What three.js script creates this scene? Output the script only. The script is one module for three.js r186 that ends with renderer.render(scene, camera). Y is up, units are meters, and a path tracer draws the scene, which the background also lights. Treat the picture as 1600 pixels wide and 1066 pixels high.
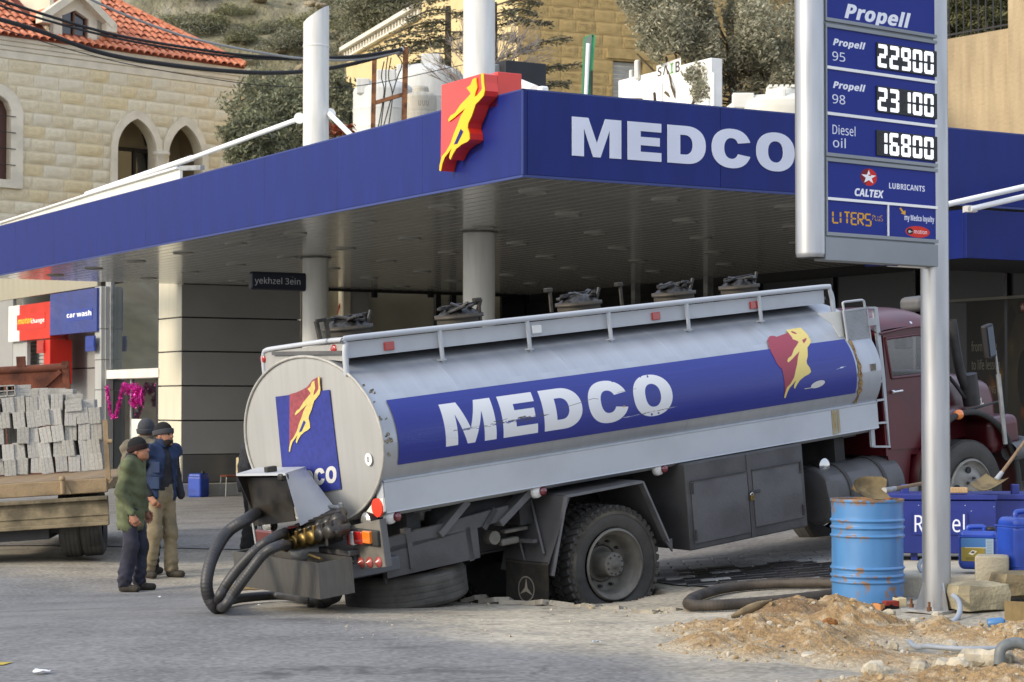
import * as THREE from 'three';
import { mergeGeometries } from 'three/addons/utils/BufferGeometryUtils.js';
import { RoundedBoxGeometry } from 'three/addons/geometries/RoundedBoxGeometry.js';

// ---------------------------------------------------------------- camera, sky, sun, exposure
const V = (x, y, z) => new THREE.Vector3(x, y, z);
const scene = new THREE.Scene();
const F = 3175, PITCH = Math.atan(98 / F), EYE = 2.0;
const camera = new THREE.PerspectiveCamera(2 * Math.atan(533 / F) * 180 / Math.PI, 1024 / 682, 0.2, 2000);
camera.position.set(0, EYE, 0);
camera.rotation.set(PITCH, 0, 0);
camera.focus = 19; camera.userData.fStop = 5.6;
const SUN = V(-0.80, 0.42, 0.50).normalize();
function skyTexture() {
  const W = 512, H = 256, d = new Float32Array(W * H * 4);
  for (let j = 0; j < H; j++) for (let i = 0; i < W; i++) {
    const el = ((j + .5) / H - .5) * Math.PI, az = ((i + .5) / W - .5) * 2 * Math.PI;
    const x = Math.cos(el) * Math.cos(az), y = Math.sin(el), z = Math.cos(el) * Math.sin(az);
    const t = Math.max(0, y), g = Math.max(0, x * SUN.x + y * SUN.y + z * SUN.z);
    const k = Math.pow(1 - t, 2.2), glow = Math.pow(g, 8) * 1.1 + Math.pow(g, 2) * .38;
    const cl = .5 + .25 * Math.sin(az * 3 + 2 * Math.sin(el * 5)) * Math.cos(el * 7 + az) + .25 * Math.sin(az * 7 + el * 9);
    const o = (j * W + i) * 4, b = y < 0 ? .35 : 1;
    d[o] = b * ((.52 + .08 * cl) * (1 - k) + .80 * k + glow * 1.0);
    d[o + 1] = b * ((.64 + .06 * cl) * (1 - k) + .86 * k + glow * .84);
    d[o + 2] = b * ((.90 + .02 * cl) * (1 - k) + .95 * k + glow * .58);
    d[o + 3] = 1;
  }
  const t = new THREE.DataTexture(d, W, H, THREE.RGBAFormat, THREE.FloatType);
  t.mapping = THREE.EquirectangularReflectionMapping; t.magFilter = THREE.LinearFilter; t.needsUpdate = true;
  return t;
}
scene.background = skyTexture();
scene.environment = scene.background;
const sun = new THREE.DirectionalLight(new THREE.Color(1, .87, .71), 2.1);
sun.position.copy(SUN).multiplyScalar(120).add(V(0, 0, -30)); sun.target.position.set(0, 0, -30);
sun.castShadow = true; sun.shadow.radius = 20; sun.shadow.mapSize.set(2048, 2048);
Object.assign(sun.shadow.camera, { left: -70, right: 70, top: 70, bottom: -70, near: 1, far: 320 });
scene.add(sun, sun.target);
const renderer = new THREE.WebGLRenderer({ antialias: true });
renderer.setSize(1024, 682); renderer.shadowMap.enabled = true;
renderer.toneMapping = THREE.LinearToneMapping; renderer.toneMappingExposure = 1.42;

// ---------------------------------------------------------------- numbers, noise, frames
let rs = 12345;
const rnd = (a = 0, b = 1) => { rs = (rs + 0x6d2b79f5) | 0; let t = Math.imul(rs ^ (rs >>> 15), 1 | rs); t = (t + Math.imul(t ^ (t >>> 7), 61 | t)) ^ t; return a + (b - a) * (((t ^ (t >>> 14)) >>> 0) / 4294967296); };
const seed = (s) => { rs = s; };
const lerp = (a, b, t) => a + (b - a) * t, clamp = (x, a = 0, b = 1) => Math.min(b, Math.max(a, x));
const sst = (a, b, x) => { const t = clamp((x - a) / (b - a)); return t * t * (3 - 2 * t); };
const hash = (x, y, s) => { let h = Math.imul(x, 374761393) ^ Math.imul(y, 668265263) ^ Math.imul(s, 1274126177); h = Math.imul(h ^ (h >>> 13), 1274126177); return ((h ^ (h >>> 16)) >>> 0) / 4294967296; };
function vnoise(x, y, s, p = 0) {
  const xi = Math.floor(x), yi = Math.floor(y), fx = x - xi, fy = y - yi, u = fx * fx * (3 - 2 * fx), v = fy * fy * (3 - 2 * fy);
  const w = (a) => p ? ((a % p) + p) % p : a;
  const h = (a, b) => hash(w(a), w(b), s);
  return lerp(lerp(h(xi, yi), h(xi + 1, yi), u), lerp(h(xi, yi + 1), h(xi + 1, yi + 1), u), v);
}
function fbm(x, y, s, oct = 4, p = 0) { let a = 0, g = .5, n = 0; for (let o = 0; o < oct; o++) { a += g * vnoise(x, y, s + o, p); n += g; g *= .5; x *= 2; y *= 2; p *= 2; } return a / n; }
function field(n, base, oct, s) { const f = new Float32Array(n * n); for (let j = 0; j < n; j++) for (let i = 0; i < n; i++) f[j * n + i] = fbm(i / n * base, j / n * base, s, oct, base); f.n = n; return f; }
const FA = field(256, 4, 6, 11), FB = field(256, 16, 4, 37), FC = (() => { const g = field(512, 96, 2, 71), c = field(512, 5, 5, 73); for (let i = 0; i < g.length; i++) g[i] = .6 * g[i] + .4 * c[i]; return g; })();
// vertical streaks: stretched noise
const FS = (() => { const n = 256, f = new Float32Array(n * n); for (let j = 0; j < n; j++) for (let i = 0; i < n; i++) f[j * n + i] = .65 * fbm(i / n * 32, j / n * 4, 5, 3, 4) + .35 * FA[j * n + i]; f.n = n; return f; })();
const s2l = (c) => c <= .04045 ? c / 12.92 : ((c + .055) / 1.055) ** 2.4, l2s = (c) => c <= .0031308 ? c * 12.92 : 1.055 * c ** (1 / 2.4) - .055;
const lin = (h) => [1, 3, 5].map((i) => s2l(parseInt(h.slice(i, i + 2), 16) / 255));
function dataTex(n, px, srgb) { const t = new THREE.DataTexture(px, n, n, THREE.RGBAFormat); t.wrapS = t.wrapT = THREE.RepeatWrapping; t.magFilter = THREE.LinearFilter; t.minFilter = THREE.LinearMipmapLinearFilter; t.generateMipmaps = true; if (srgb) t.colorSpace = THREE.SRGBColorSpace; t.needsUpdate = true; return t; }
function colTex(a, b, f, lo = .3, hi = .7) {
  const n = f.n, d = new Uint8Array(n * n * 4);
  for (let i = 0; i < n * n; i++) { const t = clamp((f[i] - lo) / (hi - lo)); for (let k = 0; k < 3; k++) d[i * 4 + k] = 255 * l2s(lerp(a[k], b[k], t)); d[i * 4 + 3] = 255; }
  return dataTex(n, d, true);
}
function grayTex(f, lo, hi, a = 0, b = 1) { const n = f.n, d = new Uint8Array(n * n * 4); for (let i = 0; i < n * n; i++) { const v = 255 * lerp(a, b, clamp((f[i] - lo) / (hi - lo))); d[i * 4] = d[i * 4 + 1] = d[i * 4 + 2] = v; d[i * 4 + 3] = 255; } return dataTex(n, d); }
const BUMP = { A: grayTex(FA, .2, .8), B: grayTex(FB, .2, .8) };
const tiled = (t, s) => { const c = t.clone(); c.repeat.set(1 / s, 1 / s); c.needsUpdate = true; return c; };
const bumpOf = {}, shared = {};
// c, d: two linear colours (or hex) mixed by noise field f over s metres; r rough, m metal, b bump height
function mat(o) {
  const c = typeof o.c === 'string' ? lin(o.c) : o.c, P = {};
  const M = new THREE.MeshPhysicalMaterial({ roughness: o.r ?? .7, metalness: o.m ?? 0, ...o.x });
  if (o.d) { // alike tones share one grey factor texture; different hues get a texture of their own
    const d = typeof o.d === 'string' ? lin(o.d) : o.d, f = o.f || FA, lo = o.lo ?? .3, hi = o.hi ?? .7, ra = c.map((v, k) => v / Math.max(1e-4, d[k])), av = (ra[0] + ra[1] + ra[2]) / 3, inv = av > 1;
    const q = inv ? ra.map((v) => 1 / v) : ra, qa = (q[0] + q[1] + q[2]) / 3, spreadQ = Math.max(...q) - Math.min(...q);
    let t; if (spreadQ < .22) { const lev = Math.round(qa / .06) * .06, key = [FA, FB, FC, FS].indexOf(f) + '/' + lev.toFixed(2) + '/' + lo + '/' + hi + inv; shared[key] ??= colTex(...(inv ? [[1, 1, 1], [lev, lev, lev]] : [[lev, lev, lev], [1, 1, 1]]), f, lo, hi); t = shared[key].clone(); t.needsUpdate = true; M.color.setRGB(...(inv ? c : d)); }
    else { t = colTex(c, d, f, lo, hi); M.color.setRGB(1, 1, 1); }
    t.repeat.set(1 / (o.s || 1), 1 / (o.s || 1)); M.map = t;
  } else M.color.setRGB(...c);
  if (o.b) { const k = (o.bf || 'B') + (o.bs || .3); bumpOf[k] ??= tiled(BUMP[o.bf || 'B'], o.bs || .3); M.bumpMap = bumpOf[k]; M.bumpScale = o.b; }
  if (o.v) M.vertexColors = true;
  if (o.side) M.side = THREE.DoubleSide;
  return M;
}
// a photograph pixel (1600 x 1066) and a distance ahead -> a point
const ray = (x, y) => { const a = (x - 800) / F, b = (533 - y) / F, c = Math.cos(PITCH), s = Math.sin(PITCH), z = c - b * s; return V(a / z, (b * c + s) / z, -1); };
const at = (x, y, d) => ray(x, y).multiplyScalar(d).add(V(0, EYE, 0));
// a local frame: origin, axes; hit() = where the ray through a pixel meets the local plane axis = val
class Frame {
  constructor(o, X, Y, Z, k = 1) { this.o = o; this.k = k; X = X.clone().multiplyScalar(k); Y = Y.clone().multiplyScalar(k); Z = Z.clone().multiplyScalar(k); this.m = new THREE.Matrix4().makeBasis(X, Y, Z).setPosition(o); this.i = this.m.clone().invert(); this.q = new THREE.Quaternion().setFromRotationMatrix(new THREE.Matrix4().extractRotation(this.m)); }
  loc(p) { return p.clone().applyMatrix4(this.i); }
  wor(p) { return p.clone().applyMatrix4(this.m); }
  hit(x, y, ax, val) { const a = this.loc(V(0, EYE, 0)), b = this.loc(V(0, EYE, 0).add(ray(x, y))), d = b.sub(a); return a.addScaledVector(d, (val - a[ax]) / d[ax]); }
  put(g) { g.position.copy(this.o); g.quaternion.copy(this.q); g.scale.setScalar(this.k); return g; }
}
// ground height in metres, X to the right, Z ahead: a thin-plate surface through surveyed spots
const SPOTS = [[-2.3, 16, .33], [-4.2, 22.2, -.05], [-4.4, 22.7, -.01], [-5.5, 25, .06], [.3, 17.6, .27], [1, 17.5, .26], [2.93, 16.6, .38], [3.3, 15.6, .42], [4.8, 21.2, .56], [3.4, 23, .52], [-7, 45, -.1], [0, 45, .1], [12, 30, .8],
  [12, 42, .7], [-12, 20, -.1], [-12, 30, 0], [-15, 50, -.1], [0, 12, .33], [-4, 12, .3], [4, 12, .38], [8, 14, .55], [-3, 26, .0], [2, 28, .4], [4.4, 18.6, .56], [20, 20, .9], [-25, 20, -.1], [0, 4, .33], [-12, 6, .25], [12, 6, .5]];
const TPS = (() => {
  const n = SPOTS.length, N = n + 3, A = [], ph = (r2) => r2 > 1e-9 ? .5 * r2 * Math.log(r2) : 0;
  for (let i = 0; i < N; i++) { A.push(new Array(N + 1).fill(0)); }
  for (let i = 0; i < n; i++) { for (let j = 0; j < n; j++) A[i][j] = ph((SPOTS[i][0] - SPOTS[j][0]) ** 2 + (SPOTS[i][1] - SPOTS[j][1]) ** 2) + (i === j ? 1.5 : 0); A[i][n] = A[n][i] = 1; A[i][n + 1] = A[n + 1][i] = SPOTS[i][0]; A[i][n + 2] = A[n + 2][i] = SPOTS[i][1]; A[i][N] = SPOTS[i][2]; }
  for (let c = 0; c < N; c++) { let p = c; for (let i = c; i < N; i++) if (Math.abs(A[i][c]) > Math.abs(A[p][c])) p = i; [A[c], A[p]] = [A[p], A[c]]; for (let i = 0; i < N; i++) if (i !== c) { const k = A[i][c] / A[c][c]; if (k) for (let j = c; j <= N; j++) A[i][j] -= k * A[c][j]; } }
  const w = A.map((r, i) => r[N] / r[i]);
  return (X, Z) => { let h = w[n] + w[n + 1] * X + w[n + 2] * Z; for (let i = 0; i < n; i++) h += w[i] * ph((X - SPOTS[i][0]) ** 2 + (Z - SPOTS[i][1]) ** 2); return h; };
})();
function groundBase(X, Z) { const k = sst(26, 14, Math.abs(X)) * sst(60, 46, Z) * sst(1, 6, Z); return lerp(X > 0 ? .6 * sst(0, 14, X) : -.1, k ? clamp(TPS(clamp(X, -26, 26), clamp(Z, 1, 60)), -.3, 1.2) : 0, k); }
const holeAt = { x: .30, z: 18.75 };
function holeMask(X, Z) { const a = X - holeAt.x, b = Z - holeAt.z, c = .8, s = .6, u = a * c + b * s, v = -a * s + b * c; return Math.hypot(u / 1.0, v / 1.15) + .14 * (vnoise(X * 5, Z * 5, 3) - .5) + .06 * (vnoise(X * 15, Z * 15, 4) - .5); }
function ground(X, Z) { return groundBase(X, Z) - .5 * (1 - sst(.84, 1.0, holeMask(X, Z))); }
function groundHit(x, y) { const r = ray(x, y); let d = 6; for (; d < 90; d += .02) if (EYE + r.y * d < groundBase(r.x * d, d)) break; return r.multiplyScalar(d).add(V(0, EYE, 0)); }

// ---------------------------------------------------------------- geometry
function triUV(g) {
  const keep = g.userData.keepUV; g = g.index ? g.toNonIndexed() : g; g.userData.keepUV = keep;
  for (const k of Object.keys(g.attributes)) if (!['position', 'normal', 'uv', 'color'].includes(k)) g.deleteAttribute(k);
  if (!g.attributes.normal) g.computeVertexNormals();
  if (g.userData.keepUV) return g;
  const p = g.attributes.position, n = p.count, uv = new Float32Array(n * 2), A = V(0, 0, 0), B = V(0, 0, 0), C = V(0, 0, 0);
  for (let i = 0; i < n; i += 3) {
    A.fromBufferAttribute(p, i); B.fromBufferAttribute(p, i + 1); C.fromBufferAttribute(p, i + 2);
    const N = B.clone().sub(A).cross(C.clone().sub(A)), x = Math.abs(N.x), y = Math.abs(N.y), z = Math.abs(N.z);
    [A, B, C].forEach((q, k) => { const [u, v] = y >= x && y >= z ? [q.x, q.z] : x >= z ? [q.z, q.y] : [q.x, q.y]; uv[(i + k) * 2] = u; uv[(i + k) * 2 + 1] = v; });
  }
  g.setAttribute('uv', new THREE.BufferAttribute(uv, 2));
  return g;
}
const box = (w, h, d, x = 0, y = 0, z = 0, rx = 0, ry = 0, rz = 0) => new THREE.BoxGeometry(w, h, d).applyMatrix4(new THREE.Matrix4().compose(V(x, y, z), new THREE.Quaternion().setFromEuler(new THREE.Euler(rx, ry, rz)), V(1, 1, 1)));
const rbox = (w, h, d, r, x = 0, y = 0, z = 0, rx = 0, ry = 0, rz = 0, seg = 2) => new RoundedBoxGeometry(w, h, d, seg, Math.min(r, w / 2.01, h / 2.01, d / 2.01)).applyMatrix4(new THREE.Matrix4().compose(V(x, y, z), new THREE.Quaternion().setFromEuler(new THREE.Euler(rx, ry, rz)), V(1, 1, 1)));
const along = (g, p, q) => { const d = q.clone().sub(p), L = d.length(); return g.applyMatrix4(new THREE.Matrix4().compose(p.clone().add(q).multiplyScalar(.5), new THREE.Quaternion().setFromUnitVectors(V(0, 1, 0), d.normalize()), V(1, 1, 1))); };
const rod = (p, q, r, r2 = r, n = 12) => along(new THREE.CylinderGeometry(r2, r, p.distanceTo(q), n), p, q);
const tube = (pts, r, seg, n = 10, tension = .5) => new THREE.TubeGeometry(new THREE.CatmullRomCurve3(pts, false, 'catmullrom', tension), seg || pts.length * 8, r, n);
const lathe = (prof, n = 40) => new THREE.LatheGeometry(prof.map(([r, y]) => new THREE.Vector2(r, y)), n);
const ball = (r, p, n = 16) => new THREE.SphereGeometry(r, n, Math.ceil(n * .7)).translate(p.x, p.y, p.z);
const disc = (p, dir, r, t, n = 24) => rod(p.clone().addScaledVector(dir, -t / 2), p.clone().addScaledVector(dir, t / 2), r, r, n);
// beam of section w x h between two points; up fixes the roll
function bar(p, q, w, h, up = V(0, 1, 0), r = 0) {
  const d = q.clone().sub(p), L = d.length(), X = d.normalize(), Z = X.clone().cross(up).normalize(), Y = Z.clone().cross(X);
  const g = r ? new RoundedBoxGeometry(L, h, w, 1, r) : new THREE.BoxGeometry(L, h, w);
  return g.applyMatrix4(new THREE.Matrix4().makeBasis(X, Y, Z).setPosition(p.clone().add(q).multiplyScalar(.5)));
}
// a plate through planar points, thickness t towards its normal (or back), with optional bevel and holes
function plate(pts, t, bevel = 0, holes = []) {
  const N = V(0, 0, 0); pts.forEach((a, i) => { const b = pts[(i + 1) % pts.length]; N.x += (a.y - b.y) * (a.z + b.z); N.y += (a.z - b.z) * (a.x + b.x); N.z += (a.x - b.x) * (a.y + b.y); }); N.normalize();
  const X = pts[1].clone().sub(pts[0]).normalize(), Y = N.clone().cross(X).normalize(); X.copy(Y.clone().cross(N));
  const to = (p) => { const d = p.clone().sub(pts[0]); return new THREE.Vector2(d.dot(X), d.dot(Y)); };
  const s = new THREE.Shape(pts.map(to)); for (const h of holes) s.holes.push(new THREE.Path(h.map(to)));
  const g = new THREE.ExtrudeGeometry(s, { depth: t, bevelEnabled: bevel > 0, bevelSize: bevel, bevelThickness: bevel, bevelSegments: 1, bevelOffset: -bevel });
  return g.applyMatrix4(new THREE.Matrix4().makeBasis(X, Y, N).setPosition(pts[0]));
}
const plateTo = (pts, t, dir, holes = []) => { const N = V(0, 0, 0); pts.forEach((a, i) => { const b = pts[(i + 1) % pts.length]; N.x += (a.y - b.y) * (a.z + b.z); N.y += (a.z - b.z) * (a.x + b.x); N.z += (a.x - b.x) * (a.y + b.y); }); return plate(N.dot(dir) < 0 ? [...pts].reverse() : pts, t, 0, holes); };
// a grid surface from f(s, t) with s, t in 0..1
function grid(f, a, b, { uv = false, color } = {}) {
  const p = [], u = [], c = [], idx = [];
  for (let j = 0; j <= b; j++) for (let i = 0; i <= a; i++) { const q = f(i / a, j / b); p.push(q.x, q.y, q.z); u.push(i / a, j / b); if (color) c.push(...color(q, i / a, j / b)); }
  for (let j = 0; j < b; j++) for (let i = 0; i < a; i++) { const k = j * (a + 1) + i; idx.push(k, k + 1, k + a + 2, k, k + a + 2, k + a + 1); }
  const g = new THREE.BufferGeometry(); g.setAttribute('position', new THREE.Float32BufferAttribute(p, 3)); g.setAttribute('uv', new THREE.Float32BufferAttribute(u, 2)); if (color) g.setAttribute('color', new THREE.Float32BufferAttribute(c, 3));
  g.setIndex(idx); g.computeVertexNormals(); if (uv) g.userData.keepUV = true; return g;
}
const merge = (list) => { const l = list.map((g) => { const k = triUV(g); if (!list[0].attributes.color && k.attributes.color) k.deleteAttribute('color'); return k; }); return l.length > 1 ? mergeGeometries(l) : l[0]; };
// ---------------------------------------------------------------- objects
const taken = {};
const numbered = (n) => { const k = taken[n] = (taken[n] ?? -1) + 1; return k ? n + '_' + String(k).padStart(3, '0') : n; };
function tag(o, label, category, group, kind) { if (label) o.userData.label = label; if (category) o.userData.category = category; if (group) o.userData.group = group; if (kind) o.userData.kind = kind; return o; }
function mk(name, geos, m, parent = scene) {
  const o = new THREE.Mesh(merge([].concat(geos)), m); o.name = parent === scene ? numbered(name) : name; o.castShadow = o.receiveShadow = true; parent.add(o); return o;
}
function thing(name, label, category, frameOrPos, group, turn = 0) {
  const o = new THREE.Group(); o.name = numbered(name); scene.add(o);
  if (frameOrPos instanceof Frame) frameOrPos.put(o); else if (frameOrPos) { o.position.copy(frameOrPos); o.rotation.y = turn; }
  return tag(o, label, category, group);
}
function sub(name, parent, pos) { const o = new THREE.Group(); o.name = name; parent.add(o); if (pos) o.position.copy(pos); return o; }
function dup(root, label, pos, turn, name) { const r = root.clone(); r.name = numbered(name || root.name.replace(/_\d+$/, '')); scene.add(r); if (pos) r.position.copy(pos); if (turn !== undefined) r.rotation.set(0, turn, 0); if (label) r.userData.label = label; return r; }
const struct = (name, geos, m, label) => tag(mk(name, geos, m), label, null, null, 'structure');
function canvasTex(w, h, draw) { const c = document.createElement('canvas'); c.width = w; c.height = h; const x = c.getContext('2d'); draw(x, w, h); const t = new THREE.CanvasTexture(c); t.colorSpace = THREE.SRGBColorSpace; t.anisotropy = 8; return t; }
const canvasMat = (w, h, draw, o = {}) => new THREE.MeshPhysicalMaterial({ map: canvasTex(w, h, draw), roughness: .5, ...o });
// a printed quad: four corners (top left, top right, bottom right, bottom left)
function print(a, b, c, d, n = 1) { return grid((s, t) => d.clone().lerp(c, s).lerp(a.clone().lerp(b, s), t), n, n, { uv: true }); }
// ================================================================ THE SETTING
const C_ = (n) => lin(n);
const M = {};
M.asphalt = mat({ c: '#bcbcbc', d: '#ffffff', f: FC, s: 2.9, lo: .25, hi: .7, r: .9, b: .004, bf: 'A', bs: 2.9, v: true, lo: .25, hi: .75 });
M.white = mat({ c: '#e6e6e2', d: '#f2f2ee', s: 2, r: .38 });
M.offwhite = mat({ c: '#d8d5c4', d: '#e6e4d8', s: 2, r: .5 });
M.blue = mat({ c: '#061a62', d: '#072070', f: FS, s: 6, r: .5, x: { clearcoat: .1, clearcoatRoughness: .35, specularIntensity: .55 } });
M.dark = mat({ c: [.012, .012, .013], r: .6 });
M.blackGloss = mat({ c: [.012, .013, .015], r: .12 });
M.steel = mat({ c: '#b9bcc0', d: '#c9ccd0', f: FS, s: 1.4, r: .34, m: .75 });
M.galv = mat({ c: '#8c8f90', d: '#a9abaa', s: .4, r: .5, m: .5 });
M.rust = mat({ c: '#4a2d1c', d: '#7d5334', s: .5, r: .85, b: .002 });
M.glass = new THREE.MeshPhysicalMaterial({ color: 0xffffff, roughness: .03, transmission: 1, thickness: 0, ior: 1.5 });
M.darkglass = mat({ c: [.014, .016, .018], r: .05, x: { clearcoat: 1, clearcoatRoughness: .03 } });

// ---- street and forecourt: one surface divided along the edge of the paving
const edgePts = [[-60, 28], [-6, 28], [-3, 27.2], [-.6, 23.6], [.9, 20.6], [1.5, 18.9], [2.1, 18.2], [6, 18.0], [60, 22]];
const poly1 = (pts, x) => { for (let i = 1; i < pts.length; i++) if (x <= pts[i][0]) { const [a, b] = [pts[i - 1], pts[i]]; return lerp(a[1], b[1], (x - a[0]) / (b[0] - a[0])); } return pts[pts.length - 1][1]; };
const edgeZ = (X) => poly1(edgePts, X) + .12 * (fbm(X * 2.2, 3, 9, 3) - .5);
const dustPts = [[60, 900], [300, 925], [430, 962], [560, 972], [700, 992], [850, 1010], [1000, 1036], [1130, 1075]].map(([x, y]) => { const p = groundHit(x, y); return [p.x, -p.z]; });
const spread = (a, b, fa, fb, step, far) => { const o = []; let x = fa; while (x < fb) { o.push(x); x += step; } o.push(fb); let s = step; x = fb; while (x < b) { s *= 1.25; x = Math.min(b, x + Math.min(s, far)); o.push(x); } s = step; x = fa; while (x > a) { s *= 1.25; x = Math.max(a, x - Math.min(s, far)); o.unshift(x); } return o; };
function sheet(xs, ts, zf, color, dy = 0) {
  const p = [], c = [], idx = [], nx = xs.length, nt = ts.length;
  for (const t of ts) for (const X of xs) { const Z = zf(X, t); const y = ground(X, Z) + dy; p.push(X, y, -Z); c.push(...color(X, Z)); }
  for (let j = 0; j < nt - 1; j++) for (let i = 0; i < nx - 1; i++) { const k = j * nx + i; idx.push(k, k + 1, k + nx + 1, k, k + nx + 1, k + nx); }
  const g = new THREE.BufferGeometry(); g.setAttribute('position', new THREE.Float32BufferAttribute(p, 3)); g.setAttribute('color', new THREE.Float32BufferAttribute(c, 3)); g.setIndex(idx); g.computeVertexNormals(); return g;
}
const mix3 = (a, b, t) => [0, 1, 2].map((k) => lerp(a[k], b[k], t));
const ASPH = [.222, .221, .215], DUST = [.43, .385, .295], CONC = [.36, .345, .30], WET = [.03, .03, .032], STAIN = [.07, .068, .066];
// dark skid and oil marks on the street: centre, half length, half width, turn
const marks = [[640, 1012, .30, .05, .25], [470, 968, .30, .09, .2], [720, 1050, .5, .05, -.2], [640, 958, .45, .03, 0], [770, 976, .16, .03, .3], [740, 962, .2, .02, .1], [580, 1000, .25, .04, .2]].map(([x, y, ...r]) => { const p = groundHit(x, y); return [p.x, -p.z, ...r]; });
function streetColor(X, Z) {
  const st = fbm(X * 1.1 + Z * .25, Z * 9, 23, 3), n = fbm(X * .9, Z * .9, 21, 4), f = fbm(X * 5, Z * 7, 31, 3), lay = fbm(X * .35 + Z * .2, Z * 1.6, 51, 4);
  let d = Z - poly1(dustPts, X) + 1.3 * (n - .5) + .5 * (lay - .5);
  let k = sst(-1.1, 1.5, d) * clamp(.35 + 1.3 * f);
  k *= 1 - .55 * sst(2.2, 5, Z - poly1(dustPts, X)) * sst(-2, -5, X);
  let c = mix3(ASPH, DUST, clamp(k + .10 * (lay - .4)));
  c = mix3(c, [.58, .515, .385], .8 * clamp(k * 1.3) * sst(2.0, .5, Math.hypot((X - .9) / 1.5, (Z - 15.7) / 1.6)) * clamp(.35 + f)); c = mix3(c, CONC, .6 * sst(2, 3.4, X) * sst(14.6, 16, Z));
  for (const [mx, mz, L, W, a] of marks) { const u = (X - mx) * Math.cos(a) + (Z - mz) * Math.sin(a), v = -(X - mx) * Math.sin(a) + (Z - mz) * Math.cos(a); const q = Math.hypot(u / L, v / W / (1.6 + f)); c = mix3(c, STAIN, .62 * sst(1.15, .3, q) * clamp(f * 1.9 - .2)); }
  const oil = sst(1.5, .2, Math.hypot((X + 1.6) / 1.5, (Z - 16.5) / .7)); c = mix3(c, STAIN, .4 * oil * f * 1.6);
  const cr = Math.abs(fbm(X * .7 + 3, Z * .9, 111, 4) - .5), cm = sst(.45, .6, fbm(X * .4, Z * .4, 113, 2)); c = mix3(c, [.05, .048, .045], .55 * cm * sst(.011, .003, cr));
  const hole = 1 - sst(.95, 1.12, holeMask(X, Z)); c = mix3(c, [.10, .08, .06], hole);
  const w = (.86 + .18 * n) * (.93 + .14 * st); return c.map((q) => q * w);
}
function forecourtColor(X, Z) {
  const n = fbm(X * 1.2, Z * 1.2, 61, 4), cell = hash(Math.floor(X * 5 + .5 * (Math.floor(Z * 10) % 2)), Math.floor(Z * 10), 5);
  let c = mix3([.24, .235, .225], [.31, .30, .28], n);
  const cx = Math.floor(X * 4), cz = Math.floor(Z * 6.5); // the wet patch breaks along the paving blocks
  const wet = sst(1.0, .8, Math.hypot((X - 2.6) / 1.5, (Z - 19.4) / 1.0) + .5 * (hash(cx, cz, 17) - .5)); c = mix3(c, WET, .92 * wet);
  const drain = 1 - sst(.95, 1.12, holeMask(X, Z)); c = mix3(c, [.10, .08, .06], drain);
  const w = .9 + .2 * cell * (n + .5) * .6; return c.map((q) => q * w);
}
{
  const xs = spread(-46, 46, -7.5, 7.5, .065, 3).flatMap((x) => x > -1 && x < 1.8 ? [x, x + .0325] : [x]);
  const ts = []; for (let i = 0; i <= 400; i++) ts.push(i / 400);
  struct('road', sheet(xs, ts, (X, t) => lerp(3, edgeZ(X), t < .15 ? t * 2.6667 : .4 + (t - .15) / .85 * .6), streetColor), M.asphalt);
  const ts2 = []; for (let i = 0; i <= 170; i++) ts2.push(Math.pow(i / 170, 1.8));
  M.paving = mat({ c: '#c4c4c4', d: '#ffffff', f: FC, s: 3.3, r: .8, b: .004, bf: 'A', bs: 3.3, v: true });
  struct('forecourt', sheet(xs, ts2, (X, t) => lerp(edgeZ(X), 62, t), forecourtColor, .012), M.paving);
  // the land beyond, far below the street's crust so that the hole stays open
  const land = grid((s, t) => { const X = lerp(-900, 900, s), Z = lerp(-300, 1500, t); return V(X, -1.2, -Z); }, 30, 30);
  struct('ground', land, mat({ c: [.16, .14, .10], d: [.22, .19, .14], s: 40, r: 1 }));
}
// paving blocks of the forecourt beside the sunk wheel, each proud of its joint, some wet
{
  const fc = scene.getObjectByName('forecourt'), dry = [[.27, .265, .25], [.31, .30, .28], [.24, .235, .225]].map((c) => mat({ c, d: c.map((v) => v * 1.14), s: .4, r: .85, b: .0015 })), wet = mat({ c: [.022, .022, .024], d: [.035, .035, .036], s: .3, r: .28 });
  const gg = [0, 1].map((k) => triUV(rbox(.288, .05, .188, .012, 0, -.025, 0, 0, k * .015, 0, 1))); seed(71);
  for (let r = 0; r < 16; r++) for (let i = 0; i < 11; i++) { const X = 1.15 + i * .3 + (r % 2) * .15, Z = 18.0 + r * .2; if (Z < edgeZ(X) + .2 || holeMask(X, Z) < 1.3) continue; const w = Math.hypot((X - 2.55) / 1.35, (Z - 19.2) / .85) + 1.0 * (rnd() - .5) < .85; const m = new THREE.Mesh(gg[i % 2], w ? wet : dry[Math.floor(rnd(0, 3))]); m.name = 'paving_block'; m.castShadow = m.receiveShadow = true; m.position.set(X, ground(X, Z) + .028 + rnd(-.003, .003), -Z); m.rotation.set(rnd(-.01, .01) + .0, 0, Math.atan((ground(X + .1, Z) - ground(X - .1, Z)) / .2)); fc.add(m); }
}
// painted line and litter on the street
{
  const q = [[0, 1033], [22, 1036], [4, 1041], [0, 1041]].map(([x, y]) => groundHit(x, y)); q.forEach((p) => { p.y = ground(p.x, -p.z) + .006; });
  const a = q[0].clone().add(V(-1.2, 0, .05)), b = q[3].clone().add(V(-1.2, 0, .05)); a.y = ground(a.x, -a.z) + .006; b.y = ground(b.x, -b.z) + .006;
  struct('road_marking', grid((s, t) => { const u = b.clone().lerp(q[2], s), w = a.clone().lerp(q[1], s), p = u.lerp(w, t); p.y = ground(p.x, -p.z) + .006; return p; }, 20, 6), mat({ c: '#b8a23e', d: '#8c8048', s: .3, r: .9 }));
}

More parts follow.
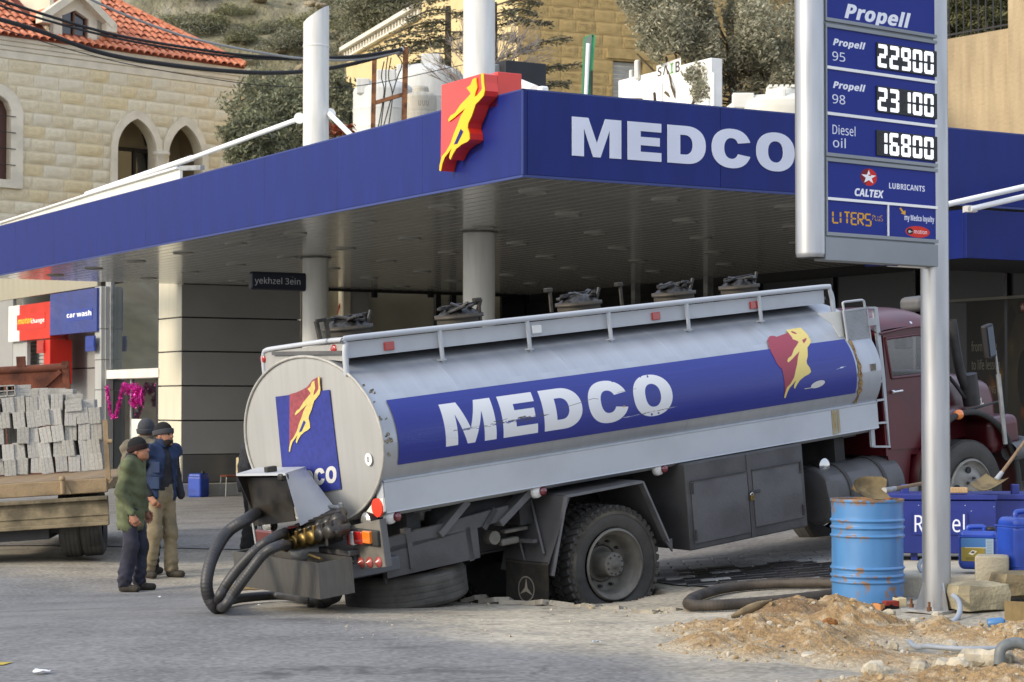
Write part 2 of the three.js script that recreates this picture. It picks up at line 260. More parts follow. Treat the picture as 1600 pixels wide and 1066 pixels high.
// ---- the hillside
function hillH(X, Z) {
  const r = Z - 64 - .10 * X - 14 * sst(-4, -10, X), base = X > -6 ? 5 * sst(-12, -6, r) * sst(-6, 2, X) : 0;
  const t = Math.max(0, r), n = 7 * (fbm(X * .03, Z * .03, 7, 4) - .5) + 1.6 * (fbm(X * .16, Z * .16, 17, 3) - .5);
  const terr = t * .62, st = 3.2, k = Math.floor(terr / st), f = terr / st - k;
  return base + lerp(terr, (k + sst(.25, .8, f)) * st, .55) + n * sst(0, 16, t) - 1.1 * sst(0, -2, r) * (X < -6 ? 1 : 0);
}
{
  const g = grid((s, t) => { const Z = lerp(50, 330, Math.pow(t, 1.35)), X = lerp(-1, 1, s) * (40 + Z * .55); return V(X, hillH(X, Z), -Z); }, 230, 190, { color: (p) => { const Z = -p.z, n = fbm(p.x * .25, Z * .25, 27, 4), m = fbm(p.x * .9, Z * .9, 29, 3), g1 = fbm(p.x * .07, Z * .07, 41, 3); let c = mix3([.25, .20, .12], [.36, .31, .21], n); c = mix3(c, [.15, .15, .075], clamp(sst(.45, .62, g1) * .6)); c = mix3(c, [.42, .38, .29], sst(.58, .70, m) * .8); return c; } });
  M.hill = mat({ c: '#d0d0d0', d: '#ffffff', f: FB, s: 6, r: 1, b: .08, bf: 'B', bs: 3, v: true });
  struct('hill', g, M.hill);
}
// ---- house of rough limestone on the left
const HO = (() => { const p = at(381, 300, 72); return V(p.x, 0, p.z); })();
const H = new Frame(HO, V(.731, 0, -.682), V(0, 1, 0), V(.682, 0, .731), 1.24);
M.mortar = mat({ c: '#c0b498', d: '#cabfa4', s: 1, r: .95 });
M.trimstone = mat({ c: '#cdc3ab', d: '#dbd2bd', s: 1.2, r: .85, b: .003 });
const stoneMats = ['#d3c4a0', '#d6c8a5', '#cdbe9a', '#d0c5a8', '#d3be90'].map((c, i) => mat({ c, d: ['#ded1b2', '#e0d5b8', '#d8caa8', '#dad0b6', '#dccba2'][i], f: FA, s: .7, r: .92, b: .004, bf: 'B', bs: .35 }));
// five rock-faced blocks of unit size, front face bulging and broken, a margin round it
const stoneGeo = [0, 1, 2, 3, 4].map((k) => triUV(grid((s, t) => { const ex = Math.min(s, 1 - s), ey = Math.min(t, 1 - t), e = Math.min(ex * 4, ey * 2.4, 1); return V(s - .5, t - .5, e <= 0 ? 0 : .35 + .65 * sst(0, 1, e) * (.35 + .9 * vnoise(s * 3 + k * 7, t * 2.5 + k * 3, 91))); }, 5, 4)));
function stones(parent, rows, x0, x1, y0, rowH, lens, depth, open, mats, s0, skipTo = Infinity) {
  seed(s0); let n = 0;
  for (let r = 0; r < rows; r++) {
    const y = y0 + r * rowH, yc = y + rowH / 2; let x = x0 - rnd(0, .5);
    while (x < x1) {
      const L = rnd(lens[0], lens[1]); let spans = [[Math.max(x, x0), Math.min(x + L, x1)]];
      for (const o of open) { const h = o(yc); if (!h) continue; spans = spans.flatMap(([a, b]) => h[1] <= a || h[0] >= b ? [[a, b]] : [[a, Math.max(a, h[0])], [Math.min(b, h[1]), b]]); }
      for (const [a, b] of spans) if (b - a > .07 && n < skipTo) {
        const m = new THREE.Mesh(stoneGeo[Math.floor(rnd(0, 5))], mats[Math.floor(rnd(0, mats.length))]); m.name = 'stone'; m.castShadow = m.receiveShadow = true;
        m.scale.set(b - a - .016, rowH - .016, depth * rnd(.7, 1.2)); m.position.set((a + b) / 2, yc, .002); parent.add(m); n++;
      }
      x += L;
    }
  }
}
{
  const house = thing('stone_house', 'rough limestone house with red tiled hip roof, dormer and pointed twin arches', 'house', H);
  const y = (px, py, z = 0) => H.hit(px, py, 'z', z);
  const top = y(381, 139).y, L = 11;
  const archOf = (xl, xr, ax, ay, sy) => { const a = y(xl, sy), b = y(xr, sy), p = y(ax, ay); return { l: a.x, r: b.x, c: (a.x + b.x) / 2, s: (a.y + b.y) / 2, t: p.y }; };
  const A1 = archOf(181.5, 242, 213, 186, 236), A2 = archOf(261, 314, 289, 196, 247);
  const yb = 3.2;
  const archPts = (A, g) => { // pointed arch outline, g = growth
    const o = [[A.l - g, yb]], n = 10, w = A.c - A.l + g, h = A.t - A.s + g * 1.25;
    const R = (w * w + h * h) / (2 * w);
    for (let i = 0; i <= n; i++) { const f = Math.asin(clamp(h / R)) * i / n; o.push([A.l - g + R - R * Math.cos(f), A.s + R * Math.sin(f)]); }
    for (let i = n - 1; i >= 0; i--) { const f = Math.asin(clamp(h / R)) * i / n; o.push([A.r + g - R + R * Math.cos(f), A.s + R * Math.sin(f)]); }
    o.push([A.r + g, yb]); return o.map(([a, b]) => V(a, b, 0));
  };
  const wl = y(0, 200).x - 1.0, wr = y(14.6, 200).x, wt = y(8, 163).y + .25, wb = y(8, 281).y, wc = (wl + wr) / 2;
  const winPts = (g) => { const o = [V(wl - g, wb - (g ? .22 : 0), 0), V(wr + g, wb - (g ? .22 : 0), 0)], R = wr - wl + 2 * g, hh = .42; for (let i = 0; i <= 12; i++) { const s = 1 - i / 12; o.push(V(lerp(wl - g, wr + g, s), wt - hh + (hh + g * .8) * Math.sqrt(Math.max(0, 1 - (2 * s - 1) ** 2)), 0)); } return o; };
  const outline = [V(-L, -1, 0), V(0, -1, 0), V(0, top, 0), V(-L, top, 0)];
  mk('wall', [plate(outline, -.35, 0, [archPts(A1, 0), archPts(A2, 0), winPts(0)]), box(.35, top + 1, 9, -.175, top / 2 - .5, -4.86)], M.mortar, house);
  const rowH = .338, y0 = top - 15 * rowH;
  const rect = (P) => (yy) => { const q = P.filter(() => 1); let l = 1e9, r = -1e9; for (let i = 0; i < q.length; i++) { const a = q[i], b = q[(i + 1) % q.length]; if ((a.y - yy) * (b.y - yy) <= 0 && a.y !== b.y) { const x = lerp(a.x, b.x, (yy - a.y) / (b.y - a.y)); l = Math.min(l, x); r = Math.max(r, x); } } return r > l ? [l, r] : null; };
  stones(house, 15, -9.6, 0, y0, rowH, [.5, .95], .055, [rect(archPts(A1, .16)), rect(archPts(A2, .16)), rect(winPts(.34))], stoneMats, 5);
  const band = (outer, inner, t) => plateTo([...outer, ...inner.reverse()], t, V(0, 0, 1));
  for (const A of [A1, A2]) mk('arch_surround', band(archPts(A, .2), archPts(A, 0), .09), M.trimstone, house);
  mk('window_surround', plate(winPts(.36), .085, .012, [winPts(0)]), M.trimstone, house);
  // twin arch column with capital
  const cx = (A1.r + A2.l) / 2, col = mk('column', [lathe([[0, -3], [.13, -3], [.125, -.25], [.15, -.2], [.13, -.16], [.2, .02], [.24, .06], [.24, .14], [0, .14]], 20).translate(cx, A1.s - .1, .0)], M.trimstone, house);
  void col;
  // loggia behind the arches
  mk('loggia', [box(4.4, 9, .1, (A1.l + A2.r) / 2, A1.s - 2.5, -1.7), box(.1, 9, 1.35, A1.l - .35, A1.s - 2.5, -1.02), box(.1, 9, 1.35, A2.r + .45, A1.s - 2.5, -1.02), box(4.4, .1, 1.35, (A1.l + A2.r) / 2, A1.t + .55, -1.02), box(4.4, .1, 1.35, (A1.l + A2.r) / 2, 3.1, -1.02)], mat({ c: '#9a8a6e', d: '#a89878', s: 2, r: .9 }), house);
  const da = H.hit(181, 232, 'z', -1.6), db = H.hit(236, 232, 'z', -1.6), door = mk('door', [box(db.x - da.x, .1, .08, (da.x + db.x) / 2, da.y, -1.58), ...[0, .5, 1].map((k) => box(.09, 4, .08, lerp(da.x, db.x, k), da.y - 2, -1.58)), box(db.x - da.x, .1, .07, (da.x + db.x) / 2, da.y - 2.2, -1.58)], mat({ c: '#2c211a', r: .5 }), house);
  mk('pane', box(db.x - da.x - .1, 3.9, .02, (da.x + db.x) / 2, da.y - 2, -1.6), M.darkglass, door);
  const lp = H.hit(232, 212, 'z', -1.0); mk('wall_lantern', [lathe([[0, -.2], [.05, -.16], [.12, .1], [.15, .12], [.06, .24], [0, .27]], 8).translate(lp.x, lp.y - .1, -1.1), rod(V(lp.x, lp.y + .15, -1.1), V(lp.x + .25, lp.y + .2, -1.1), .02)], M.dark, house);
  // window on the far left
  const win = mk('window', [plate(winPts(0), .05, 0, [winPts(-.07)]).translate(0, 0, -.2), box(.07, wt - wb - .1, .05, wc, (wt + wb) / 2, -.18), box(wr - wl, .05, .05, wc, wt - .42, -.18)], mat({ c: '#4a2a20', r: .5 }), house);
  mk('pane', plate(winPts(-.02), .01).translate(0, 0, -.23), M.darkglass, win);
  mk('window_grille', [.2, .42, .64, .86].map((k) => rod(V(wl, lerp(wb, wt - .3, k), .12), V(wr + .12, lerp(wb, wt - .3, k), .12), .012, .012, 6)), M.dark, house);
  mk('curtain', grid((s, t) => V(lerp(wl, wr, s), lerp(wb, wt - .2, t), -.34 + .03 * Math.sin(s * 60)), 60, 2), mat({ c: '#9a9a92', r: .9 }), house);
  // cornice: four stepped mouldings
  const e = H.hit(385, 106, 'z', .13).y, hh = e - top;
  [[.03, .36], [.06, .2], [.09, .2], [.13, .24]].reduce((yy, [z, k]) => { mk('cornice', [rbox(L + z, hh * k, z + .2, .025, -L / 2 + z / 2, yy + hh * k / 2, z / 2 - .1), rbox(z + .2, hh * k, 8, .025, z / 2 - .1, yy + hh * k / 2, -4.2)], M.trimstone, house); return yy + hh * k; }, top);
  // roof: eave line, 35 degree pitch, hip rising from the right corner
  const sl = .70, ey = e + .02, ez = .16, ex = -.12, roofAt = (x, d, up = 0) => V(x, ey + d * sl + up * .82, ez - d - up * .57 * .0), D = 5.2;
  mk('roof', [plate([V(-L, ey - .06, ez), V(ex, ey - .06, ez), V(ex - D, ey - .06 + D * sl, ez - D), V(-L, ey - .06 + D * sl, ez - D)], .05), plate([V(ex, ey - .06, ez), V(ex, ey - .06, -9), V(ex - D, ey - .06 + D * sl, -9 + D), V(ex - D, ey - .06 + D * sl, ez - D)], .05)], mat({ c: '#7a3a26', r: .9 }), house);
  M.tile = mat({ c: '#b5623f', d: '#d18a66', f: FB, s: 1.1, r: .8, b: .002 });
  const tiles = [], step = .30, tw = .23; seed(77);
  const dl = H.hit(78, 60, 'z', .1).x, dr = H.hit(157, 60, 'z', .1).x;
  for (let r = 0; r < 15; r++) for (let i = 0; i < 48; i++) {
    const d = r * step - .15, x = ex - .12 - i * tw + rnd(-.012, .012); if (x > ex - d - .1 || x < -L) continue;
    if (x > dl - .1 && x < dr + .1 && d < 2.2 && d > .1) continue;
    const lift = rnd(0, .02), g = grid((s, t) => { const f = s * Math.PI, w = .105 * (1 - .12 * t); return V(x - w * Math.cos(f), ey + (d + t * .36) * sl + .085 * Math.sin(f) + .045 * (1 - t) + lift, ez + .02 - d - t * .36); }, 6, 1);
    tiles.push(g);
  }
  tag(mk('roof_tiles', tiles, M.tile, house), null, null, null, 'stuff');
  for (let i = 0; i < 11; i++) { const a = V(ex - i * .42, ey + i * .42 * sl + .05, ez - i * .42), b = V(ex - (i + 1) * .42 - .05, ey + (i + 1) * .42 * sl + .09, ez - (i + 1) * .42 - .05); mk('ridge_tile', rod(a, b, .12, .10, 10), M.tile, house); }
  // dormer with a gable of dressed stone
  const fz = -.16, g0 = H.hit(77, 70, 'z', fz), g1 = H.hit(157, 70, 'z', fz), ga = H.hit(119, -8, 'z', fz), gl = H.hit(52, 20, 'z', fz), gr = H.hit(166, 36, 'z', fz), cxd = (g0.x + g1.x) / 2, by = ey - .3;
  const half = (g1.x - g0.x) / 2, wy = gr.y + .05, dormer = mk('dormer', plate([V(cxd - half, by, fz), V(cxd + half, by, fz), V(cxd + half, wy, fz), V(cxd, ga.y, fz), V(cxd - half, wy, fz)], -.18, 0, [[V(cxd - half * .5, by + .15, fz), V(cxd + half * .5, by + .15, fz), V(cxd + half * .52, wy - .02, fz), V(cxd, ga.y - .42, fz), V(cxd - half * .52, wy - .02, fz)]]), M.trimstone, house);
  mk('gable_moulding', [bar(V(cxd - half - .26, wy - .14, fz + .1), V(cxd + .04, ga.y + .1, fz + .1), .34, .19, V(0, 1, 0)), bar(V(cxd + half + .26, wy - .14, fz + .1), V(cxd - .04, ga.y + .1, fz + .1), .34, .19, V(0, 1, 0)), rbox(.34, .26, .34, .02, cxd - half - .2, wy - .2, fz + .08), rbox(.34, .26, .34, .02, cxd + half + .2, wy - .2, fz + .08)], M.trimstone, dormer);
  mk('dormer_side', [box(.12, 1.6, 2.2, cxd - half + .06, by + .9, fz - 1.1), box(.12, 1.6, 2.2, cxd + half - .06, by + .9, fz - 1.1)], M.trimstone, dormer);
  mk('dormer_roof', [plate([V(cxd - half - .3, wy - .2, fz), V(cxd, ga.y + .2, fz), V(cxd, ga.y + .2, fz - 2.8), V(cxd - half - .3, wy - .2, fz - 2.8)], .06), plate([V(cxd + half + .3, wy - .2, fz), V(cxd, ga.y + .2, fz), V(cxd, ga.y + .2, fz - 2.8), V(cxd + half + .3, wy - .2, fz - 2.8)], .06)], M.tile, dormer);
  mk('window_frame', [box(half * 1.0, .06, .06, cxd, by + .18, fz - .1), box(.05, 1.2, .06, cxd, by + .7, fz - .1), box(half, .05, .06, cxd, wy - .2, fz - .1), box(.05, 1.2, .06, cxd - half * .48, by + .7, fz - .1), box(.05, 1.2, .06, cxd + half * .48, by + .7, fz - .1)], mat({ c: '#6b4632', r: .6 }), dormer);
  mk('pane', box(half * 1.0, 1.9, .02, cxd, by + .95, fz - .15), M.darkglass, dormer);
}

// ---- ochre block building behind, sunlit flank to the left, shaded front to the right
const YO = (() => { const p = at(817, 300, 66); return V(p.x, 0, p.z); })();
const Y = new Frame(YO, V(.919, 0, -.394), V(0, 1, 0), V(.394, 0, .919));
{
  const b = thing('block_building', 'ochre stone block building behind the canopy with a grey shuttered window', 'building', Y);
  const w0 = Y.hit(958, 93, 'z', 0), w1 = Y.hit(1004, 150, 'z', 0), topL = 18;
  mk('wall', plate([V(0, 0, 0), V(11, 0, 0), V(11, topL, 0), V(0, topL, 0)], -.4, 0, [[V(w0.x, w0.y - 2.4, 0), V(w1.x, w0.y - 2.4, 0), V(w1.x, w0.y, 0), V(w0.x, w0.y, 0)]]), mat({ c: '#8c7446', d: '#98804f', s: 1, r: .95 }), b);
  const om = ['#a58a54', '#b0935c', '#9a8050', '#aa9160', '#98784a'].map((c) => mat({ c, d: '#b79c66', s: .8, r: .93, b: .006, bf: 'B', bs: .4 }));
  const y0 = Y.hit(900, 150, 'z', 0).y - .42 * 1;
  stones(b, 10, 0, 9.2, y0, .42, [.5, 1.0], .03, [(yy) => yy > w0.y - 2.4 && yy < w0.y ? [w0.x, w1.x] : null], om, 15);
  mk('shutter', [...Array(14)].map((_, i) => rbox(w1.x - w0.x, .12, .03, .01, (w0.x + w1.x) / 2, w0.y - .1 - i * .14, -.18, .25)), mat({ c: '#a5a59c', d: '#b3b3aa', s: .5, r: .7 }), b);
  mk('lintel', rbox(w1.x - w0.x + .5, .34, .1, .02, (w0.x + w1.x) / 2, w0.y + .2, .01), om[0], b);
  // sunlit flank running away to the left
  const le = 24; const p0 = Y.hit(541, 82, 'x', 0), p1 = Y.hit(660, 4, 'x', 0), k = (p1.y - p0.y) / (p1.z - p0.z), tl = p0.y, zl = p0.z;
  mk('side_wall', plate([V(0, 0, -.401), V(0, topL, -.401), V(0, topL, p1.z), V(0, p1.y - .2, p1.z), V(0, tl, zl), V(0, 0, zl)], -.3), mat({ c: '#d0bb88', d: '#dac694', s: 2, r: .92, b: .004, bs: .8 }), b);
  const parts = []; for (let i = 0; i < 26; i++) { const f = (i + .5) / 26, z = lerp(p1.z, zl, f), yy = lerp(p1.y - .2, tl, f); parts.push(box(.12, .26, .12, -.08, yy - .14, z)); }
  mk('coping', [bar(V(-.05, p1.y - .1, p1.z), V(-.05, tl + .1, zl), .5, .16), bar(V(-.05, p1.y - .5, p1.z), V(-.05, tl - .3, zl), .3, .07), ...parts], M.offwhite, b);
  void le; void k;
}
// ---- retaining wall with railing at the upper right
{
  const O = at(1480, 60, 46), d = V(-.615, 0, -.788), W = new Frame(V(O.x, 0, O.z), d.clone().negate(), V(0, 1, 0), V(-.788, 0, .615));
  const wall = thing('retaining_wall', 'tall beige rendered retaining wall behind the price sign, railing on top', 'wall', W);
  const a = O.y, yR = W.hit(1589, 42, 'z', 0), yy = yR.y;
  M.render = mat({ c: '#9d8a69', d: '#b5a281', f: FS, s: 5, r: .92, b: .005, bs: .9 });
  mk('wall_face', plate([V(-5, 0, 0), V(9, 0, 0), V(9, yy + .1, 0), V(yR.x, yy, 0), V(-5, a, 0)], -.35), M.render, wall);
  mk('pillar', box(1.6, yy + 1.2, .6, yR.x + .8, (yy + 1.2) / 2, .0), M.render, wall);
  for (let i = 0; i < 22; i++) { const x = -3 + i * .21; if (x > yR.x - .05) break; const t = lerp(a, yy, x / yR.x); mk('railing_bar', box(.025, 1.5, .025, x, t + .75, -.15), M.dark, wall); }
  mk('railing_rail', [bar(V(-3, a + 1.4, -.15), V(yR.x, yy + 1.4, -.15), .03, .04), bar(V(-3, a + .12, -.15), V(yR.x, yy + .12, -.15), .03, .04)], M.dark, wall);
}

// ================================================================ THE FILLING STATION
const ud = V(-.5055, 0, -.8628), CD = 24, c0 = at(817, 272.5, CD);
const C = new Frame(c0, V(.8628, 0, -.5055), V(0, 1, 0), ud.clone().negate()); // x along the right face, z = -(distance along the left face)
const FH = C.hit(817, 141, 'z', 0).y, CU = 23, CV = 14.2;
const floorY = -c0.y - .2;
const canopy = thing('filling_station_canopy', 'large flat filling station canopy with blue fascia, white letters and grey slatted soffit', 'canopy', C);
{
  // fascia panels, 3 mm joints
  const nL = 9; for (let i = 0; i < nL; i++) mk('fascia_panel', rbox(.06, FH, CU / nL - .004, .006, .03, FH / 2, -(i + .5) * CU / nL), M.blue, canopy);
  const nR = 5; for (let i = 0; i < nR; i++) mk('fascia_panel', rbox((CV - .06) / nR - .004, FH, .06, .006, .062 + (i + .5) * (CV - .06) / nR, FH / 2, -.03), M.blue, canopy);
  mk('edge_trim', [box(.03, .03, CU, .02, -.016, -CU / 2), box(CV, .03, .03, CV / 2, -.016, -.02), box(.035, .02, CU, .0175, FH + .011, -CU / 2), box(CV, .02, .035, CV / 2, FH + .011, -.0175), box(.02, FH, .02, -.004, FH / 2, .004)], mat({ c: '#2a3a78', r: .4 }), canopy);
  // soffit slats run along the left face
  M.slat = mat({ c: '#bdbdb6', d: '#c6c6bf', f: FA, s: 3, r: .16, m: .3 });
  const ns = 52, sw = (CV - .1) / ns, prof = (x) => [[-.0, 0], [sw * .86, 0], [sw * .93, .012], [sw * .93, .03], [0, .03]].map(([a, b]) => new THREE.Vector2(x + a, b));
  for (let i = 0; i < ns; i++) { const g = new THREE.ExtrudeGeometry(new THREE.Shape(prof(.07 + i * sw)), { depth: CU - .1, bevelEnabled: false }); g.translate(0, .0, -CU + .03); mk('ceiling_slat', g, M.slat, canopy); }
  mk('roof_slab', [box(CV - .1, .06, CU - .1, CV / 2, .07, -CU / 2), box(CV - .1, .06, CU - .1, CV / 2, FH - .12, -CU / 2), box(.1, FH - .1, CU, CV - .05, FH / 2, -CU / 2), box(CV - .2, FH - .1, .1, CV / 2, FH / 2, -CU + .05)], M.galv, canopy);
  M.lampCup = mat({ c: '#8d8d87', r: .3, m: .2 });
  // recessed lamps in rows
  const rim = new THREE.TorusGeometry(.17, .018, 8, 24).rotateX(Math.PI / 2), cup = new THREE.CylinderGeometry(.16, .16, .012, 24);
  const cells = []; for (let i = 0; i < 6; i++) for (let k = 0; k < 9; k++) cells.push([1.1 + i * 2.05, -(1.6 + k * 2.45)]);
  for (const [x, z] of cells) { const l = mk('recessed_lamp', cup.clone().translate(x, -.004, z), M.lampCup, canopy); mk('lamp_rim', rim.clone().translate(x, -.006, z), mat.lampRim ??= mat({ c: '#9a9a94', r: .3, m: .5 }), l); }
  // columns: one tube through the roof each, slanted cut on top
  M.column = mat({ c: '#c8c8c2', d: '#d8d8d2', f: FS, s: 2.5, r: .45 });
  for (const [x, z, r, up] of [[3.5, -7.26, .252, 4.6], [3.61, -13.62, .24, 3.51]]) {
    const n = 48, topAt = (a) => FH + up + .165 * Math.cos(a + .53), P = (a, k, y) => V(x + k * Math.cos(a), y, z - k * Math.sin(a));
    const g = grid((s, t) => P(s * 2 * Math.PI, r, lerp(floorY, topAt(s * 2 * Math.PI), t)), n, 30);
    const cap = grid((s, t) => P(s * 2 * Math.PI, r * (1 - t * .98), lerp(topAt(s * 2 * Math.PI), FH + up, t)), n, 1);
    mk('column', [g, cap, lathe([[r + .001, FH + up - .62], [r + .008, FH + up - .60], [r + .008, FH + up - .585], [r + .001, FH + up - .57]], 40).translate(x, 0, z)], M.column, canopy);
    mk('column_collar', lathe([[r + .05, -.03], [r + .05, -.005], [r, -.005]], 40).translate(x, -.004, z), M.galv, canopy);
  }
}
// heavy grotesque capitals as outlines in a unit-high box: [advance, contours]
const LET = {
  M: [1.22, [[[0, 0], [0, 1], [.40, 1], [.61, .36], [.82, 1], [1.22, 1], [1.22, 0], [.93, 0], [.93, .72], [.70, 0], [.52, 0], [.29, .72], [.29, 0]]]],
  E: [.86, [[[0, 0], [0, 1], [.86, 1], [.86, .77], [.33, .77], [.33, .62], [.82, .62], [.82, .40], [.33, .40], [.33, .23], [.86, .23], [.86, 0]]]],
};
const arcPts = (cx, cy, rx, ry, a, b, n) => [...Array(n + 1)].map((_, i) => { const t = lerp(a, b, i / n); return [cx + rx * Math.sign(Math.cos(t)) * Math.abs(Math.cos(t)) ** .9, cy + ry * Math.sign(Math.sin(t)) * Math.abs(Math.sin(t)) ** .9]; });
LET.D = [1.0, [[[0, 0], [0, 1], [.5, 1], ...arcPts(.5, .5, .5, .5, Math.PI / 2, -Math.PI / 2, 20)], [[.33, .24], ...arcPts(.45, .5, .21, .26, -Math.PI / 2, Math.PI / 2, 14), [.33, .76]]]];
LET.O = [1.06, [arcPts(.53, .5, .53, .53, 0, 2 * Math.PI, 40).slice(0, -1), arcPts(.53, .5, .21, .29, 2 * Math.PI, 0, 30).slice(0, -1)]];
LET.C = [1.04, [[...arcPts(.53, .5, .53, .53, .33, 2 * Math.PI - .33, 34), ...arcPts(.53, .5, .2, .28, 2 * Math.PI - .5, .5, 22)]]];
const letterShape = (ch) => { const [, [o, h]] = LET[ch]; const s = new THREE.Shape(o.map(([x, y]) => new THREE.Vector2(x, y))); if (h) s.holes.push(new THREE.Path(h.map(([x, y]) => new THREE.Vector2(x, y)))); return s; };
function drawLetters(x, word, X, Yb, Hh, W, gap = .13) { const tot = [...word].reduce((a, c) => a + LET[c][0] + gap, -gap), sx = W / tot; let cx = X; x.beginPath(); for (const c of word) { for (const k of LET[c][1]) { k.forEach(([a, b], i) => x[i ? 'lineTo' : 'moveTo'](cx + a * sx, Yb - b * Hh)); x.closePath(); } cx += (LET[c][0] + gap) * sx; } x.fill('evenodd'); }
{
  const lm = mat({ c: '#c9cfe0', d: '#d6dbe8', s: 2, r: .4 }), a = C.hit(894, 243, 'z', .01), b = C.hit(1242, 275, 'z', .01), t = C.hit(894, 182, 'z', .01), Hh = t.y - a.y + .0;
  const word = 'MEDCO', gap = .16, tot = [...word].reduce((s, c) => s + LET[c][0] + gap, -gap), sx = (b.x - a.x) / tot; let x = a.x; const base = (a.y + b.y) / 2;
  const sign = sub('lettering', canopy); void base;
  for (const c of word) { const g = new THREE.ExtrudeGeometry(letterShape(c), { depth: .008, bevelEnabled: false, curveSegments: 8 }); g.scale(sx, Hh, 1).translate(x, a.y, .003); mk('letter', g, lm, sign); x += (LET[c][0] + gap) * sx; }
}
// ---- emblem outlines in the pixels of a drawing 800 wide, 900 high: a leaping figure on a red flag
const FIG = [[478, 80], [490, 90], [492, 160], [500, 235], [490, 280], [455, 320], [420, 355], [405, 400], [385, 460], [355, 520], [350, 560], [365, 610], [368, 660], [345, 685], [300, 705], [250, 745], [222, 790], [200, 840], [189, 822], [199, 775], [216, 735], [150, 820], [130, 870], [115, 940], [103, 935], [105, 890], [125, 810], [160, 770], [200, 700], [230, 610], [260, 540], [290, 460], [330, 390], [280, 430], [235, 470], [185, 508], [180, 488], [200, 455], [240, 430], [290, 355], [340, 305], [378, 262], [365, 240], [340, 210], [375, 185], [395, 135], [425, 120], [428, 160], [435, 210], [418, 255], [412, 290], [435, 275], [465, 240], [478, 215], [470, 150], [468, 90]];
const FLAG = [[112, 185], [478, 80], [490, 90], [492, 160], [500, 235], [490, 280], [455, 320], [420, 355], [405, 400], [385, 460], [355, 520], [350, 560], [365, 610], [368, 660], [345, 685], [300, 705], [250, 745], [222, 790], [200, 840], [189, 822], [199, 775], [216, 735], [150, 820], [130, 870], [115, 940], [103, 935]];
const GAP = [[292, 570], [315, 595], [262, 700], [232, 708]];
const toPx = ([x, y]) => [670 + x / 5.6125, 100 + y / 5.6125];
{
  const off = -.18, red = mat({ c: '#cf2f22', d: '#d93a2b', s: 2, r: .35, x: { clearcoat: .4, clearcoatRoughness: .2 } });
  const P = (q) => { const [x, y] = toPx(q); return C.hit(x, y, 'x', off); };
  const s = thing('emblem_sign', 'red flag-shaped sign with a yellow leaping figure standing off the left blue fascia', 'sign', C);
  mk('sign_box', plateTo(FLAG.map(P), .175, V(1, 0, 0)), red, s);
  const fig = plate(FIG.map(P), .012); const n = V(0, 0, 0); void n;
  fig.computeBoundingBox(); const bx = fig.boundingBox; fig.translate(off - .018 - bx.min.x, 0, 0);
  mk('figure', fig, mat({ c: '#efb800', d: '#f2c010', s: 2, r: .4 }), s);
  const gp = plate(GAP.map(P), .006); gp.computeBoundingBox(); gp.translate(off - .022 - gp.boundingBox.min.x, 0, 0); mk('blue_gap', gp, M.blue, s);
  const zR = P([490, 90]).z, yT = C.hit(790, 115, 'x', .16).y;
  mk('return_box', rbox(.34, yT - FH + .12, .5, .008, .17, (yT + FH - .12) / 2, zR - .25), red, s);
}
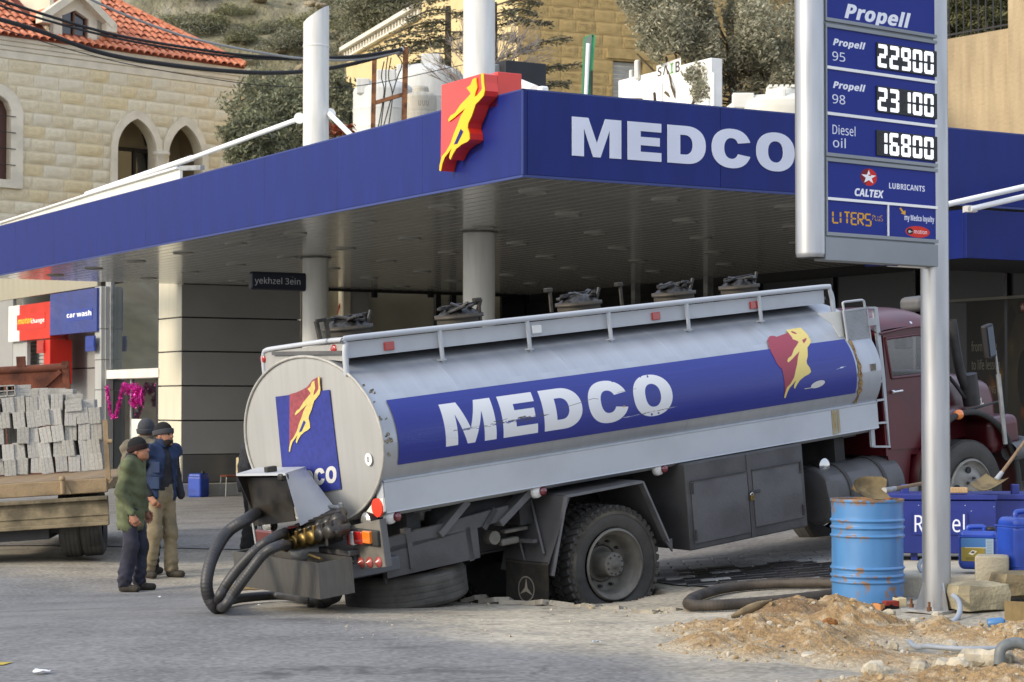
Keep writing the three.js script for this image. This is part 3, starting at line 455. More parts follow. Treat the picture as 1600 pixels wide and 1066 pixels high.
// ================================================================ STATION BUILDING, ROOFTOP THINGS
const uA = -22.7, cornerB = C.hit(283, 600, 'z', uA), vB = cornerB.x, gB = floorY + .0;
M.panel = mat({ c: '#989895', d: '#a1a19e', f: FA, s: 4, r: .45, m: .2 });
M.cream = mat({ c: '#cfc8ad', d: '#d8d2ba', f: FS, s: 4, r: .5 });
M.panelDark = mat({ c: '#5c5c5b', d: '#666664', s: 2, r: .5, m: .2 });
M.parapet = mat({ c: '#98937f', d: '#a29d88', f: FS, s: 4, r: .6 });
M.graypaint = mat({ c: '#9fa09c', d: '#a9aaa6', f: FS, s: 3, r: .55 });
{
  const bld = thing('station_building', 'grey panel clad station building under the canopy with cream edge and car wash bay', 'building', C);
  const XR = C.hit(470, 500, 'z', uA).x, ys = [443, 495.6, 549, 603, 657.5, 711].map((y) => C.hit(283, y, 'z', uA).y);
  for (let i = 0; i < 5; i++) { const h = ys[i] - ys[i + 1], yc = (ys[i] + ys[i + 1]) / 2; mk('wall_panel', rbox(XR - vB - .004, h - .03, .06, .012, (XR + vB) / 2, yc, uA - .03), M.panel, bld); }
  mk('base_panel', rbox(XR - vB, ys[5] - gB - .42, .05, .01, (XR + vB) / 2, (ys[5] + gB + .42) / 2, uA - .03), M.panelDark, bld);
  mk('plinth', rbox(XR - vB + .1, .46, .3, .02, (XR + vB) / 2, gB + .17, uA + .02), M.graypaint, bld);
  mk('wall_core', [box(XR - vB - .1, 6, .2, (XR + vB) / 2, gB + 3, uA - .2)], M.dark, bld);
  // cream edge, facing left
  const zc = C.hit(247, 600, 'x', vB).z;
  for (let i = 0; i < 6; i++) { const t = i < 1 ? ys[0] + .1 : ys[i], b = i < 5 ? ys[i + 1] : gB + .0; mk('edge_panel', rbox(.05, t - b - .03, uA - zc - .004, .01, vB + .026, (t + b) / 2, (uA + zc) / 2), M.cream, bld); }
  // rectangles on the left-facing front: px left, right, y top, y bottom measured at the left edge, depth offset
  const R = (x0, x1, y0, y1, off, t, m, name, par = bld, r = .006) => { const xm = (x0 + x1) / 2, a = C.hit(x0, y0, 'x', vB + off), b = C.hit(x1, y0, 'x', vB + off), yt = C.hit(xm, y0, 'x', vB + off).y, yb = C.hit(xm, y1, 'x', vB + off).y; return mk(name, rbox(t, yt - yb, Math.abs(b.z - a.z) - .004, r, vB + off + t / 2, (yt + yb) / 2, (a.z + b.z) / 2), m, par); };
  const glassUp = R(165, 247, 440, 577, .12, .02, mat({ c: '#6d7578', r: .04, m: .85 }), 'window_pane'); void glassUp;
  R(164, 247, 577, 591, -.03, .14, M.offwhite, 'window_sill');
  R(165, 247, 592, 790, .16, .02, mat({ c: '#23272a', r: .05, m: .4 }), 'window_pane');
  R(243.5, 247, 592, 790, .1, .08, M.dark, 'window_frame'); R(165, 168, 592, 790, .1, .08, M.galv, 'window_frame');
  R(165, 173, 440, 577, .06, .1, M.galv, 'window_frame'); R(203, 205, 592, 790, .12, .06, M.galv, 'window_frame');
  R(203, 226, 655, 790, .13, .02, M.offwhite, 'notice_board');
  for (const [a, b] of [[448, 514], [515, 562], [563, 609], [610, 800]]) R(148, 158, a, b, -.15, .3, M.graypaint, 'column_panel');
  for (const [a, b] of [[448, 514], [515, 562], [563, 609], [610, 800]]) R(158, 165, a, b, -.05, .2, M.panel, 'column_panel');
  // car wash bay
  R(-40, 152, 400, 462, -.02, .1, M.parapet, 'parapet');
  R(103, 148, 520, 800, .8, .05, M.panel, 'bay_wall'); R(103, 148, 575, 577, .79, .02, M.dark, 'joint');
  const blue = R(78, 151, 455, 521, -.22, .3, mat({ c: '#23367f', d: '#2a3f8c', s: 2, r: .25, x: { clearcoat: .5 } }), 'blue_sign_panel');
  const red = mat({ c: '#c0281c', d: '#cc3226', s: 2, r: .3 });
  const rp = R(20, 78, 475, 531, -.22, .3, red, 'red_sign_panel'); R(13, 30, 478, 534, -.225, .29, M.offwhite, 'white_sign_edge');
  R(68, 78, 531, 600, -.22, .6, red, 'red_post'); R(78, 102, 523, 600, .3, .1, red, 'red_post');
  R(20, 42, 534, 640, -.1, .1, M.graypaint, 'post'); R(-40, 20, 462, 700, .0, .1, M.panel, 'wall_panel');
  for (let i = 0; i < 14; i++) R(42, 68, 533 + i * 6, 538.4 + i * 6, .25, .05, M.graypaint, 'shutter_slat', bld, .02);
  const letterFace = (x0, x1, y0, y1, off, draw, name, par) => { const P = (x, y) => C.hit(x, y, 'x', vB + off); return mk(name, print(P(x0, y0), P(x1, y0 - (x1 - x0) * .13), P(x1, y1 - (x1 - x0) * .1), P(x0, y1)), canvasMat(512, 200, draw), par); };
  letterFace(103, 144, 486, 503, -.225, (x, w, h) => { x.fillStyle = '#2a3f8c'; x.fillRect(0, 0, w, h); x.fillStyle = '#fff'; x.font = 'bold 120px sans-serif'; x.fillText('car wash', 8, 130, w - 20); }, 'lettering', blue);
  letterFace(26, 70, 493, 517, -.226, (x, w, h) => { x.fillStyle = '#c62d21'; x.fillRect(0, 0, w, h); x.fillStyle = '#e8c21c'; x.font = 'bold italic 110px sans-serif'; x.fillText('motor', 10, 120, 260); x.fillStyle = '#f2f0ea'; x.font = 'bold 76px sans-serif'; x.fillText('change', 262, 124, 240); }, 'lettering', rp);
  R(133, 147, 525, 549, -.3, .04, mat({ c: '#2a3f8c', r: .3 }), 'hanging_sign'); letterFace(134.5, 146, 532, 543, -.31, (x, w, h) => { x.fillStyle = '#2a3f8c'; x.fillRect(0, 0, w, h); x.fillStyle = '#fff'; x.font = 'bold 150px sans-serif'; x.fillText('غسيل', 60, 150, 380); }, 'lettering', bld);
  R(57, 68, 532, 552, -.26, .04, mat({ c: '#a8342c', r: .3 }), 'hanging_sign'); letterFace(58, 67.5, 537, 549, -.268, (x, w, h) => { x.fillStyle = '#a8342c'; x.fillRect(0, 0, w, h); x.fillStyle = '#eee'; x.font = 'bold 150px sans-serif'; x.fillText('زيت', 120, 150, 300); }, 'lettering', bld);
  // body behind
  mk('building_body', [box(.2, 6.1, 15, vB + 1.6, gB + 3.05, uA - 9.6), box(9, .2, 15, vB + 4.6, gB + 6.0, uA - 9.6)], M.panel, bld);
  // inner back wall right of the column
  const Q = (x0, x1, y0, y1, z, t, m, name, par = bld) => { const a = C.hit(x0, y0, 'z', z), b = C.hit(x1, y1, 'z', z); return mk(name, rbox(Math.abs(b.x - a.x) - .003, a.y - b.y, t, .006, (a.x + b.x) / 2, (a.y + b.y) / 2, z - t / 2), m, par); };
  const beige = mat({ c: '#a09b86', d: '#aaa591', s: 3, r: .6 });
  Q(470, 540, 440, 800, uA - .5, .1, beige, 'inner_wall'); Q(537, 547, 445, 800, uA - .2, .3, M.cream, 'pilaster'); Q(547, 576, 445, 800, uA - .25, .2, M.panel, 'wall_panel'); Q(575, 700, 445, 800, uA - .5, .1, beige, 'inner_wall');
  Q(681, 689, 445, 800, uA - .3, .12, M.dark, 'door_post'); Q(706, 713, 445, 800, uA - .3, .12, M.dark, 'door_post'); Q(700, 786, 445, 800, uA - .55, .1, beige, 'inner_wall');
  mk('beam', bar(C.hit(470, 450, 'z', uA - .1).setX(XR), C.hit(790, 466, 'z', uA - .1).setY(ys[0] - .02), .14, .1), M.dark, bld);
  for (const px of [585, 673]) { const p = C.hit(px, 460, 'z', uA); mk('beam_bracket', rbox(.12, .16, .12, .01, p.x, p.y, uA), M.dark, bld); }
  { const p = [[537, 468], [531, 476], [527, 490]].map(([x, y]) => C.hit(x, y, 'z', uA - .4)); mk('red_hose', tube(p, .02), mat({ c: '#8c1a12', r: .5 }), bld); }
  Q(784, 1010, 440, 820, uA - .1, .1, M.blackGloss, 'dark_shopfront');
}
// the shop along the far side, dark glass below a sign band
const SHX = 13.5; M.shopglass = mat({ c: [.012, .013, .015], r: .3 });
{
  const shop = thing('station_shop', 'dark glass shop front deep under the canopy with a large printed window poster', 'building', C);
  mk('shop_wall', [box(.3, 5.6, 30, SHX + .35, floorY + 2.8 + .3, -10), box(8, .2, 26, SHX + 4, 1.25, -11)], M.dark, shop);
  for (let i = 0; i < 11; i++) { mk('shop_pane', box(.02, 4.2, 2.3, SHX + .1, floorY + 2.6, 2.4 - i * 2.4), M.shopglass, shop); mk('mullion', box(.08, 4.2, .07, SHX + .06, floorY + 2.6, 3.6 - i * 2.4), M.blackGloss, shop); }
  const a = C.hit(1488, 468, 'x', SHX), b = C.hit(1640, 452, 'x', SHX), dn = C.hit(1488, 790, 'x', SHX);
  const po = mk('poster', grid((s, t) => V(SHX + .02, lerp(dn.y, a.y, t), lerp(a.z + .35, b.z, s)), 1, 1, { uv: true }), canvasMat(1024, 1024, (x, w, h) => {
    x.fillStyle = '#1d1c17'; x.fillRect(0, 0, w, h);
    let g = x.createRadialGradient(.62 * w, .3 * h, 20, .62 * w, .3 * h, 560); g.addColorStop(0, '#4a4230'); g.addColorStop(.5, '#2c281e'); g.addColorStop(1, '#131310'); x.fillStyle = g; x.fillRect(0, 0, w, h);
    for (const [px, py, r, c] of [[330, 430, 130, '#7a4a14'], [300, 520, 90, '#8a3a12'], [420, 380, 80, '#8c6a1c'], [690, 560, 80, '#7a3c18'], [560, 250, 120, '#554a2c'], [880, 760, 190, '#6b6840']]) { g = x.createRadialGradient(px, py, 5, px, py, r); g.addColorStop(0, c); g.addColorStop(1, 'rgba(0,0,0,0)'); x.fillStyle = g; x.fillRect(0, 0, w, h); }
    x.fillStyle = '#0d0c0a'; x.beginPath(); x.ellipse(720, 400, 92, 140, 0, 0, 7); x.fill(); x.beginPath(); x.moveTo(640, 1000); x.bezierCurveTo(640, 640, 700, 560, 860, 520); x.lineTo(1024, 560); x.lineTo(1024, 1000); x.fill();
    x.fillStyle = '#211a12'; x.beginPath(); x.moveTo(250, 330); x.lineTo(560, 40); x.lineTo(620, 90); x.lineTo(360, 420); x.fill();
    x.fillStyle = '#8a8775'; x.font = '64px sans-serif'; x.fillText('from home', 60, 262, 330); x.fillText('to life lesson', 60, 352, 360); x.font = '50px sans-serif'; x.fillText('GOING', 205, 468, 160);
  }, { roughness: .5 }), shop); void po;
  mk('poster_rail', bar(C.hit(1480, 471, 'x', SHX), V(SHX, C.hit(1480, 471, 'x', SHX).y, b.z), .05, .05), mat({ c: '#7c7a70', r: .5 }), shop);
  const st = C.hit(1596, 480, 'x', SHX - .03); mk('poster_emblem', grid((s, t) => V(SHX - .0, st.y + (t - .5) * .22, st.z - (s - .5) * .2), 1, 1, { uv: true }), canvasMat(128, 128, (x) => { x.fillStyle = '#1a1914'; x.fillRect(0, 0, 128, 128); x.fillStyle = '#7a2a20'; x.beginPath(); x.arc(64, 64, 44, 0, 7); x.fill(); x.fillStyle = '#b8b4a4'; star(x, 64, 64, 40); }), shop);
}
function star(x, cx, cy, r) { x.beginPath(); for (let i = 0; i < 10; i++) { const a = -Math.PI / 2 + i * Math.PI / 5, q = i % 2 ? r * .4 : r; x[i ? 'lineTo' : 'moveTo'](cx + q * Math.cos(a), cy + q * Math.sin(a)); } x.closePath(); x.fill(); }
// low blue awning at the right, below the canopy
{
  const o = at(1510.5, 403, 26.9), f = new Frame(o, V(.8628, 0, -.5055), V(0, 1, 0), V(.5055, 0, .8628)), h = f.hit(1510.5, 326.5, 'z', 0).y;
  const t = thing('blue_awning', 'low blue box awning jutting out beneath the canopy behind the price sign', 'awning', f);
  mk('front_panel', rbox(6, h, .06, .006, 3, h / 2, -.03), M.blue, t); mk('side_panel', rbox(.06, h, 2, .006, .03, h / 2, -1.065), M.blue, t);
  mk('soffit', box(5.9, .04, 1.96, 3.0, .02, -1.04), M.dark, t); mk('top_panel', box(5.9, .04, 1.96, 3, h - .03, -1.04), M.galv, t);
  const g = [[[1478, 320], [1640, 283], 26.2], [[1516, 327], [1640, 298], 26.4]].map(([a, b, d]) => rod(at(a[0], a[1], d), at(a[0] + (b[0] - a[0]) * 2.6, a[1] + (b[1] - a[1]) * 2.6, d + 2.7), .038));
  tag(mk('stay_rod', g[0]), 'upper white steel stay rod above the low blue awning', 'rod', null); scene.children[scene.children.length - 1].material = M.white;
  tag(mk('stay_rod', [g[1], box(.16, .08, .16, at(1516, 327, 26.6).x, at(1516, 327, 26.6).y, at(1516, 327, 26.6).z)], M.white), 'lower white steel stay rod bolted to the corner of the blue awning', 'rod');
}
// blade sign on the column
{
  const z = -13.62, a = C.hit(390, 424, 'z', z), b = C.hit(478, 457, 'z', z), w = b.x - a.x, h = a.y - C.hit(390, 453, 'z', z).y;
  const t = thing('blade_sign', 'small dark navy hanging sign with pale lettering fixed to the canopy column', 'sign', C);
  const navy = mat({ c: '#10182c', r: .35 });
  mk('sign_board', rbox(w + .3, h, .16, .05, a.x + w / 2 + .15, a.y - h / 2, z), navy, t);
  mk('lettering', grid((s, q) => V(lerp(a.x + .04, b.x - .1, s), lerp(a.y - h + .03, a.y - .04, q), z + .084), 1, 1, { uv: true }), canvasMat(512, 160, (x, W, Hh) => { x.fillStyle = '#10182c'; x.fillRect(0, 0, W, Hh); x.fillStyle = '#c8ccd2'; x.font = '92px sans-serif'; x.fillText('yekhzel 3ein', 12, 108, 480); x.font = '22px sans-serif'; x.fillText('x', 398, 34); }), t);
}
// pale upstand and white stay rods on the canopy roof
{
  const p = (x, y, k) => C.hit(x, y, 'x', k), k = .9;
  const t = thing('roof_upstand', 'pale sheet metal upstand along the left edge of the canopy roof', 'parapet', C);
  const a = p(0, 349, k), b = p(149, 301, k), c = p(281, 262, k), bl = FH - .1;
  mk('sheet', plateTo([V(k, bl, a.z - 3), V(k, bl, c.z), c, b, a, V(k, a.y - .05, a.z - 3)], .05, V(1, 0, 0)), M.offwhite, t);
  mk('sheet_cap', [bar(a, b, .14, .03), bar(b, c, .14, .03)], M.white, t);
  const fr = p(283, 263, .7), fe = p(316, 262, .7); mk('hatch_frame', [bar(fr, fe, .08, .08), bar(fr, fr.clone().setY(FH - .1), .08, .08), bar(fe, fe.clone().setY(FH - .1), .08, .08)], M.galv, t);
  const col = C.wor(V(3.61, 0, -13.62)), d = -col.z;
  tag(mk('stay_rod', [rod(at(472, 184, d), at(300, 247, d + 2), .045), rod(at(300, 247, d + 2), at(135, 304, d + 4.4), .06), disc(at(468, 185, d), V(0, 0, 1), .1, .1)], M.white), 'long white stay rod sloping down left from the second canopy column', 'rod');
  tag(mk('stay_rod', [rod(at(513, 176, d), at(549, 212, d - 1.5), .05), disc(at(516, 178, d), V(0, 0, 1), .1, .1)], M.white), 'short white stay rod on the right side of the second canopy column', 'rod');
}
// service building carrying the water tanks, out of sight behind the canopy
const RZ = 51, roofY = 7.3;
{
  const t = thing('service_building', 'plain rendered building behind the canopy carrying the water tanks', 'building', V(-2.2, 0, -56));
  mk('wall', [box(10, roofY, 9, 0, roofY / 2, 0)], M.offwhite, t);
}
M.poly = mat({ c: '#c3c4be', d: '#d0d1cb', f: FS, s: 2.5, r: .5 });
function waterTank(label, px, pyTop, r, d, h, hatch, worn) {
  const c = at(px, pyTop, d), t = thing('water_tank', label, 'water tank', V(c.x, roofY, c.z), null), H0 = c.y - roofY;
  const pr = [[0, 0], [r, 0], [r, .05]]; const dome = Math.min(.45, r * .42); for (let i = 1; i < 6; i++) { const y = .05 + (H0 - dome - .05) * i / 6; pr.push([r, y - .05], [r * 1.018, y - .02], [r * 1.018, y + .02], [r, y + .05]); }
  pr.push([r, H0 - dome]); for (let i = 1; i <= 8; i++) { const a = i / 8 * Math.PI / 2; pr.push([Math.max(0, r * Math.cos(a) * (1 - .05 * Math.sin(a))), H0 - dome + dome * Math.sin(a)]); }
  mk('tank_body', lathe(pr, 40), worn || M.poly, t);
  mk('hatch', hatch ? rbox(hatch, .42, hatch, .03, r * .1, H0 + .0, .2) : lathe([[0, .12], [r * .45, .12], [r * .5, .06], [r * .5, -.06]], 20).translate(0, H0, 0), worn || M.poly, t);
  mk('hatch', hatch ? rbox(hatch * .7, .4, hatch * .7, .03, -r * .62, H0 - dome * .75, .5) : rbox(.14, .12, .14, .02, r * .6, H0 - .1, .1), worn || M.poly, t);
  return t;
}
waterTank('large white domed water tank right of the rusty frame, behind the red emblem', 668, 100, 1.02, 55, 0, .5);
waterTank('white domed water tank left of the rusty frame, half hidden by its post', 600, 125, .82, 53.5, 0, .5);
{
  const w = waterTank('small ribbed white water tank in front of the large tank, with faded print', 657, 143, .42, 51.8, 0, 0, mat({ c: '#a5a090', d: '#bdb9aa', f: FS, s: 1.4, r: .7 }));
  const H0 = at(657, 143, 51.8).y - roofY; mk('faded_print', grid((s, q) => V(.428 * Math.sin(lerp(-.5, .9, s)), H0 - .52 + .3 * q, .428 * Math.cos(lerp(-.5, .9, s))), 16, 1, { uv: true }), canvasMat(256, 96, (x, W, Hh) => { x.fillStyle = '#b3ae9f'; x.fillRect(0, 0, W, Hh); x.fillStyle = '#8d8878'; x.font = 'bold 60px sans-serif'; x.fillText('UUU', 70, 66); }, { roughness: .7 }), w);
}
// tank standing on the shop roof at the right
{
  const d = 40, c = at(1222, 152, d), t = thing('water_tank', 'low cream water tank with a ribbed lid beside the olive tree at the right', 'water tank', V(c.x, 6.0, c.z));
  const H0 = c.y - 6.0, r = 1.15; mk('tank_body', lathe([[0, 0], [r, 0], [r, H0 - .35], [r * .97, H0 - .2], [r * .8, H0 - .06], [r * .4, H0], [0, H0 + .02]], 40), mat({ c: '#c8c4b2', d: '#d5d2c3', s: 1.5, r: .5 }), t);
  mk('lid', [lathe([[0, .12], [.26, .12], [.3, .06], [.3, -.05]], 24).translate(-.05, H0 + .02, .2), ...[0, 1, 2, 3, 4].map((i) => box(.06, .05, .5, -.28 + i * .11, H0 + .16, .2))], M.offwhite, t);
  mk('lug', rbox(.42, .3, .2, .03, -.85, H0 - .18, .7), M.offwhite, t); mk('lug', rbox(.08, .22, .08, .02, -.1, H0 - .1, .98), M.offwhite, t);
  mk('overflow_pipe', rod(V(.3, H0 + .05, .5), V(1.4, H0 + .22, .7), .02), M.offwhite, t);
}
// rusty frame holding the overhead cables
const PF = 50.5;
{
  const b = at(611, 190, PF), t = thing('cable_frame', 'rusty steel frame on the roof holding the bundles of overhead cables', 'frame', V(b.x, roofY, b.z)), L = (x, y) => at(x, y, PF).sub(V(b.x, roofY, b.z));
  const y0 = V(0, 0, 0).y;
  mk('post', bar(L(585, 93), L(581, 205).setY(y0), .11, .11, V(0, 0, 1)), M.rust, t); mk('post', bar(L(634, 74), L(629, 205).setY(y0), .13, .13, V(0, 0, 1)), M.rust, t);
  mk('crossbar', bar(L(582, 162), L(632, 147), .09, .09), M.rust, t); mk('crossbar', bar(L(560, 97), L(634, 78), .07, .06), M.galv, t);
  mk('cable_tail', [[[606, 88], [603, 110], [602, 140], [594, 205]], [[611, 90], [607, 120], [613, 150], [606, 205]], [[620, 85], [628, 100], [618, 130], [597, 205]], [[600, 96], [596, 120], [600, 145], [590, 205]]].map((p) => tube(p.map(([x, y]) => L(x, y)), .016, 24, 6)), M.dark, t);
  mk('insulator', [ball(.07, L(622, 82)), ball(.08, L(629, 78)), rod(L(560, 97), L(634, 78), .03)], M.galv, t);
}
{
  const cab = (label, pts, r, m) => tag(mk('overhead_cable', tube(pts.map(([x, y], i) => at(x, y, lerp(40, PF, i / (pts.length - 1)))), r, 60, 6), m), label, 'cable');
  const blk = mat({ c: '#1b1b1c', r: .7 }), gry = mat({ c: '#8f8f8c', r: .6 });
  cab('thick black cable bundle crossing lowest over the house cornice', [[-30, 22], [60, 48], [160, 83], [270, 102], [385, 113], [470, 112], [545, 101], [630, 78]], .05, blk);
  cab('upper of the paired black cables crossing the house dormer', [[-30, -10], [70, 23], [170, 52], [270, 71], [380, 86], [475, 90], [560, 87], [630, 76]], .032, blk);
  cab('lower of the paired black cables crossing the house dormer', [[-30, -1], [70, 31], [170, 57], [270, 76], [380, 90], [475, 93], [560, 90], [630, 79]], .026, blk);
  cab('pale grey cable running above the roof hip to the frame', [[100, -25], [150, 3], [220, 33], [300, 60], [400, 81], [480, 92], [560, 93], [630, 80]], .028, gry);
  cab('thin dark wire sagging across the house wall', [[-30, 34], [90, 72], [190, 98], [300, 118], [420, 134], [560, 134], [730, 100]], .010, blk);
}
// loose clay tiles left on the roof behind the column
{
  const p = at(528, 205, 50.8), t = thing('roof_tile_pile', 'small pile of loose red clay tiles beside the second white column', 'tiles', V(p.x, roofY, p.z)); seed(9);
  const yt = at(528, 197, 50.8).y - roofY; mk('timber_stand', box(.9, yt - .35, .5, 0, (yt - .35) / 2, 0), M.rust, t);
  for (let r = 0; r < 6; r++) for (let i = 0; i < 5; i++) mk('tile', grid((s, q) => V(.1 * Math.cos(s * Math.PI), .07 * Math.sin(s * Math.PI), q * .3 - .15), 6, 1).applyMatrix4(new THREE.Matrix4().compose(V(-.36 + i * .18 + rnd(-.03, .03), yt - .34 + r * .06 + rnd(0, .02), rnd(-.05, .2)), new THREE.Quaternion().setFromEuler(new THREE.Euler(rnd(-.2, .2), rnd(-.4, .4), rnd(-.2, .2))), V(1, 1, 1))), M.tile, t);
}
// black cabinet, white board, thin lamp sign on the canopy roof
{
  const d = 34.5, a = at(782, 97, d), b = at(858, 97, d), t = thing('black_cabinet', 'black rectangular cabinet standing on the canopy roof by the red emblem', 'cabinet', C), P = C.loc(a), Q = C.loc(b);
  mk('cabinet_body', rbox(Q.x - P.x + .1, P.y - FH + .15, .9, .02, (P.x + Q.x) / 2, (P.y + FH - .15) / 2, P.z - .2), mat({ c: '#1b1c1e', d: '#232427', s: 1, r: .6 }), t);
  mk('side_flange', rbox(.2, P.y - FH + .1, .7, .02, P.x - .12, (P.y + FH - .2) / 2, P.z - .3), M.galv, t);
  const w = C.hit(848, 135, 'z', -1.0); mk('white_cap', rbox(.12, .3, .12, .03, w.x, w.y - .15, -1.0), M.white, t);
  tag(mk('roof_rod', rod(at(806, 128, 30), at(836, 141, 26.5), .07), M.white), 'white rod sloping from the red return box to the blue fascia', 'rod');
}
{
  const d = 36, t = thing('lamp_sign', 'narrow upright sign with green edges and a bare white tube on the roof', 'sign', at(917, 150, d)), o = at(917, 150, d), L = (x, y, dd = d) => at(x, y, dd).sub(o);
  mk('backing', plate([L(910, 160), L(917, 160), L(925, 55), L(914, 60)], .04), mat({ c: '#6d7a70', r: .5 }), t);
  mk('green_edge', [bar(L(910, 165), L(914, 59), .03, .05), bar(L(919, 165), L(927, 55), .03, .08), bar(L(914, 60), L(927, 55), .03, .05)], mat({ c: '#3f9a62', r: .5 }), t);
  mk('tube', rod(L(915, 165, d - .12), L(919, 68, d - .12), .035), M.white, t);
  mk('stand', bar(L(916, 155), L(916, 200), .1, .1, V(0, 0, 1)), M.galv, t);
  mk('green_edge_light', rod(L(924, 160, d - .05), L(925, 110, d - .05), .02), mat({ c: '#4a4238', r: .6 }), t);
}
{
  const d = 46, o = at(966, 150, d), f = new Frame(o, ud.clone().negate(), V(0, 1, 0), V(-.8628, 0, .5055)), h = f.hit(966, 126, 'z', 0), e = f.hit(1111, 72, 'z', 0);
  const t = thing('white_billboard', 'white sunlit board lettered in dark and green, half hidden by the olive tree', 'billboard', f);
  mk('board', rbox(e.x, 4.2, .3, .02, e.x / 2, h.y - 2.1, -.15), M.white, t);
  const P = (x, y) => f.hit(x, y, 'z', .006), a = P(1026, 103), b = P(1064, 90), c = P(1064, 116), g = P(1026, 124);
  mk('lettering', print(a, b, c, g), canvasMat(256, 128, (x, W, Hh) => { x.fillStyle = '#ecece9'; x.fillRect(0, 0, W, Hh); x.font = 'bold 118px sans-serif'; x.fillStyle = '#3a342c'; x.fillText('S', 6, 108, 52); x.fillText('Λ', 66, 108, 60); x.fillStyle = '#4f9a3c'; x.fillText('I', 142, 108, 40); x.fillStyle = '#3a342c'; x.fillText('B', 190, 108, 60); }, { roughness: .4 }), t);
  mk('bracket', [rbox(.1, .3, .1, .04, f.hit(981, 116, 'z', 0).x, h.y + .05, -.1), rbox(.14, .45, .12, .05, f.hit(999, 108, 'z', 0).x, h.y + .12, .05), rod(V(f.hit(1034, 130, 'z', .02).x, h.y - .3, .02), V(f.hit(1036, 160, 'z', .02).x, h.y - 1.6, .02), .012)], M.offwhite, t);
  mk('leg', [box(.15, 5, .15, .4, -4.5, -.2), box(.15, 5, .15, e.x - .4, -4.5, -.2)], M.galv, t);
  tag(mk('flag_pole', rod(at(1114, 114, 42), at(1114, 230, 42), .05), M.white), 'slim white pole right of the white board under the olive branches', 'pole');
}
// ================================================================ THE TANKER
const cY = Math.cos(.644), sY = Math.sin(.644), cP = Math.cos(.1123), sP = Math.sin(.1123), cR = Math.cos(.0132), sR = Math.sin(.0132);
const rotM = new THREE.Matrix4().makeRotationY(.644).multiply(new THREE.Matrix4().makeRotationZ(.1123)).multiply(new THREE.Matrix4().makeRotationX(.0132));
const ax = (i) => new THREE.Vector3().setFromMatrixColumn(rotM, i);
const T = new Frame(V(.2428, .5691, -19.1878), ax(0), ax(1), ax(2)); // x forward, y up, z to the near side, origin on the rear axle
const truck = thing('fuel_tanker_lorry', 'silver and blue fuel tanker lorry with dark red cab, rear wheel sunk', 'tanker lorry', T);
const TX0 = -2.374, TX1 = 3.63, TA = 1.139, TB = .731, TY = 1.385;
const t_ = (x, y, ax_, v) => T.hit(x, y, ax_, v);
M.silver = mat({ c: '#989da3', d: '#b0b5bb', f: FS, s: 2.6, lo: .08, hi: .8, r: .33, m: .45, x: { clearcoat: .25, clearcoatRoughness: .3 } });
M.silverEnd = mat({ c: '#9a9a97', d: '#adada9', f: FS, s: 2.4, lo: .1, hi: .9, r: .5, m: .15 });
M.pale = mat({ c: '#a5aab0', d: '#b4b9be', f: FA, s: 1.5, r: .42 });
M.chassis = mat({ c: [.028, .028, .030], d: [.05, .05, .05], f: FA, s: .6, r: .75, b: .0015 });
M.grayMetal = mat({ c: [.062, .063, .066], d: [.10, .10, .102], f: FA, s: .8, r: .6, b: .001 });
M.grayDark = mat({ c: [.05, .05, .053], d: [.075, .074, .075], f: FA, s: .9, r: .6, b: .001 });
M.oily = mat({ c: [.008, .008, .008], d: [.03, .026, .02], f: FA, s: .5, r: .4 });
M.rubber = mat({ c: [.022, .022, .023], d: [.04, .039, .037], f: FA, s: .5, r: .85, b: .001 });
M.tyre = mat({ c: [.030, .030, .030], d: [.065, .062, .056], f: FA, s: .7, r: .9, b: .0012 });
M.tyreDusty = mat({ c: [.10, .09, .07], d: [.045, .043, .04], f: FA, s: .4, r: .95, b: .001 });
M.hose = mat({ c: [.018, .018, .019], d: [.035, .035, .036], f: FA, s: .4, r: .5 });
M.wheelGray = mat({ c: [.10, .095, .085], d: [.17, .16, .135], f: FA, s: .5, r: .7, b: .001 });
M.redLens = mat({ c: [.35, .02, .015], r: .15, x: { clearcoat: 1 } });
M.orangeLens = mat({ c: [.75, .20, .02], r: .15, x: { clearcoat: 1 } });
M.whiteLens = mat({ c: [.7, .7, .68], r: .15, x: { clearcoat: 1 } });
M.chrome = mat({ c: [.7, .7, .7], r: .15, m: 1 });
M.brass = mat({ c: '#6e5a30', d: '#927a46', s: .2, r: .45, m: .85 });
M.maroon = mat({ c: '#420a12', d: '#4e0d16', f: FA, s: 1.2, r: .38, x: { clearcoat: .4, clearcoatRoughness: .25 } });
const ell = (th, k = 0) => [TY + (TB + k) * Math.sin(th), (TA + k) * Math.cos(th)]; // y, z on the tank skin
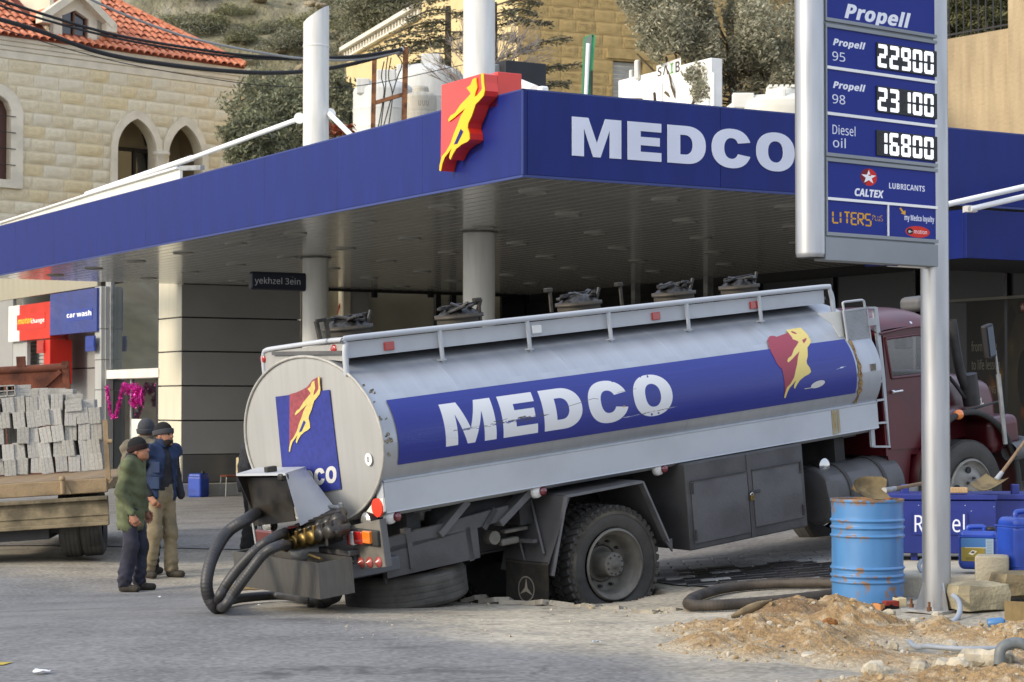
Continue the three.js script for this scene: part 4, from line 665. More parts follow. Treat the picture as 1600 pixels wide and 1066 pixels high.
{
  // shell with raised weld seams
  const xs = []; for (let i = 0; i <= 60; i++) xs.push(lerp(TX0, TX1, i / 60)); const seams = [-1.45, -.2, 1.05, 2.3, 3.33]; for (const s of seams) xs.push(s - .02, s - .008, s + .008, s + .02); xs.sort((a, b) => a - b);
  const shell = grid((s, t) => { const x = xs[Math.round(s * (xs.length - 1))], th = -t * 2 * Math.PI; let k = 0; for (const q of seams) if (Math.abs(x - q) < .01) k = .0025; k += .002 * (fbm(x * 1.3, Math.sin(th) * 2 + 5, 55, 3) - .5); const [y, z] = ell(th, k); return V(x, y, z); }, xs.length - 1, 120);
  const tank = mk('tank', shell, M.silver, truck);
  const head = (x, dir, dome) => grid((s, t) => { const th = dir * s * 2 * Math.PI, r = 1 - t; const k = Math.sqrt(Math.max(0, 1 - r * r)); return V(x - dir * dome * k * .5 * (r > .985 ? 0 : 1), TY + TB * r * Math.sin(th), TA * r * Math.cos(th)); }, 96, 24);
  mk('tank_end', [head(TX0 + .02, 1, .04)], M.silverEnd, tank); mk('tank_end', head(TX1, -1, .3), M.silver, tank);
  // rolled rim round the rear end
  const rimPts = [...Array(97)].map((_, i) => { const [y, z] = ell(i / 96 * 2 * Math.PI, .002); return V(TX0 + .01, y, z); }); mk('tank_rim', new THREE.TubeGeometry(new THREE.CatmullRomCurve3(rimPts, true), 192, .013, 8, true), mat({ c: '#9c9a92', d: '#aeaca4', f: FB, s: .8, r: .5 }), tank);
  // blue band printed with the name, worn; follows the skin 4 mm proud
  const bt = Math.asin(.3436 / TB), bb = Math.asin(-.1905 / TB), b0 = -2.2145, b1 = 3.265;
  const skin = (x0, x1, a0, a1, k, n = 40, m = 16, skew = 0) => grid((s, t) => { const th = lerp(a0, a1, t), [y, z] = ell(th, k); return V(lerp(x0, x1, s) , y, z); }, n, m, { uv: true });
  const px2u = (px, py) => { const p = t_(px, py, 'z', 1.10); return (p.x - b0) / (b1 - b0); };
  const uM = px2u(690, 665), uO = px2u(1046, 615);
  mk('blue_band', skin(b0, b1, bb, bt, .009), canvasMat(2048, 256, (x, w, h) => {
    x.fillStyle = '#1e2b82'; x.fillRect(0, 0, w, h); seed(31);
    for (let i = 0; i < 400; i++) { x.fillStyle = rnd() < .5 ? 'rgba(60,72,150,.10)' : 'rgba(20,24,90,.10)'; x.fillRect(rnd(0, w), rnd(0, h), rnd(20, 260), rnd(1, 7)); }
    x.fillStyle = '#d6d8da'; drawLetters(x, 'MEDCO', uM * w, h * .83, h * .65, (uO - uM) * w, .17);
    // scrapes through the lettering
    const sc = (pts, lw, c) => { x.strokeStyle = c; x.lineWidth = lw; x.beginPath(); pts.forEach(([a, b], i) => x[i ? 'lineTo' : 'moveTo'](a, b)); x.stroke(); };
    const X = (u) => lerp(uM, uO, u) * w;
    for (let i = 0; i < 60; i++) { const u = rnd(.02, .42), y = h * (.62 - .1 * u) + rnd(-5, 5); sc([[X(u), y], [X(u) + rnd(4, 40), y + rnd(-3, 2)]], rnd(.6, 2.6), rnd() < .55 ? 'rgba(60,58,56,.7)' : 'rgba(38,47,134,.9)'); }
    for (let i = 0; i < 26; i++) { const u = rnd(.20, .42), y = h * .57 + rnd(-7, 8); sc([[X(u), y], [X(u) + rnd(6, 26), y + rnd(-3, 2)]], rnd(1.5, 5), 'rgba(52,48,44,.75)'); }
    for (let i = 0; i < 40; i++) { const u = rnd(.76, 1.03), y = h * (.80 - .2 * (u - .76)); sc([[X(u), y + rnd(-2, 2)], [X(u) + rnd(5, 30), y + rnd(-3, 1)]], rnd(.8, 2.6), rnd() < .5 ? 'rgba(70,66,60,.8)' : 'rgba(190,190,186,.7)'); }
    sc([[X(.5), h * .5], [X(.64), h * .42], [X(.66), h * .44]], 2, 'rgba(80,78,74,.8)'); sc([[X(.75), h * .38], [X(.84), h * .36]], 1.2, 'rgba(90,88,84,.8)');
    x.fillStyle = '#262f86'; for (let i = 0; i < 16; i++) { x.beginPath(); x.ellipse(X(rnd(.72, 1)), h * (rnd() < .5 ? .19 : .82) + rnd(-3, 3), rnd(2, 6), rnd(2, 5), 0, 0, 7); x.fill(); }
    x.fillStyle = '#b0823c'; x.fillRect(X(.765), h * .6, 9, 7);
    for (let i = 0; i < 30; i++) sc([[rnd(0, w * .12), h * rnd(.5, .75)], [rnd(0, w * .12), h * rnd(.5, .75)]].map((q, k) => [q[0], q[1]]), .6, 'rgba(120,124,170,.35)');
    x.fillStyle = '#cfd2d6'; x.beginPath(); x.ellipse(w * .964, h * .5, 11, 3, -.1, 0, 7); x.fill(); sc([[w * .95, h * .52], [w * .975, h * .49]], 1.6, '#b9bcc6');
  }, { roughness: .4, clearcoat: .15, clearcoatRoughness: .3 }), truck);
  // emblem on the side, torn paper figure and flag, laid over the band
  {
    const P0 = t_(1205, 612, 'z', 1.0), P1 = t_(1272, 560, 'z', 1.0), x0 = P0.x, x1 = P1.x, a0 = Math.asin(-.14 / TB), a1 = Math.asin(.50 / TB);
    const draw = (x, w, h, flag, fig, wht) => {
      const s = (pts) => { x.beginPath(); pts.forEach(([a, b], i) => x[i ? 'lineTo' : 'moveTo'](w * (.06 + (a - 103) / 430), h * (.03 + (b - 80) / 900))); x.closePath(); };
      x.fillStyle = flag; s(FLAG); x.fill(); x.fillStyle = flag; x.beginPath(); x.ellipse(w * .2, h * .34, w * .2, h * .26, .2, 0, 7); x.fill();
      x.fillStyle = fig; s(FIG); x.fill(); s([[360, 70], [520, 60], [530, 200], [430, 240], [350, 200]]); x.fill(); x.fillStyle = flag; x.beginPath(); x.ellipse(w * .76, h * .08, w * .05, h * .02, .8, 0, 7); x.fill();
      x.fillStyle = wht; x.beginPath(); x.ellipse(w * .8, h * .86, w * .16, h * .045, -.2, 0, 7); x.fill(); x.fillRect(w * .5, h * .89, w * .2, 4);
      if (flag !== '#fff') { x.fillStyle = 'rgba(60,40,30,.4)'; seed(3); for (let i = 0; i < 60; i++) x.fillRect(rnd(0, w), rnd(0, h * .3), 3, 2); }
    };
    const col = canvasTex(256, 384, (x, w, h) => { x.fillStyle = '#c9b565'; x.fillRect(0, 0, w, h); draw(x, w, h, '#8f3546', '#d2bf6e', '#c3c3bd'); });
    const al = canvasTex(256, 384, (x, w, h) => { x.fillStyle = '#000'; x.fillRect(0, 0, w, h); draw(x, w, h, '#fff', '#fff', '#fff'); }); al.colorSpace = THREE.NoColorSpace;
    mk('emblem', skin(x0, x1, a0, a1, .013, 16, 20), new THREE.MeshPhysicalMaterial({ map: col, alphaMap: al, alphaTest: .5, roughness: .5 }), truck);
  }
  // rear end prints: blue panel, flag and figure, name
  const re = TX0 - .004, PR = (x, y) => t_(x, y, 'x', re), bl = mat({ c: '#222c7c', d: '#2a3486', f: FB, s: .5, r: .5 });
  const panel = mk('blue_panel', plateTo([PR(431, 620), PR(515, 609), PR(533.5, 764), PR(446, 778)], .006, V(-1, 0, 0)), bl, truck);
  const dx = ([x, y]) => PR(452 + (x - 112) * (478 - 452) / (350 - 112) * .98 + 0, 0); void dx;
  const FR = ([x, y]) => { const u = (x - 103) / 390, v = (y - 80) / 860; return PR(452.5 + u * 49 + v * .8, 588 + v * 118 + (1 - u) * 6 * (1 - v)); };
  const off = (g, k) => g.translate(-k, 0, 0);
  mk('flag', off(plateTo([[112, 250], [200, 235], [260, 215], [330, 185], [400, 110], [478, 80], ...FLAG.slice(2)].map(FR), .003, V(-1, 0, 0)), .0065), mat({ c: '#8a3640', d: '#97464e', f: FB, s: .4, r: .6 }), panel);
  mk('figure', off(plateTo(FIG.map(FR), .003, V(-1, 0, 0)), .010), mat({ c: '#c5b35e', d: '#cfbd6c', f: FB, s: .4, r: .6 }), panel);
  mk('leg_gap', off(plateTo(GAP.map(FR), .002, V(-1, 0, 0)), .0135), bl, panel);
  { // name along the foot of the panel
    const a = PR(441, 766), b = PR(527.5, 753), t = PR(440, 742), d = b.clone().sub(a), L = d.length(); d.normalize(); const up = t.clone().sub(a), Hh = up.length(); up.normalize(); const word = 'MEDCO', tot = [...word].reduce((s, c) => s + LET[c][0] + .12, -.12), sx = L / tot; let q = 0;
    const lm = mat({ c: '#c6c6c0', r: .6 }); for (const ch of word) { const g = new THREE.ExtrudeGeometry(letterShape(ch), { depth: .003, bevelEnabled: false, curveSegments: 6 }); g.scale(sx, Hh, 1).translate(q * sx, 0, 0); g.applyMatrix4(new THREE.Matrix4().makeBasis(d, up, V(-1, 0, 0)).setPosition(a.x - .0065, a.y, a.z)); mk('letter', g, lm, panel); q += LET[ch][0] + .12; }
  }
  { const p = PR(576, 718), g = disc(p.clone().add(V(-.002, 0, 0)), V(1, 0, 0), .052, .006, 28); const d = mk('number_disc', g, M.white, truck); mk('number', grid((s, t) => V(re - .0065, p.y + (t - .5) * .08, p.z - (.5 - s) * .07), 1, 1, { uv: true }), canvasMat(64, 64, (x) => { x.fillStyle = '#e4e4e0'; x.fillRect(0, 0, 64, 64); x.fillStyle = '#222'; x.font = 'bold 50px sans-serif'; x.fillText('8', 18, 50); }), d); }
  // stains: rust run at the front seam, scraped paint on the rim
  mk('rust_seam', grid((s, t) => { const th = lerp(.55, -.42, t), w = .010 + .028 * vnoise(t * 17, 3, 8) ** 2, [y, z] = ell(th, .006); return V(3.31 + (s - .5) * w * 2 + .02 * vnoise(t * 9, 5, 9), y, z); }, 2, 40), mat({ c: '#6e4a1e', d: '#a08a60', f: FB, s: .25, r: .85 }), truck);
  seed(41); const flakes = []; for (let i = 0; i < 16; i++) { const th = rnd(-.15, .75), [y, z] = ell(th, .005); flakes.push(box(rnd(.01, .05), rnd(.01, .03), .003, TX0 + rnd(.03, .1), y, z, 0, 0, rnd(0, 3)).translate(0, 0, 0)); } mk('paint_flakes', flakes, mat({ c: '#4a3a26', d: '#a59c88', f: FB, s: .1, r: .9 }), truck).userData.kind = 'stuff';
  { const p = t_(1360, 574, 'z', 1.10); mk('bracket_scar', [box(.07, .07, .01, p.x, p.y, ell(Math.asin((p.y - TY) / TB), .004)[1])], mat({ c: '#8a8478', d: '#3a3026', f: FB, s: .08, r: .8 }), truck); }
}
// ---- side skirts: folded box rail along the tank, both sides
for (const s of [1, -1]) {
  const z = 1.027, pr = [[1.05, 0], [1.085, -.10], [1.085, -.16], [1.05, 0], [.82, .02], [.80, -.06]]; void pr;
  const g = [plateTo([V(TX0 + .05, 1.052, z * s), V(TX1, 1.052, z * s), V(TX1, .812, z * s), V(TX0 + .05, .812, z * s)], .02, V(0, 0, s)), plateTo([V(TX0 + .05, 1.052, (z + .02) * s), V(TX1, 1.052, (z + .02) * s), V(TX1, 1.11, (z - .07) * s), V(TX0 + .05, 1.11, (z - .07) * s)], .012, V(0, 1, s)), plateTo([V(TX0 + .05, .812, (z + .02) * s), V(TX1, .812, (z + .02) * s), V(TX1, .77, (z - .09) * s), V(TX0 + .05, .77, (z - .09) * s)], .012, V(0, -1, s))];
  mk('side_skirt', g, M.pale, truck); mk('skirt_end', [plateTo([V(TX0 + .045, 1.11, (z - .09) * s), V(TX0 + .045, 1.052, (z + .015) * s), V(TX0 + .045, .812, (z + .015) * s), V(TX0 + .045, .77, (z - .09) * s)], .01, V(-1, 0, 0))], M.pale, truck);
}
mk('skirt_stain', [box(.06, .24, .004, 3.0, .93, 1.051), box(.03, .23, .004, 3.06, .935, 1.0512)], mat({ c: '#8f7a40', d: '#a9a28c', f: FS, s: .3, r: .7 }), truck);
// ---- walkway on top: side boards, rails, rear board, manholes
{
  const zr = (px, py) => 0; void zr;
  const a = t_(540, 529, 'z', .67), b = t_(1299, 447, 'z', .67), zs = .62, railY = a.y, railY2 = b.y, xA = a.x, xB = b.x;
  const Y = (x) => lerp(railY, railY2, (x - xA) / (xB - xA));
  const wk = mk('walkway', bar(V(xA, Y(xA) - .12, 0), V(xB, Y(xB) - .12, 0), 1.16, .03), M.grayMetal, truck); void wk;
  for (const s of [1]) {
    mk('side_board', plateTo([V(xA + .02, Y(xA) - .035, zs * s), V(xB - .08, Y(xB) - .035, zs * s), V(xB - .08, Y(xB) - .17, zs * s), V(xA + .02, Y(xA) - .17, zs * s)], .015, V(0, 0, s)), M.pale, truck);
    const skinY = (z) => TY + TB * Math.sqrt(1 - (z / TA) ** 2), zo = zs + .05;
    mk('hand_rail', tube([V(xA - .02, skinY(zo) - .02, zo * s), V(xA - .02, Y(xA) - .12, zo * s), V(xA + .0, Y(xA) - .03, zo * s), V(xA + .1, Y(xA), zo * s), V(1, Y(1), zo * s), V(xB - .12, Y(xB), zo * s), V(xB - .03, Y(xB) - .03, zo * s), V(xB, Y(xB) - .13, zo * s), V(xB, skinY(zo) - .01, zo * s)], .026, 120, 10, .25), M.pale, truck);
    for (const px of [687, 825, 953, 1076, 1190]) { const x = t_(px, 520, 'z', zo).x; mk('rail_post', [rod(V(x, Y(x), zo * s), V(x + .01, skinY(zo) - .03, zo * s), .02), box(.06, .012, .06, x, skinY(zo) + .012, zo * s)], M.pale, truck); }
    for (const px of [604, 837, 1025, 1179]) { const x = t_(px, 500, 'z', zs + .02).x; mk('side_reflector', rbox(.105, .075, .02, .008, x, Y(x) - .105, (zs + .025) * s), px === 837 ? M.whiteLens : M.redLens, truck); }
  }
  // rear board across
  const r0 = t_(410, 546, 'x', TX0 + .06), r1 = t_(534, 530, 'x', TX0 + .06);
  mk('rear_board', plateTo([V(TX0 + .08, r0.y - .03, r0.z + .01), V(TX0 + .08, r1.y - .03, .62), V(TX0 + .08, Y(xA) - .2, .62), V(TX0 + .08, TY + TB - .03, .3), V(TX0 + .08, TY + TB - .02, -.3), V(TX0 + .08, r0.y - .22, r0.z + .22), V(TX0 + .08, r0.y - .22, r0.z + .01)], .02, V(-1, 0, 0)), M.silverEnd, truck); void r0; void r1;
  mk('rear_rail', tube([V(TX0 + .06, r0.y - .36, r0.z), V(TX0 + .06, r0.y - .1, r0.z), V(TX0 + .06, r0.y - .02, r0.z + .03), V(TX0 + .06, r0.y + .0, r0.z + .14), V(TX0 + .06, lerp(r0.y, r1.y, .8), lerp(r0.z, r1.z, .8)), V(xA - .0, Y(xA) - .01, .66)], .022, 50, 8, .25), M.pale, truck);
  for (const [px, py] of [[411.5, 561], [522, 546]]) { const p = t_(px, py, 'x', TX0 + .06); mk('marker_light', lathe([[0, .02], [.03, .018], [.038, .008], [.04, 0], [.047, 0], [.047, -.01]], 20).rotateZ(Math.PI / 2).translate(p.x, p.y, p.z), M.redLens, truck); }
  // manholes with piled dark clamps
  seed(13);
  const lid = mat({ c: [.012, .012, .013], d: [.05, .048, .045], f: FB, s: .3, r: .45, m: .4 }), can = mat({ c: '#2a2724', d: '#4a453d', f: FA, s: .4, r: .6, m: .4 });
  for (const [px, py, r] of [[541, 525, .205], [715, 503, .205], [902, 480, .205], [1051, 466, .20], [1153, 452, .19]]) {
    const p = t_(px, py, 'z', .12), x = p.x + .02, m = sub('manhole', truck, V(x, Y(x) - .20, .12));
    mk('collar', lathe([[r, 0], [r, .25], [r + .02, .25], [r + .02, .285], [0, .285]], 28), can, m);
    const bits = [lathe([[0, .36], [r * .5, .35], [r * .8, .31], [r * .95, .285]], 24)]; for (let i = 0; i < 14; i++) { const a = rnd(0, 6.28), q = r * rnd(.2, .9); bits.push(rbox(rnd(.08, .18), .025, .05, .008, q * Math.cos(a), .33 + rnd(0, .03), q * Math.sin(a), rnd(-.3, .3), a, rnd(-.3, .3))); }
    mk('lid', bits, lid, m); mk('clamp', [bar(V(-r, .35, 0), V(r, .37, .02), .04, .03), rod(V(r * .8, .28, .06), V(r * 1.05, .4, .06), .018)], lid, m);
  }
  for (const [px, y0, y1, w] of [[751, 502, 470, .05], [862, 488, 455, .06], [972, 478, 446, .06]]) { const p = t_(px, y0, 'z', .3), q = t_(px - 3, y1, 'z', .3); mk('breather_post', [bar(p, q, w * .45, .022, V(0, 0, 1)), rbox(.08, .04, .05, .01, q.x - .02, q.y + .01, q.z)], can, truck); }
  { const p = t_(500, 530, 'z', .35), q = t_(494, 502, 'z', .35), r = t_(509, 499, 'z', .35), u = t_(513, 528, 'z', .35); mk('hose_bracket', [bar(p, q, .03, .035, V(0, 0, 1)), bar(q, r, .03, .03, V(0, 0, 1)), bar(r, u, .03, .035, V(0, 0, 1))], can, truck); }
}
// ---- ladder, mesh screen and pale quarter panel at the front of the tank
{
  const xl = 3.68, L = (px, py) => t_(px, py, 'z', 1.02), m = mk.ladderM = mat({ c: '#9ba0a4', d: '#adb1b4', s: .6, r: .5 });
  const pts = { a: L(1367, 481), b: L(1391, 698), c: L(1362, 670), d: L(1364, 698), e: L(1356, 481) }; void xl;
  mk('ladder', [bar(pts.a, pts.b, .05, .035, V(0, 0, 1)), bar(pts.c, pts.d, .05, .03, V(0, 0, 1)), bar(pts.d, pts.b, .04, .02), bar(L(1355, 504), L(1371, 502), .04, .07), bar(pts.e, pts.a, .04, .02), bar(L(1369, 626), L(1383, 624), .03, .02), bar(L(1368, 598), L(1378, 595), .03, .03), bar(L(1363, 662), L(1387, 660), .03, .02)], m, truck);
  // expanded metal screen: real crossing wires in a frame
  const q = [L(1318, 486), L(1354, 481), L(1361, 536), L(1326, 541)], w = []; const P = (s, t) => q[0].clone().lerp(q[1], s).lerp(q[3].clone().lerp(q[2], s), t);
  for (let i = -14; i < 15; i++) for (const k of [1, -1]) { const f = (t) => k > 0 ? i / 14 + t * 1.0 : i / 14 + 1 - t * 1.0; let t0 = 0, t1 = 1; const sA = f(0), sB = f(1); const lo = (0 - sA) / (sB - sA), hi = (1 - sA) / (sB - sA); t0 = Math.max(0, Math.min(lo, hi)); t1 = Math.min(1, Math.max(lo, hi)); if (t1 - t0 < .02) continue; w.push(bar(P(f(t0), t0), P(f(t1), t1), .008, .007, V(0, 0, 1))); }
  mk('mesh_screen', [...w, ...[0, 1, 2, 3].map((i) => bar(q[i], q[(i + 1) % 4], .018, .018, V(0, 0, 1)))], m, truck);
  mk('mesh_back', plateTo(q.map((p) => p.clone().add(V(0, 0, -.06))), .01, V(0, 0, 1)), M.pale, truck);
  mk('grab_handle', tube([L(1319, 486), L(1317, 474), L(1320, 472), L(1346, 469), L(1350, 471), L(1352, 482)], .012, 40, 8, .2), m, truck);
  mk('quarter_panel', plateTo([L(1282, 490), L(1318, 486), L(1326, 541), L(1318, 528), L(1306, 508)], .01, V(0, 0, 1)).translate(0, 0, -.05), M.offwhite, truck);
}
// ---- chassis, rear body, lamps
const axleZ = 1.138;
{
  const rail = (z) => [box(8.6, .24, .07, 1.7, .33, z), box(8.6, .02, .12, 1.7, .45, z), box(8.6, .02, .12, 1.7, .21, z)];
  mk('chassis_rail', rail(.42), M.chassis, truck); mk('chassis_rail', rail(-.42), M.chassis, truck);
  for (const x of [-2.3, -1.5, -.6, .6, 1.8, 3.2, 4.6]) mk('cross_member', box(.1, .2, .86, x, .32, 0), M.chassis, truck);
  for (const x of [-1.9, -.7, 1, 2.4, 3.3]) mk('tank_bearer', [box(.14, .34, 1.6, x, .62, 0), box(.18, .03, 1.9, x, .76, 0)], M.chassis, truck);
  // outrigger frame on the near side
  const L = (px, py, z = .92) => t_(px, py, 'z', z);
  mk('sub_frame', [bar(L(548, 868), L(792, 800), .06, .12, V(0, 1, 0)), bar(L(600, 880), L(745, 848), .06, .26, V(0, 1, 0)), bar(L(633, 826), L(641, 888), .05, .09, V(0, 0, 1)), bar(L(727, 824), L(735, 876), .05, .06, V(0, 0, 1))], M.grayDark, truck);
  mk('brace', bar(L(682, 835), L(725, 783), .06, .14, V(0, 0, 1)), M.grayMetal, truck); mk('brace', bar(L(776, 818), L(825, 766), .06, .14, V(0, 0, 1)), M.grayMetal, truck); mk('brace', bar(L(752, 826), L(770, 795), .05, .09, V(0, 0, 1)), M.chassis, truck);
  mk('air_tank', [along(new THREE.CapsuleGeometry(.14, 1.2, 6, 18), V(-1.7, .62, .62), V(-.1, .62, .62))], M.chassis, truck);
  mk('leaf_spring', [0, 1, 2, 3, 4, 5].map((i) => bar(V(-.75 + i * .06, .02 - i * .025, .62), V(.75 - i * .06, .02 - i * .025, .62), .09, .02)), M.chassis, truck);
  { const p = L(768, 840, .8); mk('spring_shackle', [disc(p, V(0, 0, 1), .06, .1), rbox(.2, .06, .08, .02, p.x + .18, p.y - .06, .8), rbox(.26, .03, .08, .01, p.x + .25, p.y + .03, .8)], M.wheelGray, truck); }
  mk('rear_axle', [rod(V(0, 0, -1), V(0, 0, 1), .11), ball(.26, V(0, 0, 0))], M.chassis, truck);
  mk('drive_shaft', rod(V(.2, .05, 0), V(4.2, .3, 0), .06), M.chassis, truck);
  // lamp plates at the rear corners
  const xr = -2.62, PR = (x, y) => t_(x, y, 'x', xr);
  const plateQ = [[549, 820], [588, 812], [600, 886], [560, 888], [556, 850]].map((q) => PR(...q));
  const lp = mk('lamp_plate', plateTo([[546, 822], [592, 812], [602, 886], [562, 890]].map((q) => PR(...q)), .02, V(1, 0, 0)), mat({ c: '#5c5a55', d: '#76736b', f: FA, s: .5, r: .6 }), truck); void plateQ;
  mk('lamp_plate_edge', plateTo([PR(592, 812), PR(602, 886), PR(602, 886).add(V(.06, 0, .0)), PR(592, 812).add(V(.06, 0, 0))], .012, V(0, 0, 1)), M.grayMetal, truck);
  const lens = (x0, x1, y0, y1, m, n) => { const a = PR(x0, y0), b = PR(x1, y1), c = PR(x1, y0 - 1); return mk(n, rbox(.06, Math.abs(a.y - b.y), Math.abs(c.z - a.z), .012, xr - .03, (a.y + b.y) / 2, (a.z + c.z) / 2), m, lamp); };
  const lamp = sub('tail_lamp', truck); { const a = PR(549, 827), b = PR(594, 851); mk('housing', rbox(.06, Math.abs(a.y - b.y) + .03, Math.abs(b.z - a.z) + .02, .012, xr + .0, (a.y + b.y) / 2, (a.z + b.z) / 2), M.rubber, lamp); }
  lens(549.5, 554, 829, 851, M.redLens, 'red_lens'); lens(554.5, 559.5, 829, 851, M.whiteLens, 'white_lens'); lens(560, 573, 828.5, 850, M.redLens, 'red_lens'); lens(573.5, 585, 828, 849, M.orangeLens, 'orange_lens');
  const cone = (p, r) => lathe([[0, r * .9], [r * .3, r * .75], [r, .01], [r * 1.1, 0], [r * 1.1, -.02]], 20).rotateZ(Math.PI / 2).translate(p.x, p.y, p.z);
  for (const [x, y] of [[565, 879.5], [578.5, 879], [592.5, 878.5]]) mk('round_reflector', cone(PR(x, y).add(V(-.005, 0, 0)), .042), mat.cl ??= mat({ c: [.33, .06, .05], r: .2, x: { clearcoat: 1 } }), lp);
  // white plate with the red disc
  const wp = mk('reflector_plate', plateTo([[572, 804], [588, 782], [601, 778], [603, 799], [586, 812]].map((q) => t_(...q, 'x', TX0 - .06)), .02, V(-1, 0, 0)), M.offwhite, truck); const rp = t_(590, 793.5, 'x', TX0 - .085); mk('red_disc', disc(rp, V(1, 0, 0), .078, .02, 28), mat({ c: [.75, .06, .03], r: .35 }), wp);
  const fl = (x, y, r = .085) => { const p = t_(x, y, 'x', TX0 - .15), o = sub('flood_lamp', truck, p); mk('lamp_bowl', lathe([[0, .1], [r * .6, .08], [r, 0], [r * .98, -.012]], 24).rotateZ(-Math.PI / 2), M.rubber, o); mk('lamp_glass', lathe([[0, -.03], [r * .6, -.022], [r * .95, 0]], 24).rotateZ(-Math.PI / 2), mat.fl ??= mat({ c: [.6, .6, .56], r: .08, m: .7, x: { clearcoat: 1 } }), o); };
  fl(572.5, 815); fl(417, 822);
  for (const [px, py] of [[611, 808], [839, 768], [1029, 733]]) { const p = t_(px, py, 'z', .98), o = sub('side_marker', truck, p); mk('marker_base', lathe([[0, .05], [.05, .045], [.062, .0], [.04, -.03], [0, -.03]], 20).rotateX(Math.PI / 2).translate(-.02, 0, 0), M.whiteLens, o); mk('marker_lens', ball(.042, V(.03, 0, .04)), mat.ml ??= mat({ c: [.15, .02, .03], r: .2, x: { clearcoat: 1 } }), o); }
  // left lamp plate far side
  mk('far_lamp_plate', plateTo([[398, 832], [420, 828], [452, 860], [456, 885], [425, 888]].map((q) => PR(...q)), .02, V(1, 0, 0)), M.grayMetal, truck);
  for (const [x, y] of [[433.5, 868], [445.5, 868]]) mk('round_reflector', cone(PR(x, y), .036), mat.cl, truck);
  mk('far_tail_lamp', rbox(.05, .16, .3, .02, xr - .02, PR(418, 842).y, PR(418, 842).z), mat({ c: [.12, .03, .025], r: .3 }), truck);
}
